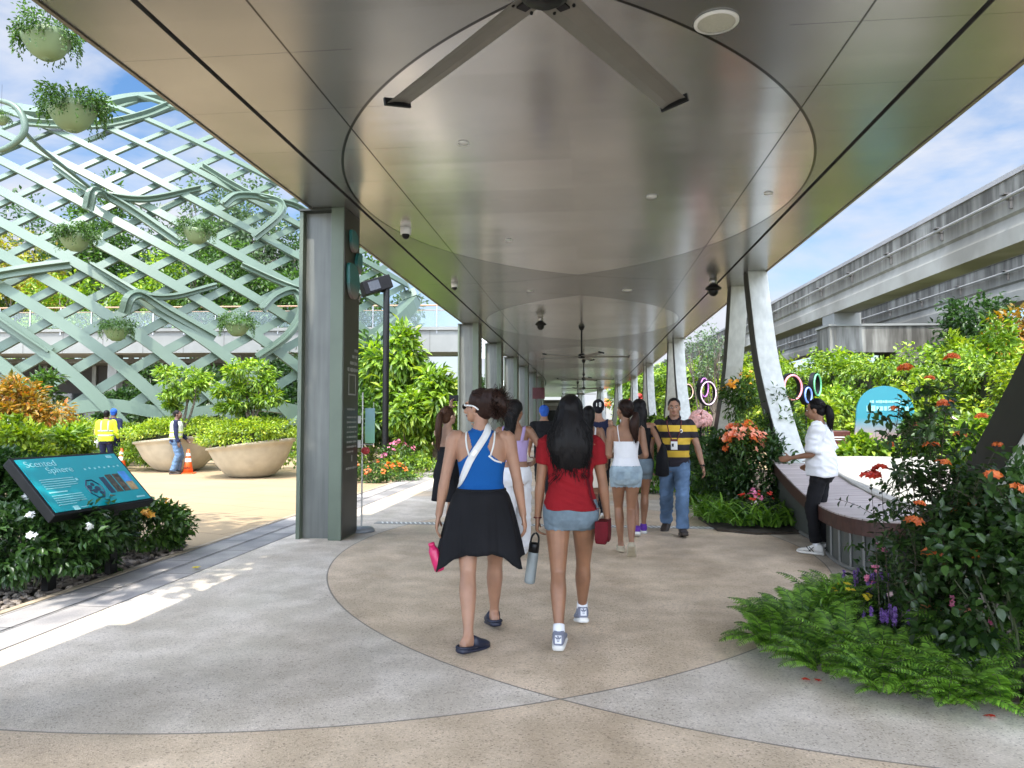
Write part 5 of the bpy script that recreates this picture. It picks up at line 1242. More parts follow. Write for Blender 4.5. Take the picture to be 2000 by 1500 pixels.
for (px, py, d, n, lb) in [(1560, 1210, 4.75, 34, 'pale green fern clump at the tip of the near bed'), (1520, 1250, 4.8, 26, 'low fern clump spilling onto the paving at the bed tip'), (1640, 1270, 4.35, 34, 'broad fern clump in front of the yellow flowers'), (1700, 1330, 4.1, 30, 'fern clump drooping over the kerb below the purple flowers'),
                           (1770, 1330, 4.0, 30, 'fern clump in front of the pink salmon bromeliads'), (1850, 1350, 3.9, 24, 'fern clump beside the white pot'), (1640, 1170, 5.2, 28, 'fern clump at the back of the near bed beside the bench'), (1600, 1180, 5.0, 22, 'fern clump between the bed tip and the yellow flowers'), (1890, 1250, 4.1, 18, 'upright fern clump before the dark climbing vine')]:
    g = U(px + 14, py - 4, d); fronds('fern', (g.x, g.y, max(0.0, min(0.25, g.z - 0.12))), int(n * 1.5), 0.41, LM['fern'], lb, 'fern', 'ferns edging the near flower bed')
for (x, y, lb) in [(1.18, 4.86, 'fern overhanging the paving at the very tip of the near bed'), (1.36, 4.42, 'fern overhanging the kerb below the yellow flowers'), (1.6, 4.12, 'fern overhanging the kerb below the purple spikes'), (1.86, 4.02, 'fern overhanging the kerb left of the white pot'), (2.12, 3.98, 'fern overhanging the kerb right of the white pot'), (2.45, 3.95, 'fern at the cut off corner of the near bed')]:
    fronds('fern', (x, y, 0.02), 38, 0.34, LM['fern'], lb, 'fern', 'ferns edging the near flower bed')
g = U(1650, 1205, 4.8); shrub('yellow_flower_plant', (g.x, g.y, 0), (0.2, 0.18, 0.18), 500, (0.07, 0.02), LM['fern'], 'small plant with yellow daisies among the ferns', 'flowering plant', None, 20, 0.34, 0.2, [(9, FM['yellow'], 0.022, 0.3)])
def spikes(px, py, d, n, hh, fm, label):
    g = U(px, py, d); e = empty('spike_flower_plant', (g.x, g.y, 0), 0, label, 'flowering plant'); b = MB(); P, D, Q, C, Nf = [], [], [], [], []
    for k in range(n):
        a, r_ = rng.uniform(0, 6.28), rng.uniform(0, 0.16); x, y = r_ * math.cos(a), r_ * math.sin(a); h = hh * rng.uniform(0.8, 1.1); b.tube([(x * .4, y * .4, 0), (x, y, h)], 0.003, 4)
        for i in range(12):
            t = rng.uniform(0.15, 0.7); P.append((x * (.4 + .6 * t), y * (.4 + .6 * t), h * t)); v = rdir(1)[0]; D.append(v + np.array([0, 0, .3])); Q.append((0, 0, 1))
        v = rdir(14); v[:, 2] = np.abs(v[:, 2]) * .5; flowers('flower_spike', np.array([(x, y, h * t) for t in np.linspace(.76, 1, 14)]), v, 0.016, fm, e)
    leaves('foliage', P, D, Q, 0.07, 0.022, LM['deep'], e); b.build('stems', M_stem, e)
spikes(1735, 1200, 4.5, 12, g.z * 0 + U(1735, 1185, 4.5).z, FM['purple'], 'purple salvia spikes in the middle of the near bed')
spikes(1690, 1120, 5.1, 12, U(1690, 1120, 5.1).z, FM['purple'], 'dark purple flower spikes beside the curved bench')
def bromeliad(px, py, d, label):
    g = U(px, py, d); straps('bromeliad', (g.x, g.y, 0), 16, 0.34, 0.045, LM['deep'], label, 'bromeliad', 'salmon bromeliads in the near bed', 0.7, 0.03)
    C = np.array([[0, 0, g.z]] * 6) + rng.normal(size=(6, 3)) * 0.02; e = [o for o in scene.objects if o.type == 'EMPTY'][-1]
    b = MB(); b.tube([(0, 0, 0), (0, 0, g.z)], 0.006, 5); b.build('stalk', M_stem, e); flowers('flower_head', C, np.tile([0, 0, 1.0], (6, 1)), 0.06, FM['salmon'], e, 6, 1.2)
bromeliad(1812, 1200, 4.3, 'salmon pink bromeliad right of the purple spikes'); bromeliad(1885, 1215, 4.2, 'salmon pink bromeliad near the upright fern')
def cluster_plant(px, py, d, rpx, fm, label, nf=9, fs=0.02, mm='dark', n=700):
    g = U(px, py, d); s = d / FPX * rpx; shrub('flowering_plant', (g.x, g.y, 0), (s, s * .8, g.z * 0.5), n, (0.05, 0.025), LM[mm], label, 'flowering plant', None, 26, 0.32, g.z * 0.5, [(nf, fm, fs, 0.1)], tpl=T_OVATE)
cluster_plant(1865, 1150, 4.3, 60, FM['pink'], 'bush of bright pink flowers under the orange shrub')
cluster_plant(1830, 1070, 4.6, 60, FM['pale'], 'bush of pale pink flower sprays in the near bed')
cluster_plant(1715, 1065, 5.2, 50, FM['pink'], 'small magenta flowered bush against the bench base')
cluster_plant(1760, 1120, 4.8, 60, FM['pale'], 'leafy bush with a few pale blooms behind the purple spikes', 5)
g = G(1960, 1375); e = shrub('climbing_vine', (g.x + .25, g.y + .25, 0), (0.5, 0.5, 0.5), 4200, (0.062, 0.046), LM['dark'], 'dark round-leaved vine mass at the corner of the near bed', 'vine', None, 50, 0.28, 0.5, tpl=T_OVATE)
g = U(1970, 1150, 4.4); shrub('climbing_vine', (g.x + .1, g.y, 0), (0.36, 0.36, 0.5), 2400, (0.06, 0.038), LM['deep'], 'taller round-leaved vine rising behind the corner vine', 'vine', None, 40, 0.3, 0.75, tpl=T_OVATE)
g = U(1985, 1110, 6.5); shrub('groundcover', (g.x + .8, g.y + .6, 0), (1.0, 1.0, 0.35), 1800, (0.13, 0.06), LM['lime'], 'sunlit bright groundcover beyond the near white frame', 'groundcover', None, 40, 0.3, 0.35, st=False)
g = G(1897, 1345); e = empty('white_pot', (g.x, g.y, 0), 0, 'white round plant pot half hidden under the ferns', 'pot')
b = MB(); b.lathe([(0, 0), (0.075, 0), (0.10, 0.19), (0.105, 0.2), (0.09, 0.2), (0.085, 0.16), (0, 0.16)], n=24); b.build('pot_body', mat('pot_white', (0.5, 0.52, 0.5), 0.4), e, True)
b = MB(); b.lathe([(0, 0.161), (0.084, 0.161), (0, 0.165)], n=16); b.build('soil_fill', M_soil, e)
for i, (px, py) in enumerate([(1572, 1330), (1598, 1332), (1937, 1402)]):
    g = G(px, py); e = empty('fallen_flower', (g.x, g.y, 0.002), i * 1.1, ('fallen red flower on the paving below the ferns', 'second fallen red flower beside the first one', 'fallen red flower by the corner of the bed')[i], 'fallen flower'); flowers('petals', [(0, 0, 0.008), (0.015, 0.01, 0.006)], [(0, 0, 1), (0.3, 0, 1)], 0.022, FM['red'], e, 5, 0.15)
g = G(383, 1112); e = empty('fallen_flower', (g.x, g.y, 0.002), 0, 'fallen yellow flower on the drain strip', 'fallen flower'); flowers('petals', [(0, 0, 0.012)], [(0, 0, 1)], 0.05, FM['yellow'], e, 5, 0.3)
b = MB(); mb_ = [(1.26, 4.98), (1.46, 4.5), (1.74, 4.18), (2.05, 4.12), (2.5, 4.08), (3.6, 4.4), (3.6, 7.0), (2.5, 6.95), (2.2, 6.6), (1.45, 5.9)]
b.prism(mb_, 0.035, None, (0, 0, 0.0)); tag(b.build('bed_soil', M_soil), kind='structure')
# second bed round the foot of the far white leg
b = MB(); b.prism([(1.62, 10.9), (1.7, 9.75), (2.15, 9.5), (2.74, 9.62), (3.3, 10.4), (3.4, 12.6), (2.4, 12.6)], 0.03); tag(b.build('bed_soil', M_soil), kind='structure')
for i, (px, py, d) in enumerate([(1400, 1030, 9.9), (1450, 1040, 9.6), (1500, 1042, 9.5), (1545, 1035, 9.6), (1375, 1010, 10.4), (1425, 1005, 10.3), (1475, 1010, 10.2), (1575, 1015, 9.9)]):
    g = U(px, py, d); straps('strap_leaved_plant', (g.x, g.y, 0.06), 46, 0.5, 0.035, LM['fern'], f'strappy green lily clump edging the second bed, {ORD[i]} of eight', group='lily clumps edging the second bed', arch=0.85, rad=0.14)
ushrub(1410, 925, 11.2, 55, 75, 2600, (0.10, 0.045), 'deep', 'dark leafy shrub behind the striped shirt man', clumps=46, rc=0.3)
ushrub(1500, 930, 10.8, 65, 75, 3000, (0.10, 0.045), 'deep', 'dark leafy shrub left of the white shirt woman', clumps=46, rc=0.3)
ushrub(1525, 850, 11.4, 50, 55, 1100, (0.11, 0.03), 'mid', 'fine-leaved shrub in front of the white frame leg', clumps=26, rc=0.34, inner=0.3)
ushrub(1530, 790, 11.6, 28, 35, 160, (0.10, 0.025), 'mid', 'wispy sprigs against the white frame leg', clumps=12, rc=0.4, inner=0.2)
ushrub(1452, 862, 10.9, 36, 34, 500, (0.09, 0.04), 'mid', 'bush topped with a mass of orange red blooms in the second bed', [(34, FM['orange'], 0.05, -0.4), (16, FM['salmon'], 0.06, -0.2)], clumps=20, cat='flowering shrub')
ushrub(1450, 775, 14.5, 40, 45, 900, (0.11, 0.045), 'mid', 'leafy shrub with yellow flowers between the white legs', [(10, FM['gold'], 0.06, 0.2)], clumps=24, rc=0.36, inner=0.3)
g = U(1480, 985, 9.9); e = shrub('flowering_plant', (g.x, g.y, 0.05), (0.3, 0.2, 0.2), 300, (0.07, 0.03), LM['dark'], 'small red and pink flowers above the lily clumps', 'flowering plant', None, 14, 0.35, 0.25, [(8, FM['red'], 0.03, 0.2), (6, FM['pink'], 0.03, 0.2)])
# further beds along the walkway
for i, (px, py, d, rx_, rz_) in enumerate([(1275, 935, 14.2, 38, 28), (1290, 905, 16.5, 40, 40), (1395, 905, 14.0, 40, 50), (1260, 850, 25, 30, 30), (1300, 870, 20, 35, 45), (1345, 880, 17.5, 35, 45), (1225, 845, 33, 20, 20), (1380, 960, 12.3, 45, 30)]):
    ushrub(px, py, d, rx_, rz_, 1300, (0.013 * d ** 0.85, 0.006 * d ** 0.85), ['fern', 'deep', 'deep', 'mid', 'bright', 'mid', 'mid', 'fern'][i], f'leafy shrub lining the garden edge of the walkway, {ORD[i]} of eight', clumps=30, rc=0.32, grp='shrubs lining the walkway')
for i, (px, py, d, rx_, rz_, mm, fl) in enumerate([(1680, 900, 12.0, 60, 38, 'bright', []), (1760, 905, 12, 60, 40, 'bright', []), (1690, 860, 15, 40, 50, 'lime', []), (1840, 870, 12, 70, 60, 'mid', [(10, FM['pale'], 0.05, 0)]), (1600, 830, 17, 40, 50, 'lime', []), (1930, 900, 10, 60, 80, 'bright', []), (1790, 800, 16, 50, 60, 'lime', []), (1640, 800, 19, 50, 45, 'bright', [])]):
    ushrub(px, py, d, rx_, rz_, 1900, (0.16, 0.075), mm, f'sunny garden shrub beyond the bench, {ORD[i]} of eight', fl, clumps=34, rc=0.32, grp='sunny shrubs beyond the bench', tpl=T_OVATE)
# ================================================================ people
V3 = Vector
def cat_r(pts, rad, n):
    P = crv([tuple(p) for p in pts], n); Rr = crv([tuple(r) if hasattr(r, '__len__') else (r, r) for r in rad], n); return [V3(p) for p in P], Rr
def limb(b, pts, rad, n=14, sub=4, ref=V3((1, 0, 0)), cap=0.7):
    """tapered round limb through pts; radius = r or (r along ref, r across)"""
    P, Rr = cat_r(pts, rad, sub); rs = []; m = len(P)
    def ringat(p, t, r0, r1):
        a = ref - t * ref.dot(t); a = a.normalized() if a.length > 0.05 else t.orthogonal().normalized(); c = t.cross(a)
        return [p + a * (r0 * math.cos(2 * PI * j / n)) + c * (r1 * math.sin(2 * PI * j / n)) for j in range(n)]
    for i in range(m):
        t = (P[min(i + 1, m - 1)] - P[max(i - 1, 0)]).normalized()
        if i == 0 and cap: 
            rm = min(Rr[0]) * cap
            rs.append(ringat(P[0] - t * rm, t, Rr[0][0] * .25, Rr[0][1] * .25)); rs.append(ringat(P[0] - t * rm * .6, t, Rr[0][0] * .78, Rr[0][1] * .78))
        rs.append(ringat(P[i], t, *Rr[i]))
        if i == m - 1 and cap:
            rm = min(Rr[-1]) * cap
            rs.append(ringat(P[i] + t * rm * .6, t, Rr[i][0] * .78, Rr[i][1] * .78)); rs.append(ringat(P[i] + t * rm, t, Rr[i][0] * .25, Rr[i][1] * .25))
    b.rings(rs); return b
def remesh(b, voxel, it=3, fac=0.5):
    me = bpy.data.meshes.new('tmp'); me.from_pydata(b.v, [], b.f); me.update()
    o = link(bpy.data.objects.new('tmp', me)); r_ = o.modifiers.new('r', 'REMESH'); r_.mode = 'VOXEL'; r_.voxel_size = voxel
    if it: s = o.modifiers.new('s', 'SMOOTH'); s.factor = fac; s.iterations = it
    dg = bpy.context.evaluated_depsgraph_get(); me2 = bpy.data.meshes.new_from_object(o.evaluated_get(dg)); bpy.data.objects.remove(o)
    return me2
def put(me, name, m, parent):
    me.name = name; me.materials.clear(); me.materials.append(m); me.polygons.foreach_set('use_smooth', [True] * len(me.polygons))
    o = link(bpy.data.objects.new(name, me)); o.parent = parent; return o
def verts_of(me):
    v = np.empty(len(me.vertices) * 3); me.vertices.foreach_get('co', v); return v.reshape(-1, 3)
def normals_of(me):
    v = np.empty(len(me.vertices) * 3); me.vertices.foreach_get('normal', v); return v.reshape(-1, 3)
def wrinkle(me, amp, scale=9.0, stretch=(1, 1, 0.45), seed=0, fold=False):
    v, nn = verts_of(me), normals_of(me)
    d = np.array([noise.fractal(V3((p[0] * scale * stretch[0] + seed, p[1] * scale * stretch[1], p[2] * scale * stretch[2])), 1.0, 2.0, 3) for p in v])
    if fold: d = d * 0.6 + np.array([0.55 - 2.2 * abs(noise.noise(V3((p[0] * 6 + seed + p[2] * 3, p[1] * 6, p[2] * 15 + p[0] * 5)))) for p in v])
    me.vertices.foreach_set('co', (v + nn * (d * amp)[:, None]).reshape(-1)); me.update()
def shell(me, pred, off, name, m, parent):
    """cloth: the faces of the body that pred picks, lifted by off and closed down to the skin along the hem"""
    v, nn = verts_of(me), normals_of(me); F = [tuple(p.vertices) for p in me.polygons]
    cen = np.array([v[list(f)].mean(0) for f in F]); keep_ = pred(cen); sel = [f for f, k in zip(F, keep_) if k]
    if not sel: return None
    used = sorted({i for f in sel for i in f}); mp = {i: k for k, i in enumerate(used)}; top = v[used] + nn[used] * off; low = v[used] - nn[used] * 0.002; n = len(used)
    cnt = {}
    for f in sel:
        for a, b_ in zip(f, f[1:] + f[:1]): cnt[(a, b_)] = 1
    rimf = [(mp[b_], mp[a], mp[a] + n, mp[b_] + n) for (a, b_) in cnt if (b_, a) not in cnt]
    m2 = bpy.data.meshes.new(name); m2.from_pydata(np.concatenate([top, low]).tolist(), [], [tuple(mp[i] for i in f) for f in sel] + rimf); m2.update()
    return put(m2, name, m, parent)
def ik(a, t, l1, l2, pole):
    d = t - a; L_ = d.length
    if L_ > (l1 + l2) * 0.999: d = d * ((l1 + l2) * 0.999 / L_); t = a + d; L_ = d.length
    x = d / L_; p = (pole - x * pole.dot(x)).normalized(); c = (l1 * l1 + L_ * L_ - l2 * l2) / (2 * L_)
    return a + x * c + p * math.sqrt(max(0, l1 * l1 - c * c)), t
def rotmat(yaw=0, pitch=0, roll=0): return Matrix.Rotation(yaw, 3, 'Z') @ Matrix.Rotation(pitch, 3, 'X') @ Matrix.Rotation(roll, 3, 'Y')
def ribbon(name, tree_, pts, wid, m, parent, off=0.006, n=6, snap=True, thick=0.003):
    P = [V3(p) for p in crv([tuple(p) for p in pts], n)]; Q, Nn = [], []
    for p in P:
        if snap:
            c, nn, _, _ = tree_.find_nearest(p); Q.append(c + nn * off); Nn.append(nn)
        else: Q.append(p); Nn.append(V3((0, -1, 0.01)))
    for _ in range(2): Nn = [(Nn[max(i - 1, 0)] + Nn[i] * 2 + Nn[min(i + 1, len(Nn) - 1)]).normalized() for i in range(len(Nn))]
    b = MB(); b.band(Q, Nn, wid, thick); return b.build(name, m, parent, True)
SKIN = {}
def skin(name, col):
    if name not in SKIN:
        m = mat('skin_' + name, col, 0.5, 0, 0.16, 7, 0.12, 180); t = m.node_tree; p = t.nodes['Principled BSDF']
        p.inputs['Subsurface Weight'].default_value = 0.12; p.inputs['Subsurface Radius'].default_value = (0.03, 0.012, 0.006); SKIN[name] = m
    return SKIN[name]
def cloth(name, col, var=0.1, scale=5, rough=0.85, weave=True): return mat('cloth_' + name, col, rough, 0, var, scale, 0.25 if weave else 0, 260, 0.25)
def hairmat(name, col):
    m, t, p = newmat('hair_' + name); n, l = t.nodes, t.links
    g = n.new('ShaderNodeNewGeometry'); r = n.new('ShaderNodeValToRGB'); c = np.array(col); r.color_ramp.elements[0].color = (*(c * 0.5), 1); r.color_ramp.elements[1].color = (*(c * 1.7), 1)
    l.new(g.outputs['Random Per Island'], r.inputs['Fac']); l.new(r.outputs['Color'], p.inputs['Base Color']); p.inputs['Roughness'].default_value = 0.46; p.inputs['Specular IOR Level'].default_value = 0.14; return m
HB, HD, HR, HG = hairmat('black', (0.005, 0.0042, 0.0042)), hairmat('dark_brown', (0.022, 0.011, 0.008)), hairmat('brown', (0.05, 0.024, 0.014)), hairmat('grey', (0.016, 0.015, 0.015))
M_eye = mat('eye_white', (0.6, 0.57, 0.54), 0.25); M_iris = mat('iris_dark', (0.012, 0.008, 0.006), 0.2); M_lip = mat('lip', (0.26, 0.09, 0.08), 0.5)
class Person: pass
def person(label, loc, face, h, sk, ank, wr, foot=((0, 0), (0, 0)), head=(0, 0, 0), lean=(0, 0), male=False, build=1.0, voxel=0.009, grp=None, hips=None, elbow=None, hand=None, curl=(0.35, 0.35), feet=True, shoulder_w=None, hipshift=0.0):
    """ank / wr: (left, right) ankle and wrist targets in body axes (x right, y forward, z up), metres; foot: (yaw, heel lift) per side"""
    s = h / 1.66; o = Person(); e = empty('person', loc, face, label, 'person', grp or 'people on the walkway and plaza'); o.root = e; o.s = s
    b = MB(); W = build
    hz = (hips if hips is not None else 0.885) * s
    hip = {k: V3((sg * 0.083 * s * W + hipshift, 0, hz)) for k, sg in (('L', -1), ('R', 1))}
    lx, ly = lean
    tz = lambda z: V3((hipshift * (1 - (z - .88) / .5) + lx * (z - 0.88) * s, ly * (z - 0.88) * s, (z - 0.885) * s + hz))   # torso point at nominal height z
    SW = (shoulder_w or (0.183 if male else 0.163)) * s * (1 + (W - 1) * .5)
    if male: sec = [(0.77, .11, .085, 0), (0.84, .158, .105, -.008), (0.92, .160, .110, -.006), (1.0, .152, .112, .008), (1.08, .153, .115, .012), (1.18, .165, .115, .005), (1.28, .178, .110, 0), (1.35, .172, .09, -.005), (1.395, .125, .068, -.008), (1.42, .078, .06, -.01), (1.46, .06, .06, -.005), (1.53, .057, .06, .005)]
    else: sec = [(0.77, .11, .085, 0), (0.84, .165, .108, -.012), (0.90, .168, .112, -.012), (0.97, .150, .100, -.002), (1.05, .126, .088, .005), (1.12, .127, .09, .006), (1.22, .143, .10, .012), (1.29, .152, .098, .006), (1.345, .148, .078, -.004), (1.385, .112, .062, -.008), (1.41, .068, .054, -.01), (1.45, .049, .051, -.005), (1.53, .046, .05, .005)]
    def torso(b, scale=1.0, add=0.0, z0=0, z1=9, n=28, ex=2.4, ys=1.0):
        rs = []
        S_ = [q for q in sec if z0 <= q[0] <= z1]
        for i in range(len(S_)):
            z, rx, ry, oy = S_[i]; c = tz(z) + V3((0, oy * s, 0)); rx, ry = rx * s * W * scale + add, (ry * s * W * scale + add) * ys
            if z > 1.4: rx, ry = rx / W, ry / W
            rs.append([c + V3((rx * math.copysign(abs(math.cos(a)) ** (2 / ex), math.cos(a)), ry * math.copysign(abs(math.sin(a)) ** (2 / ex), math.sin(a)), 0)) for a in [2 * PI * j / n for j in range(n)]])
        b.rings(rs)
    o.torso = torso; torso(b)
    if not male:
        for sg in (-1, 1): b.ball(tz(1.255) + V3((sg * 0.068 * s, 0.075 * s, 0)), (0.058 * s, 0.05 * s, 0.055 * s))
    for sg in (-1, 1): b.ball(tz(0.855) + V3((sg * 0.072 * s, -0.052 * s, -0.005 * s)), (0.083 * s * W, 0.075 * s, 0.088 * s))
    o.j = {}
    TL, SL = 0.415 * s, 0.405 * s
    for k, sg, i in (('L', -1, 0), ('R', 1, 1)):
        A = V3(ank[i]); kn, A = ik(hip[k], A, TL, SL, V3((sg * 0.04, 1, 0.1))); o.j['hip' + k], o.j['knee' + k], o.j['ank' + k] = hip[k], kn, A
        bk = (A - kn).normalized(); calf = V3((0, -1, 0)) - bk * V3((0, -1, 0)).dot(bk)
        f = (1.0 if not male else 0.98) * (0.5 + 0.5 * W)
        limb(b, [hip[k] + V3((0, 0, 0.03 * s)), hip[k].lerp(kn, .25), hip[k].lerp(kn, .6), kn.lerp(hip[k], .1), kn], [.086 * s * f, .083 * s * f, .067 * s * f, .054 * s * f, .051 * s * f], sub=3)
        limb(b, [kn, kn.lerp(A, .12) + calf * .006 * s, kn.lerp(A, .32) + calf * .014 * s, kn.lerp(A, .62) + calf * .006 * s, kn.lerp(A, .88), A], [.050 * s * f, .049 * s * f, .053 * s * f, .042 * s * f, .031 * s * f, .033 * s * f], sub=3)
        yw, pt_ = foot[i]; FM_ = Matrix.Rotation(-yw, 3, 'Z') @ Matrix.Rotation(-pt_, 3, 'X'); o.j['fm' + k] = FM_
        def fring(t, hw, top, bot=-0.078):
            return [A + FM_ @ V3((hw * s * math.cos(a), t * s, (max(bot, (bot + top) / 2 + (top - bot) / 2 * math.sin(a) * 1.15)) * s)) for a in [2 * PI * j / 14 for j in range(14)]]
        o.fring = fring
        FR = [(-.062, .012, -.045), (-.055, .026, -.02), (-.03, .033, .01), (.0, .034, .03), (.04, .035, .0), (.08, .040, -.025), (.125, .044, -.042), (.16, .040, -.05), (.185, .024, -.058), (.192, .01, -.065)]
        b.rings([fring(*q) for q in FR]); o.j['FR'] = FR
    UA, FA = 0.285 * s, 0.245 * s
    for k, sg, i in (('L', -1, 0), ('R', 1, 1)):
        S0 = tz(1.355) + V3((sg * SW, -.008 * s, 0)); pole = V3(elbow[i]) if elbow else V3((sg * .25, -1, -.15))
        el, Wr = ik(S0, V3(wr[i]), UA, FA, pole); o.j['sho' + k], o.j['elb' + k], o.j['wri' + k] = S0, el, Wr
        f = (1.15 if male else 0.95) * (0.4 + 0.6 * W)
        limb(b, [S0 + V3((-sg * .04 * s, 0, .008 * s)), S0, S0.lerp(el, .35), S0.lerp(el, .75), el], [.045 * s * f, .048 * s * f, .043 * s * f, .037 * s * f, .034 * s * f], sub=3)
        limb(b, [el, el.lerp(Wr, .25), el.lerp(Wr, .7), Wr], [(.034 * s * f,) * 2, (.036 * s * f,) * 2, (.027 * s * f,) * 2, (.024 * s * f, .020 * s * f)], sub=3)
        d = (Wr - el).normalized() if not hand or not hand[i] else V3(hand[i]).normalized()
        pn = V3((-sg, 0.15, 0)); pn = (pn - d * pn.dot(d)).normalized(); sd = d.cross(pn) * (1 if True else 1)           # palm faces the thigh
        fw = sd if sd.y > 0 else -sd                                                                                         # thumb side points forward
        limb(b, [Wr - d * .01 * s, Wr + d * .03 * s, Wr + d * .065 * s, Wr + d * .085 * s], [(.024 * s, .017 * s), (.034 * s, .016 * s), (.039 * s, .014 * s), (.037 * s, .012 * s)], ref=fw, sub=2)
        for q, (off, ln_) in enumerate(((.028, .068), (.010, .078), (-.009, .072), (-.027, .055))):
            p = Wr + d * .083 * s + fw * off * s; pts = [p]; dd = d.copy(); cv = curl[i] * (1 + .12 * q)
            for seg in (.45, .32, .25):
                dd = (dd * math.cos(cv) + pn * math.sin(cv)).normalized(); p = p + dd * ln_ * seg * s; pts.append(p)
            limb(b, pts, [.0092 * s, .0085 * s, .0078 * s, .0065 * s], n=8, sub=2)
        p = Wr + d * .025 * s + fw * .030 * s; pts = [p, p + (d * .5 + fw * .75 + pn * .25).normalized() * .03 * s, p + (d * .8 + fw * .75 + pn * .5).normalized() * .055 * s, p + (d * 1.0 + fw * .6 + pn * .6).normalized() * .072 * s]
        limb(b, pts, [.012 * s, .011 * s, .0095 * s, .0075 * s], n=8, sub=2)
        o.j['hd' + k], o.j['pn' + k], o.j['fw' + k] = d, pn, fw
    # head: skull, jaw, cheeks, nose, chin, ears
    HMt = rotmat(*head); o.HM = HMt; hc = tz(1.50) + HMt @ V3((0, .022 * s, .068 * s)); o.hc = hc
    def hp(x, y, z): return hc + HMt @ V3((x * s, y * s, z * s))
    o.hp = hp
    b.ball(hp(0, -.012, .028), (.073 * s, .092 * s, .084 * s), 20, 14, HMt); b.ball(hp(0, .030, -.030), (.060 * s, .058 * s, .075 * s), 18, 12, HMt); b.ball(hp(0, .048, -.078), (.040 * s, .036 * s, .030 * s), 14, 10, HMt)
    for sg in (-1, 1):
        b.ball(hp(sg * .036, .058, -.028), (.022 * s, .022 * s, .024 * s), 10, 8, HMt); b.ball(hp(sg * .073, -.004, -.012), (.009 * s, .019 * s, .030 * s), 10, 8, HMt)
    b.ball(hp(0, .086, .022), (.045 * s, .012 * s, .010 * s), 12, 8, HMt)
    limb(b, [hp(0, .086, .012), hp(0, .096, -.012), hp(0, .108, -.036), hp(0, .094, -.044)], [.010 * s, .010 * s, .014 * s, .012 * s], n=10, sub=2)
    limb(b, [tz(1.40), tz(1.47), hp(0, -.012, -.05)], [(.055 * s * (1.15 if male else .95),) * 2, (.048 * s * (1.2 if male else .95),) * 2, (.048 * s, .052 * s)], sub=3)
    me = remesh(b, voxel, 4); o.me = me; o.body = put(me, 'body', skin(*sk), e)
    v = verts_of(me); F = [tuple(p.vertices) for p in me.polygons]; o.tree = BVHTree.FromPolygons(v.tolist(), F)
    for sg in (-1, 1):
        b = MB(); b.ball(hp(sg * .031, .082, .002), (.0125 * s, .008 * s, .0065 * s), 10, 8, HMt); q = b.build('eye', M_eye, e, True)
        b = MB(); b.ball(hp(sg * .031, .0885, .002), (.006 * s, .003 * s, .006 * s), 8, 6, HMt); b.build('iris', M_iris, q, True)
    b = MB(); limb(b, [hp(-.022, .084, -.067), hp(0, .093, -.065), hp(.022, .084, -.067)], [.003 * s, .0065 * s, .003 * s], n=8, sub=3); b.build('mouth', M_lip, e, True)
    return o
def armdist(o, P):
    d = np.full(len(P), 9.0)
    for k in 'LR':
        for a, b_ in (('sho', 'elb'), ('elb', 'wri')):
            A, B2 = np.array(o.j[a + k]), np.array(o.j[b_ + k]); ab = B2 - A; t = np.clip(((P - A) @ ab) / (ab @ ab), 0, 1); d = np.minimum(d, np.linalg.norm(P - (A + t[:, None] * ab), axis=1))
    hd = {k: np.array(o.j['wri' + k] + o.j['hd' + k] * 0.09) for k in 'LR'}
    for k in 'LR': d = np.minimum(d, np.linalg.norm(P - hd[k], axis=1) - 0.05)
    return d
def brows(o, m):
    b = MB(); s = o.s
    for sg in (-1, 1): limb(b, [o.hp(sg * .014, .0955, .023), o.hp(sg * .032, .092, .028), o.hp(sg * .05, .078, .022)], [.0028 * s, .0036 * s, .002 * s], n=6, sub=2)
    b.build('eyebrows', m, o.root, True)
def strands(o, name, m, paths, rad, parent, n=5):
    b = MB()
    for pth in paths:
        P = [V3(p) for p in crv([tuple(p) for p in pth], 3)]; k = len(P); b.tube(P, [rad * (1 - 0.75 * (i / (k - 1)) ** 2) for i in range(k)], n, cap=False)
    return b.build(name, m, parent, True)
def cap_hair(o, m, voxel=0.008, puff=1.0, extra=None, name='hair', shift=(0, -.024, .036)):
    b = MB(); s = o.s; hp = o.hp
    b.ball(hp(*shift), (.083 * s * puff, .096 * s * puff, .090 * s * puff), 22, 16, o.HM)
    b.ball(hp(0, -.052, -.022), (.066 * s * puff, .056 * s, .066 * s), 16, 12, o.HM)
    if extra: extra(b)
    me = remesh(b, voxel, 2); wrinkle(me, .004 * s, 26, (1, 1, .35), 3); return put(me, name, m, o.root)
def comb(o, target, n=70, lift=1.03):
    """strand paths over the skull from the hairline to a gathering point in head coordinates"""
    s = o.s; out = []
    for _ in range(n):
        a = rng.uniform(-PI * .95, PI * .95); q0 = V3((.080 * math.sin(a), .070 * math.cos(a) - .02, .045 + .035 * math.cos(a) + rng.uniform(0, .03)))
        t = V3(target) + V3(rng.normal(size=3)) * .008; mid = (q0 * .5 + t * .5); c = V3((0, -.024, .03)); v = mid - c; v = V3((v.x / .084, v.y / .098, v.z / .092)).normalized(); mid = c + V3((v.x * .084, v.y * .098, v.z * .092)) * lift
        out.append([o.hp(*q0), o.hp(*((q0 + mid) * .5 * 1.04)), o.hp(*mid), o.hp(*t)])
    return out
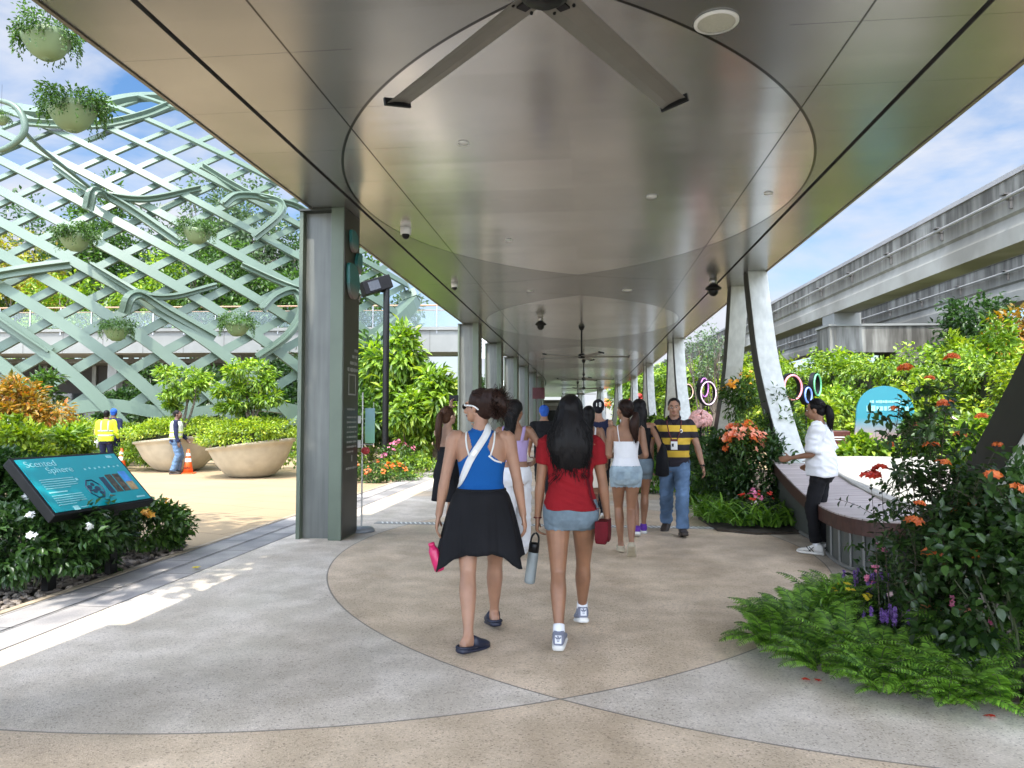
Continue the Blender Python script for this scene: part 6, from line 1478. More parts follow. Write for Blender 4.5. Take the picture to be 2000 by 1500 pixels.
def long_hair(o, m, length=.36, width=.10, wave=.012, n=150, side=0.0, back=-.10, voxel=0.009, depth=.045, full=1.0):
    s = o.s
    root = o.hc + V3((0, 0, 0))
    P = [o.hp(0, -.045, .02), o.hp(side * .3, -.075, -.05), o.hp(side * .7, 0, 0) + V3((0, back * s, -.14 * s)), o.hp(side, 0, 0) + V3((0, (back - .012) * s, -(.14 + (length - .1) * .45) * s)), o.hp(side, 0, 0) + V3((0, (back + .008) * s, -(length + .06) * s))]
    b_ = lambda b: limb(b, P, [(.080 * s, .075 * s), (.088 * full * s, .072 * s), (width * s, depth * 1.1 * s), (width * 1.0 * s, depth * s), (width * .55 * s, depth * .55 * s)], n=22, sub=5, cap=.9)
    ob = cap_hair(o, m, voxel, 1.0 + .06 * full, b_)
    paths = []
    for _ in range(n):
        u = rng.uniform(-1, 1); dp = rng.uniform(.75, 1.05) ; end = rng.uniform(.78, 1.06); ph = rng.uniform(0, 6.28); pth = []
        for i, t in enumerate(np.linspace(0, 1, 8)):
            tt = t * end; k = tt * (len(P) - 1); j = min(int(k), len(P) - 2); c = P[j].lerp(P[j + 1], k - j)
            wd = np.interp(tt, [0, .25, .5, .75, 1.06], [.05, .085 * full, width, width * 1.02, width * .66]) * s; dpt = np.interp(tt, [0, .25, .5, 1.06], [.05, .062, depth, depth * .6]) * s
            a = u * 1.35; w_ = wave * s * math.sin(ph + tt * 15) * tt
            pth.append(c + V3((math.sin(a) * wd * dp + w_, -math.cos(a) * dpt * dp - .004, rng.normal() * .003)))
        paths.append(pth)
    strands(o, 'strands', m, paths, .0052 * s, ob, 4); fly = []
    for _ in range(n // 5):
        u = rng.uniform(-1.2, 1.2); j = rng.integers(2, 5); c = P[j]; a = V3((math.sin(u) * width * .95, -math.cos(u) * depth, rng.uniform(-.02, .05))) * s; ln_ = rng.uniform(.03, .09)
        fly.append([c + a * .8, c + a * 1.08 + V3((0, 0, -ln_ * .5)), c + a * rng.uniform(1.05, 1.3) + V3(rng.normal(size=3)) * .01 + V3((0, 0, -ln_))])
    strands(o, 'loose_strands', m, fly, .0022 * s, ob, 3); return ob
def ponytail(o, m, at=(0, -.105, .04), length=.30, drop=(0, -.05, -1), width=.036, n=60, wave=.006, tie=None, tilt=0.0):
    s = o.s; ob = cap_hair(o, m, .008, .98); strands(o, 'strands', m, comb(o, at, 90), .0035 * s, ob, 4)
    p0 = o.hp(*at); dr = V3(drop).normalized(); P = [p0, p0 + V3((drop[0] * .4, -.035, -.015)) * s, p0 + V3((0, -.04 * s, 0)) + dr * length * .4 * s, p0 + V3((0, -.02 * s, 0)) + dr * length * s]
    b = MB(); limb(b, P, [.016 * s, .028 * s, width * s, .010 * s], sub=5); q = b.build('tail', m, ob, True); paths = []
    for _ in range(n):
        v = rdir(1)[0]; ph = rng.uniform(0, 6); e_ = rng.uniform(.8, 1.08); pth = []
        for t in np.linspace(0, 1, 7):
            tt = t * e_; k = tt * 3; j = min(int(k), 2); c = P[j].lerp(P[j + 1], k - j); r_ = np.interp(tt, [0, .33, .66, 1.08], [.014, .028, width, .018]) * s; pth.append(c + V3(v) * r_ + V3((math.sin(ph + 9 * tt) * wave * s * tt, 0, 0)))
        paths.append(pth)
    strands(o, 'strands', m, paths, .004 * s, q, 4)
    if tie: b = MB(); limb(b, [p0 - V3((0, .002, 0)), p0 + V3((0, -.02 * s, -.006 * s))], [.021 * s, .021 * s], n=10, sub=1); b.build('hair_tie', tie, ob, True)
    return ob
def shoes(o, m, sole, sock=None, low=False, name='shoe', accent=None):
    s = o.s
    for k, i in (('L', 0), ('R', 1)):
        A, FM_ = o.j['ank' + k], o.j['fm' + k]
        def ring(t, hw, top, bot, n=16): return [A + FM_ @ V3((hw * s * math.copysign(abs(math.cos(a)) ** .8, math.cos(a)), t * s, np.clip((bot + top) / 2 + (top - bot) / 2 * math.sin(a) * 1.3, bot, top) * s)) for a in [2 * PI * j / n for j in range(n)]]
        top = (lambda z: z) if not low else (lambda z: min(z, -.030))
        b = MB(); b.rings([ring(-.078, .018, top(-.035), -.066), ring(-.070, .034, top(.008), -.066), ring(-.03, .042, top(.022), -.066), (ring(.015, .044, top(.030), -.066)), ring(.06, .044, top(.0), -.066), ring(.11, .050, -.024, -.066), ring(.16, .050, -.036, -.066), ring(.195, .036, -.046, -.066), ring(.208, .018, -.056, -.066)])
        u = b.build(name, m, o.root, True)
        b = MB(); b.rings([ring(-.084, .020, -.06, -.092), ring(-.074, .040, -.058, -.094), ring(.0, .046, -.06, -.094), ring(.08, .050, -.062, -.094), ring(.15, .053, -.062, -.094), ring(.2, .038, -.062, -.090), ring(.216, .016, -.064, -.084)]); b.build('sole', sole, u, True)
        if accent:
            b = MB(); b.box(A + FM_ @ V3((0, -.0765 * s, -.02 * s)), (.042 * s, .012 * s, .05 * s), FM_); b.build('heel_tab', accent, u)
        if sock:
            kn = o.j['knee' + k]; d = (kn - A).normalized(); b = MB(); limb(b, [A + FM_ @ V3((0, -.01 * s, -.03 * s)), A + d * .02 * s, A + d * .055 * s], [.043 * s, .040 * s, .039 * s], sub=3, cap=.2); b.build('sock', sock, o.root, True)
def tshirt(o, m, hem=.86, sleeve=.45, loose=.016, amp=.006, z0=.84, voxel=.009, seed=1, sl_r=1.35, hem_flare=.0, name='shirt', ease=.0):
    """torso and sleeves as one garment around the posed body"""
    s = o.s; b = MB(); sec = []
    o.torso(b, 1.0, loose * s, z0, 1.42, ys=1.06)
    if ease:                             # boxy hang: a straight tube from chest to hem
        b2 = [(1.30, .16, .11), (1.15, .17 + ease * .5, .118 + ease * .5), (1.0, .175 + ease, .125 + ease), (z0, .178 + ease, .128 + ease)]
        rs = []
        for z, rx, ry in b2:
            c = o.hc * 0 + V3((0, 0, 0)); zz = z * s + (o.j['hipL'].z - .885 * s); rs.append([V3((o.j['hipL'].x * .5 + o.j['hipR'].x * .5 + rx * s * math.cos(a), ry * s * math.sin(a) - .004, zz)) for a in [2 * PI * j / 28 for j in range(28)]])
        b.rings(rs)
    for k, sg in (('L', -1), ('R', 1)):
        S0, el, Wr = o.j['sho' + k], o.j['elb' + k], o.j['wri' + k]
        if sleeve <= 1: E = S0.lerp(el, sleeve); mid = S0.lerp(el, sleeve * .5)
        r0 = .050 * s * sl_r
        if sleeve <= 1: limb(b, [S0 + V3((-sg * .06 * s, 0, .012 * s)), S0 + V3((0, 0, .004)), mid, E], [.050 * s, r0, r0 * .98, r0 * .97], sub=4, cap=.12)
        else: limb(b, [S0 + V3((-sg * .06 * s, 0, .012 * s)), S0, S0.lerp(el, .6), el, el.lerp(Wr, .5), el.lerp(Wr, .97)], [.050 * s, r0, r0 * .9, r0 * .82, r0 * .72, r0 * .62], sub=4, cap=.12)
    me = remesh(b, voxel, 3); wrinkle(me, amp * s, 8, (1, 1, .6), seed, True); return put(me, name, m, o.root)
def trousers(o, m, r=(.095, .088, .072, .066, .062), top=.98, end=.95, amp=.006, voxel=.010, seed=5, name='trousers'):
    s = o.s; b = MB(); o.torso(b, 1.0, .012 * s, .77, top)
    for sg in (-1, 1): b.ball(V3((sg * .072 * s, -.055 * s, o.j['hipL'].z - .03 * s)), (.09 * s, .078 * s, .09 * s))
    for k in 'LR':
        h_, kn, A = o.j['hip' + k], o.j['knee' + k], o.j['ank' + k]
        b.ball(kn, r[2] * s * .97)
        limb(b, [h_ + V3((0, 0, .02)), h_.lerp(kn, .4), kn], [q * s for q in r[:3]], sub=4, cap=.3); limb(b, [kn, kn.lerp(A, .35) + V3((0, -.008 * s, 0)), kn.lerp(A, .7), kn.lerp(A, end)], [r[2] * s * .99, r[3] * s * 1.04, r[3] * s * .98, r[4] * s], sub=4, cap=.15)
    me = remesh(b, voxel, 3); wrinkle(me, amp * s, 9, (1, 1, .8), seed, True); return put(me, name, m, o.root)
def shorts(o, m, hem=.74, top=.965, off=.008, name='shorts'):
    s = o.s; dz = o.j['hipL'].z - .885 * s
    return shell(o.me, lambda P: (P[:, 2] - dz > hem * s + .004 * s * np.sin(P[:, 0] * 140)) & (P[:, 2] - dz < top * s) & (armdist(o, P) > .052 * s), off * s, name, m, o.root)
def skirt(o, m, zt, zb, r0, r1, folds=9, famp=.05, name='skirt', sy=.8, cx=0.0, cy=0.0, n=72, nz=14, pw=.8):
    """flared cloth; zb may be a function of the angle (0 = right, -90 deg = back)"""
    s = o.s; dz = o.j['hipL'].z - .885 * s; rs = []
    for i in range(nz + 1):
        t = i / nz; ring = []
        for j in range(n):
            a = 2 * PI * j / n; zb_ = zb(a) if callable(zb) else zb; r1_ = r1(a) if callable(r1) else r1; r_ = r0 + (r1_ - r0) * t ** pw; r_ *= 1 + famp * t * math.sin(folds * a + 1.3 * math.sin(2 * a)) + .4 * famp * t * math.sin(23 * a)
            ring.append(V3((cx + r_ * s * math.cos(a), cy + r_ * s * sy * math.sin(a), dz + (zt + (zb_ - zt) * t) * s)))
        rs.append(ring)
    b = MB(); b.rings(rs, cap=False); ob = b.build(name, m, o.root, True); md = ob.modifiers.new('cloth_thickness', 'SOLIDIFY'); md.thickness = .004; return ob
# ---------------------------------------------------------------- materials for clothing
C_blue = cloth('blue', (0.003, 0.07, 0.25), .08); C_black = cloth('black', (0.006, 0.006, 0.0075), .3); C_red = cloth('red', (0.20, 0.005, 0.009), .12); C_denim = cloth('pale_denim', (0.125, 0.165, 0.195), .22, 14); C_denim2 = cloth('light_denim', (0.28, 0.355, 0.40), .22, 14); C_jean = cloth('blue_jean', (0.095, 0.155, 0.25), .45, 4)
C_white = cloth('white', (0.66, 0.66, 0.68), .05); C_lav = cloth('lavender', (0.36, 0.27, 0.47), .06); C_cream = cloth('cream', (0.66, 0.60, 0.50), .06); C_navy = cloth('navy', (0.012, 0.016, 0.045), .1); C_hiv = cloth('hi_vis', (0.58, 0.72, 0.03), .06); C_strap = cloth('strap_white', (0.62, 0.62, 0.60), .05)
M_leath = mat('red_leather', (0.085, 0.004, 0.008), 0.6, 0, 0.25, 8, spec=0.12); M_navyrub = mat('navy_rubber', (0.008, 0.011, 0.028), 0.5); M_flask = mat('grey_flask', (0.20, 0.225, 0.225), 0.4, 0.0, 0.05); M_pink = mat('pink_plastic', (0.50, 0.015, 0.10), 0.3); M_rub = mat('white_rubber', (0.62, 0.60, 0.56), 0.5); M_suede = mat('grey_suede', (0.17, 0.18, 0.23), 0.8, 0, 0.12, 20); M_sole = mat('tan_sole', (0.36, 0.31, 0.22), 0.8, 0, 0.15, 20); M_brown = mat('brown_shoe', (0.035, 0.025, 0.018), 0.5)
FAIR, TAN, BROWN, PALE = ('fair', (0.33, 0.175, 0.108)), ('tan', (0.24, 0.115, 0.062)), ('brown', (0.10, 0.047, 0.027)), ('pale', (0.40, 0.235, 0.16))
def gp(px, py): g = G(px, py); return V3((g.x, g.y, 0))
def loc_(o_loc, face, p): return Matrix.Rotation(-face, 3, 'Z') @ (V3(p) - V3(o_loc))
# ================================================================ woman in the blue racerback top
def mkank(base, face, pl, plz, pr, prz):
    a = loc_(base, face, gp(*pl)); c = loc_(base, face, gp(*pr)); a.z = plz; c.z = prz; return (a, c)
base = V3((-0.72, 4.86, 0)); fc = 0.05
an = (V3((-.055, -.27, .10)), V3((.065, .30, .10)))
o = person('woman in a blue racerback top and black wrap skirt with hair blown sideways', base, fc, 1.67, FAIR, an, (V3((-.295, -.02, .80)), V3((.285, .02, .83))), ((.55, .12), (-.25, .18)), (1.15, .05, 0), voxel=.0055, hips=.878, elbow=((-.5, -1, 0), (.5, -1, 0)), curl=(.3, .3), shoulder_w=.172, build=1.15)
s = o.s; dz = o.j['hipL'].z - .885 * s
def tank(P):
    z = (P[:, 2] - dz) / s; x = np.abs(P[:, 0]) / s; bk = P[:, 1] < 0
    lim = np.where(bk, np.interp(z, [1.16, 1.20, 1.25, 1.30, 1.36, 1.40, 1.43], [.30, .135, .075, .052, .068, .085, .075]), np.interp(z, [1.20, 1.26, 1.34, 1.42], [.30, .12, .09, .085]))
    neck = np.where(bk, 1.405 + x * .35, 1.33 + x * .5)
    return (z > .93) & (z < neck) & (x < lim) & ((armdist(o, P) > .050 * s) | (x < .115))
top = shell(o.me, tank, .004, 'racerback_top', C_blue, o.root)
for sg in (-1, 1): ribbon('bra_strap', o.tree, [(sg * .10 * s, .0, 1.415 * s), (sg * .098 * s, -.06 * s, 1.39 * s), (sg * .092 * s, -.10 * s, 1.31 * s), (sg * .075 * s, -.12 * s, 1.235 * s)], .011, C_strap, o.root, .004)
ribbon('bra_strap', o.tree, [(.062 * s, -.12 * s, 1.235 * s), (.10 * s, -.10 * s, 1.205 * s), (.135 * s, -.05 * s, 1.19 * s)], .012, C_strap, o.root, .0045)
ribbon('bag_strap', o.tree, [(.06 * s, .06 * s, 1.40 * s), (.062 * s, -.03 * s, 1.435 * s), (.035 * s, -.10 * s, 1.37 * s), (-.02 * s, -.12 * s, 1.28 * s), (-.075 * s, -.11 * s, 1.19 * s), (-.118 * s, -.06 * s, 1.08 * s), (-.126 * s, .0, 1.02 * s)], .048, C_strap, o.root, .008)
b = MB(); c, nn, _, _ = o.tree.find_nearest(V3((-.035 * s, -.12 * s, 1.255 * s))); b.box(c + nn * .011, (.042, .006, .022), Matrix.Rotation(-.9, 3, 'Y')); b.build('strap_buckle', M_wht, o.root)
def hem(a):
    d = (a % (2 * PI)) / PI * 180
    return np.interp(d, [0, 20, 45, 90, 135, 160, 185, 205, 225, 250, 270, 295, 315, 330, 345, 360], [.57, .59, .63, .67, .63, .57, .515, .48, .57, .605, .60, .61, .585, .51, .50, .57])
def hr(a):
    d = (a % (2 * PI)) / PI * 180
    return np.interp(d, [0, 45, 90, 135, 170, 200, 225, 270, 315, 335, 360], [.275, .22, .20, .22, .285, .30, .235, .20, .235, .285, .275])
skirt(o, C_black, 1.01, hem, .162, hr, 7, .085, 'wrap_skirt', .92, cy=-.012, pw=.62)
b = MB(); b.tube([(.160 * s * math.cos(a), .146 * s * math.sin(a) - .01, 1.012 * s + dz) for a in np.linspace(0, 2 * PI, 30)], .011, 8); b.build('waist_band', C_black, o.root, True)
def blown(b):
    limb(b, [o.hp(0, -.05, .03), o.hp(-.012, -.10, .035), o.hp(-.03, -.165, .03), o.hp(-.04, -.215, .0)], [(.080 * s, .088 * s), (.080 * s, .095 * s), (.072 * s, .088 * s), (.03 * s, .045 * s)], n=16, sub=4); b.ball(o.hp(-.02, -.15, -.02), (.05 * s, .05 * s, .06 * s))
hr_ob = cap_hair(o, HD, .007, 1.04, blown); strands(o, 'strands', HD, comb(o, (0, -.11, .03), 120, 1.06), .0032, hr_ob, 4)
paths = []
for _ in range(320):
    v = rdir(1)[0]; v[1] = -abs(v[1]) * .9 - .2; v = nrm(v); c = V3((-.03, -.135, .025)) + V3((v[0] * .065, v[1] * .06, v[2] * .08)); L0 = rng.uniform(.02, .08); e_ = rdir(1)[0]
    paths.append([o.hp(*(V3((0, -.09, .03)) + V3(e_) * .03)), o.hp(*c), o.hp(*(c + V3(v) * L0 * .6 + V3(e_) * .014)), o.hp(*(c + V3(v) * L0 + V3(rdir(1)[0]) * .022))])
strands(o, 'loose_strands', HD, paths, .0028, hr_ob, 4)
b = MB()
for sg in (-1, 1): limb(b, [o.hp(sg * .062, .078, .006), o.hp(sg * .078, .02, .006), o.hp(sg * .079, -.012, .0), o.hp(sg * .072, -.035, -.018)], [.0055, .0055, .005, .0055], n=8, sub=2)
limb(b, [o.hp(-.062, .082, .014), o.hp(0, .105, .016), o.hp(.062, .082, .014)], [.004] * 3, n=6, sub=3); sg_ = b.build('sunglasses', M_wht, o.root, True)
b = MB()
for sg in (-1, 1): b.ball(o.hp(sg * .036, .096, -.002), (.027, .006, .020), 12, 8, o.HM)
b.build('dark_lens', M_black, sg_, True)
M_slip = M_navyrub
for k in 'LR':
    A, FM_ = o.j['ank' + k], o.j['fm' + k]
    def ring(t, hw, z0, z1, n=16): return [A + FM_ @ V3((hw * s * math.copysign(abs(math.cos(a)) ** .7, math.cos(a)), t * s, (z0 + z1) / 2 * s + (z1 - z0) / 2 * s * math.copysign(abs(math.sin(a)) ** .7, math.sin(a)))) for a in [2 * PI * j / n for j in range(n)]]
    b = MB(); b.rings([ring(-.082, .020, -.095, -.068), ring(-.07, .040, -.098, -.062), ring(0, .044, -.098, -.066), ring(.08, .050, -.098, -.07), ring(.15, .052, -.098, -.072), ring(.20, .038, -.096, -.074), ring(.215, .015, -.09, -.078)]); sl_ = b.build('slipper', M_slip, o.root, True)
    b = MB(); b.rings([ring(.02, .047, -.085, .012), ring(.06, .050, -.085, -.002), ring(.11, .053, -.085, -.022), ring(.16, .050, -.085, -.034), ring(.20, .034, -.085, -.05)]); b.build('upper', M_slip, sl_, True)
    b = MB(); b.tube([A + FM_ @ V3((x * s, y * s, -.062 * s)) for x, y in ((.046, .04), (.045, 0), (.042, -.05), (.022, -.082), (-.022, -.082), (-.042, -.05), (-.045, 0), (-.046, .04))], .009, 8); b.build('rim', M_slip, sl_, True)
blueO = o; wl = o.root.matrix_local
p = Matrix.Translation(base) @ Matrix.Rotation(fc, 4, 'Z')
bt = empty('pink_bottle', U(853, 1095, 4.78), .1, 'bright pink bottle held low against the black wrap skirt', 'bottle'); M_ = Matrix.Rotation(-.32, 3, 'Y')
b = MB(); b.lathe([(0, -.07), (.026, -.07), (.034, -.062), (.036, 0), (.034, .07), (.022, .10), (0, .10)], (0, 0, 0), 20, M_); b.build('bottle_body', M_pink, bt, True); b = MB(); b.lathe([(0, .10), (.022, .10), (.022, .125), (0, .125)], (0, 0, 0), 16, M_); b.build('cap', M_pink, bt, True)
# ================================================================ woman in the red t-shirt
base = V3((-0.115, 4.95, 0)); fc = 0.0
an = (V3((-.075, -.22, .10)), V3((.072, .31, .11)))
o = person('woman in a red T-shirt and denim shorts with long black hair', base, fc, 1.625, TAN, an, (V3((-.232, .02, .775)), V3((.25, .05, .80))), ((.02, .02), (-.12, .25)), (-.05, .0, 0), voxel=.0055, hips=.88, elbow=((-.6, -1, 0), (.6, -1, 0)), curl=(.75, .3), build=1.12, shoulder_w=.165)
s = o.s
tshirt(o, C_red, sleeve=.50, loose=.010, amp=.008, z0=.90, voxel=.007, seed=2, sl_r=1.16, ease=-.022)
shorts(o, C_denim, .765, .97, .010)
long_hair(o, HB, .37, .150, .022, 330, 0.0, -.098, .008, .062, full=1.12)
paths = []
for _ in range(260):
    x0 = rng.uniform(-.085, .085); yy = rng.uniform(-.095, -.02); e0 = V3((x0 * 1.25, -.11 + rng.normal() * .012, -.26 - rng.uniform(0, .10)))
    paths.append([o.hp(x0 * .25, -.045, .118), o.hp(x0 * .85, -.095 + abs(x0) * .5, .07), o.hp(x0 * 1.1 + rng.normal() * .01, -.115 + abs(x0) * .35, -.04), o.hp(x0 * 1.3 + rng.normal() * .015, -.13 + abs(x0) * .3, -.15), o.hp(*(e0 * 1.0))])
strands(o, 'strands', HB, paths, .0042, o.root.children[-1] if False else [c for c in scene.objects if c.parent == o.root and c.name.startswith('hair')][0], 4)
shoes(o, M_suede, M_rub, C_white, accent=C_white)
for k in 'LR':                                       # three-leaf emblem on the heel tab
    A, FM_ = o.j['ank' + k], o.j['fm' + k]; b = MB()
    for dx, dz_, r_ in ((0, .012, .3), (-.010, .006, .9), (.010, .006, -.9)): b.ball(A + FM_ @ V3((dx, -.084 * s, (-.016 + dz_))), (.0055, .002, .012), 8, 6, FM_ @ Matrix.Rotation(-r_, 3, 'Y'))
    for q in range(3): b.box(A + FM_ @ V3((0, -.084 * s, -.024 - q * .004)), (.018 - q * .002, .003, .002), FM_)
    b.build('heel_emblem', M_suede, o.root)
b = MB(); c = o.j['wriL']; limb(b, [c + V3((.026 * math.cos(a), .026 * math.sin(a), .004)) for a in np.linspace(0, 2 * PI, 12)], [.004] * 12, n=6, sub=1, cap=0); b.build('bracelet', M_leath, o.root, True)
hl = o.j['wriL'] + o.j['hdL'] * .10 * s
W4 = Matrix.Translation(base)
hb = empty('water_bottle', base + hl + V3((-.01, -.01, -.05)), 0, 'grey insulated water bottle with black lid in a woman\'s lowered hand', 'bottle'); M_ = Matrix.Rotation(.13, 3, 'Y')
b = MB(); b.lathe([(0, -.30), (.030, -.30), (.036, -.292), (.037, -.28), (.037, -.10), (.034, -.085), (0, -.085)], (0, 0, 0), 24, M_); b.build('flask', M_flask, hb, True)
b = MB(); b.lathe([(0, -.085), (.036, -.085), (.036, -.03), (.030, -.022), (0, -.022)], (0, 0, 0), 24, M_); b.build('lid', M_black, hb, True)
b = MB(); limb(b, [M_ @ V3((-.028, 0, -.03)), M_ @ V3((-.022, 0, .02)), M_ @ V3((0, 0, .045)), M_ @ V3((.022, 0, .02)), M_ @ V3((.028, 0, -.03))], [.007] * 5, n=8, sub=3); b.build('carry_loop', M_black, hb, True)
sb = empty('shoulder_bag', base + V3((.215, -.03, .73)), -.15, 'dark red leather flap bag hanging at a red shirt hip', 'bag')
b = MB(); b.box((0, 0, 0), (.075, .17, .15), Matrix.Rotation(.06, 3, 'Y')); b.build('pouch', M_leath, sb, bevel=.012)
b = MB(); b.prism([(-.09, .08), (.09, .08), (.092, -.02), (.05, -.062), (-.05, -.062), (-.092, -.02)], .008, frame(V3((0, 1, 0)), V3((0, 0, 1)), V3((1, 0, 0))), (.040, 0, 0)); b.build('flap', M_leath, sb, bevel=.003)
b = MB(); b.prism([(-.04, .078), (.04, .078), (.043, -.05), (-.043, -.05)], .006, frame(V3((1, 0, 0)), V3((0, 0, 1)), V3((0, -1, 0))), (0, -.084, 0)); b.build('side_gusset', M_leath, sb, bevel=.003)
shirt = [c for c in scene.objects if c.parent == o.root and c.name.startswith('shirt')][0]; tv = verts_of(shirt.data); tt = BVHTree.FromPolygons(tv.tolist(), [tuple(p.vertices) for p in shirt.data.polygons])
st = ribbon('strap', tt, [(.11 * s, .03, 1.40 * s), (.125 * s, -.045, 1.38 * s), (.13 * s, -.09, 1.25 * s), (.135 * s, -.09, 1.10 * s), (.155 * s, -.085, .94 * s), (.20, -.07, .80)], .020, M_leath, sb, .006); st.matrix_local = sb.matrix_basis.inverted() @ Matrix.Translation(base)
# ================================================================ woman in white camisole and denim shorts
base = V3((0.42, 8.0, 0)); fc = 0.06
an = (V3((-.045, .16, .10)), V3((.035, -.16, .15)))
o = person('woman in a white camisole and frayed pale denim shorts with low ponytail', base, fc, 1.67, TAN, an, (V3((-.12, .22, 1.06)), V3((.16, .20, 1.05))), ((.1, .1), (.12, .75)), (.55, .05, 0), voxel=.007, hips=.885, elbow=((-.35, -1, -.6), (.35, -1, -.6)))
s = o.s; dz = o.j['hipL'].z - .885 * s
shell(o.me, lambda P: (P[:, 2] - dz > .93 * s) & (P[:, 2] - dz < np.where(P[:, 1] < 0, 1.225, 1.27) * s) & ((armdist(o, P) > .05 * s) | (np.abs(P[:, 0]) < .11 * s)), .006, 'camisole', C_white, o.root)
for sg in (-1, 1): ribbon('camisole_strap', o.tree, [(sg * .085 * s, .07 * s, 1.29 * s), (sg * .088 * s, .0, 1.42 * s), (sg * .09 * s, -.08 * s, 1.32 * s), (sg * .09 * s, -.12 * s, 1.215 * s)], .009, C_white, o.root, .004)
shorts(o, C_denim2, .735, .96, .012)
for sg in (-1, 1):
    c, nn, _, _ = o.tree.find_nearest(V3((sg * .075 * s, -.16, .87 * s + dz))); b = MB(); b.box(c + nn * .013, (.085, .004, .085)); b.build('back_pocket', cloth('denim_pocket', (0.23, 0.30, 0.345), .2, 14), o.root)
ponytail(o, HD, (.03, -.10, -.03), .32, (.10, .0, -1), .055, 90)
shoes(o, M_sole, M_sole, None, True)
# ================================================================ dark haired woman with the black tote, beside her
base = V3((0.66, 9.3, 0)); an = (V3((-.05, -.15, .12)), V3((.06, .2, .10)))
o = person('woman with loose black hair carrying a big black tote beyond the white camisole', base, 0.0, 1.70, TAN, an, (V3((-.2, .1, .9)), V3((.26, .0, .92))), ((0, .3), (0, 0)), (.2, 0, 0), voxel=.010)
s = o.s; dz = o.j['hipL'].z - .885 * s; shell(o.me, lambda P: (P[:, 2] - dz > .92 * s) & (P[:, 2] - dz < 1.33 * s) & ((armdist(o, P) > .05 * s) | (np.abs(P[:, 0]) < .11 * s)), .006, 'top', C_black, o.root); shorts(o, C_denim, .70, .95)
long_hair(o, HB, .34, .085, .012, 100, .0, -.1, .010); shoes(o, cloth('purple_shoe', (0.10, 0.03, 0.25)), M_rub, None)
tb = empty('tote_bag', base + V3((.28, -.05, .98)), 0, 'large black tote bag hanging from a shoulder beside the striped shirt man', 'bag')
b = MB(); b.rings([[V3((w_ * math.cos(a), d_ * math.sin(a), z)) for a in [2 * PI * j / 20 for j in range(20)]] for z, w_, d_ in ((-.22, .06, .14), (-.2, .085, .19), (-.02, .075, .19), (.14, .05, .17), (.19, .025, .15))]); b.build('sack', C_black, tb, True)
for y in (-.06, .06): b = MB(); b.tube([(0, y, .18), (-.04, y * .6, .32), (-.09, y * .4, .41)], .012, 6); b.build('handle', C_black, tb)
# ================================================================ woman in white skirt beyond the red t-shirt
base = V3((0.02, 9.6, 0)); an = (V3((-.05, .2, .10)), V3((.06, -.32, .30)))
o = person('woman in a cream top and white skirt beyond the red T-shirt', base, 0.0, 1.62, TAN, an, (V3((-.24, .05, .85)), V3((.24, .1, .88))), ((0, 0), (0, 1.3)), (0, 0, 0), voxel=.010)
s = o.s; dz = o.j['hipL'].z - .885 * s; shell(o.me, lambda P: (P[:, 2] - dz > .92 * s) & (P[:, 2] - dz < 1.22 * s) & ((armdist(o, P) > .05 * s) | (np.abs(P[:, 0]) < .11 * s)), .006, 'cami_top', C_cream, o.root)
for sg in (-1, 1): ribbon('striped_strap', o.tree, [(sg * .08 * s, .06 * s, 1.3 * s), (sg * .085 * s, 0, 1.42 * s), (sg * .085 * s, -.08 * s, 1.32 * s), (sg * .09 * s, -.12 * s, 1.2 * s)], .022, C_white, o.root, .004)
skirt(o, C_cream, 1.0, .60, .14, .235, 8, .05, 'white_skirt'); long_hair(o, HB, .32, .07, .01, 80, -.02, -.1, .010); shoes(o, C_white, M_sole, None)
# ================================================================ woman in lavender top and white trousers
base = V3((-0.78, 7.7, 0)); an = (V3((-.06, -.18, .12)), V3((.06, .2, .10)))
o = person('woman in a lavender top and white trousers with black hair swept to one shoulder', base, -0.05, 1.66, TAN, an, (V3((-.2, .12, .95)), V3((.20, .18, 1.02))), ((0, .3), (0, 0)), (-.35, 0, 0), voxel=.008, elbow=((-.6, -1, 0), (.9, -.7, -.3)))
s = o.s; dz = o.j['hipL'].z - .885 * s
shell(o.me, lambda P: (P[:, 2] - dz > 1.03 * s) & (P[:, 2] - dz < np.where(P[:, 1] < 0, 1.25, 1.28) * s) & ((armdist(o, P) > .05 * s) | (np.abs(P[:, 0]) < .11 * s)), .007, 'lavender_top', C_lav, o.root)
for sg in (-1, 1): ribbon('wide_strap', o.tree, [(sg * .10 * s, .06 * s, 1.30 * s), (sg * .11 * s, -.01, 1.40 * s), (sg * .105 * s, -.08 * s, 1.32 * s), (sg * .10 * s, -.11 * s, 1.23 * s)], .034, C_lav, o.root, .006)
trousers(o, C_white, (.10, .098, .088, .085, .09), 1.0, 1.0, .008); long_hair(o, HB, .33, .06, .01, 110, -.06, -.1, .009, .05); shoes(o, C_white, M_rub)
# ================================================================ woman raising her phone
base = V3((-1.63, 8.3, 0)); an = (V3((-.06, .1, .10)), V3((.06, -.1, .10)))
o = person('woman in black with a brown ponytail raising one arm to take a picture', base, -0.55, 1.60, PALE, an, (V3((-.16, .22, 1.60)), V3((.12, .36, 1.36))), ((0, 0), (0, 0)), (-.1, .15, 0), voxel=.009, elbow=((-1, .3, -.6), (1, .3, -.8)), hand=((0, .2, 1), None))
s = o.s; dz = o.j['hipL'].z - .885 * s
shell(o.me, lambda P: (P[:, 2] - dz > .70 * s) & (P[:, 2] - dz < 1.20 * s) & ((armdist(o, P) > .05 * s) | (np.abs(P[:, 0]) < .11 * s)), .010, 'black_dress', C_black, o.root)
skirt(o, C_black, 1.02, .55, .14, .21, 6, .04, 'dress_skirt'); ponytail(o, HR, (0, -.10, .05), .42, (0, -.1, -1), .042, 90, .01, cloth('pale_tie', (.4, .5, .55))); shoes(o, C_white, M_rub)
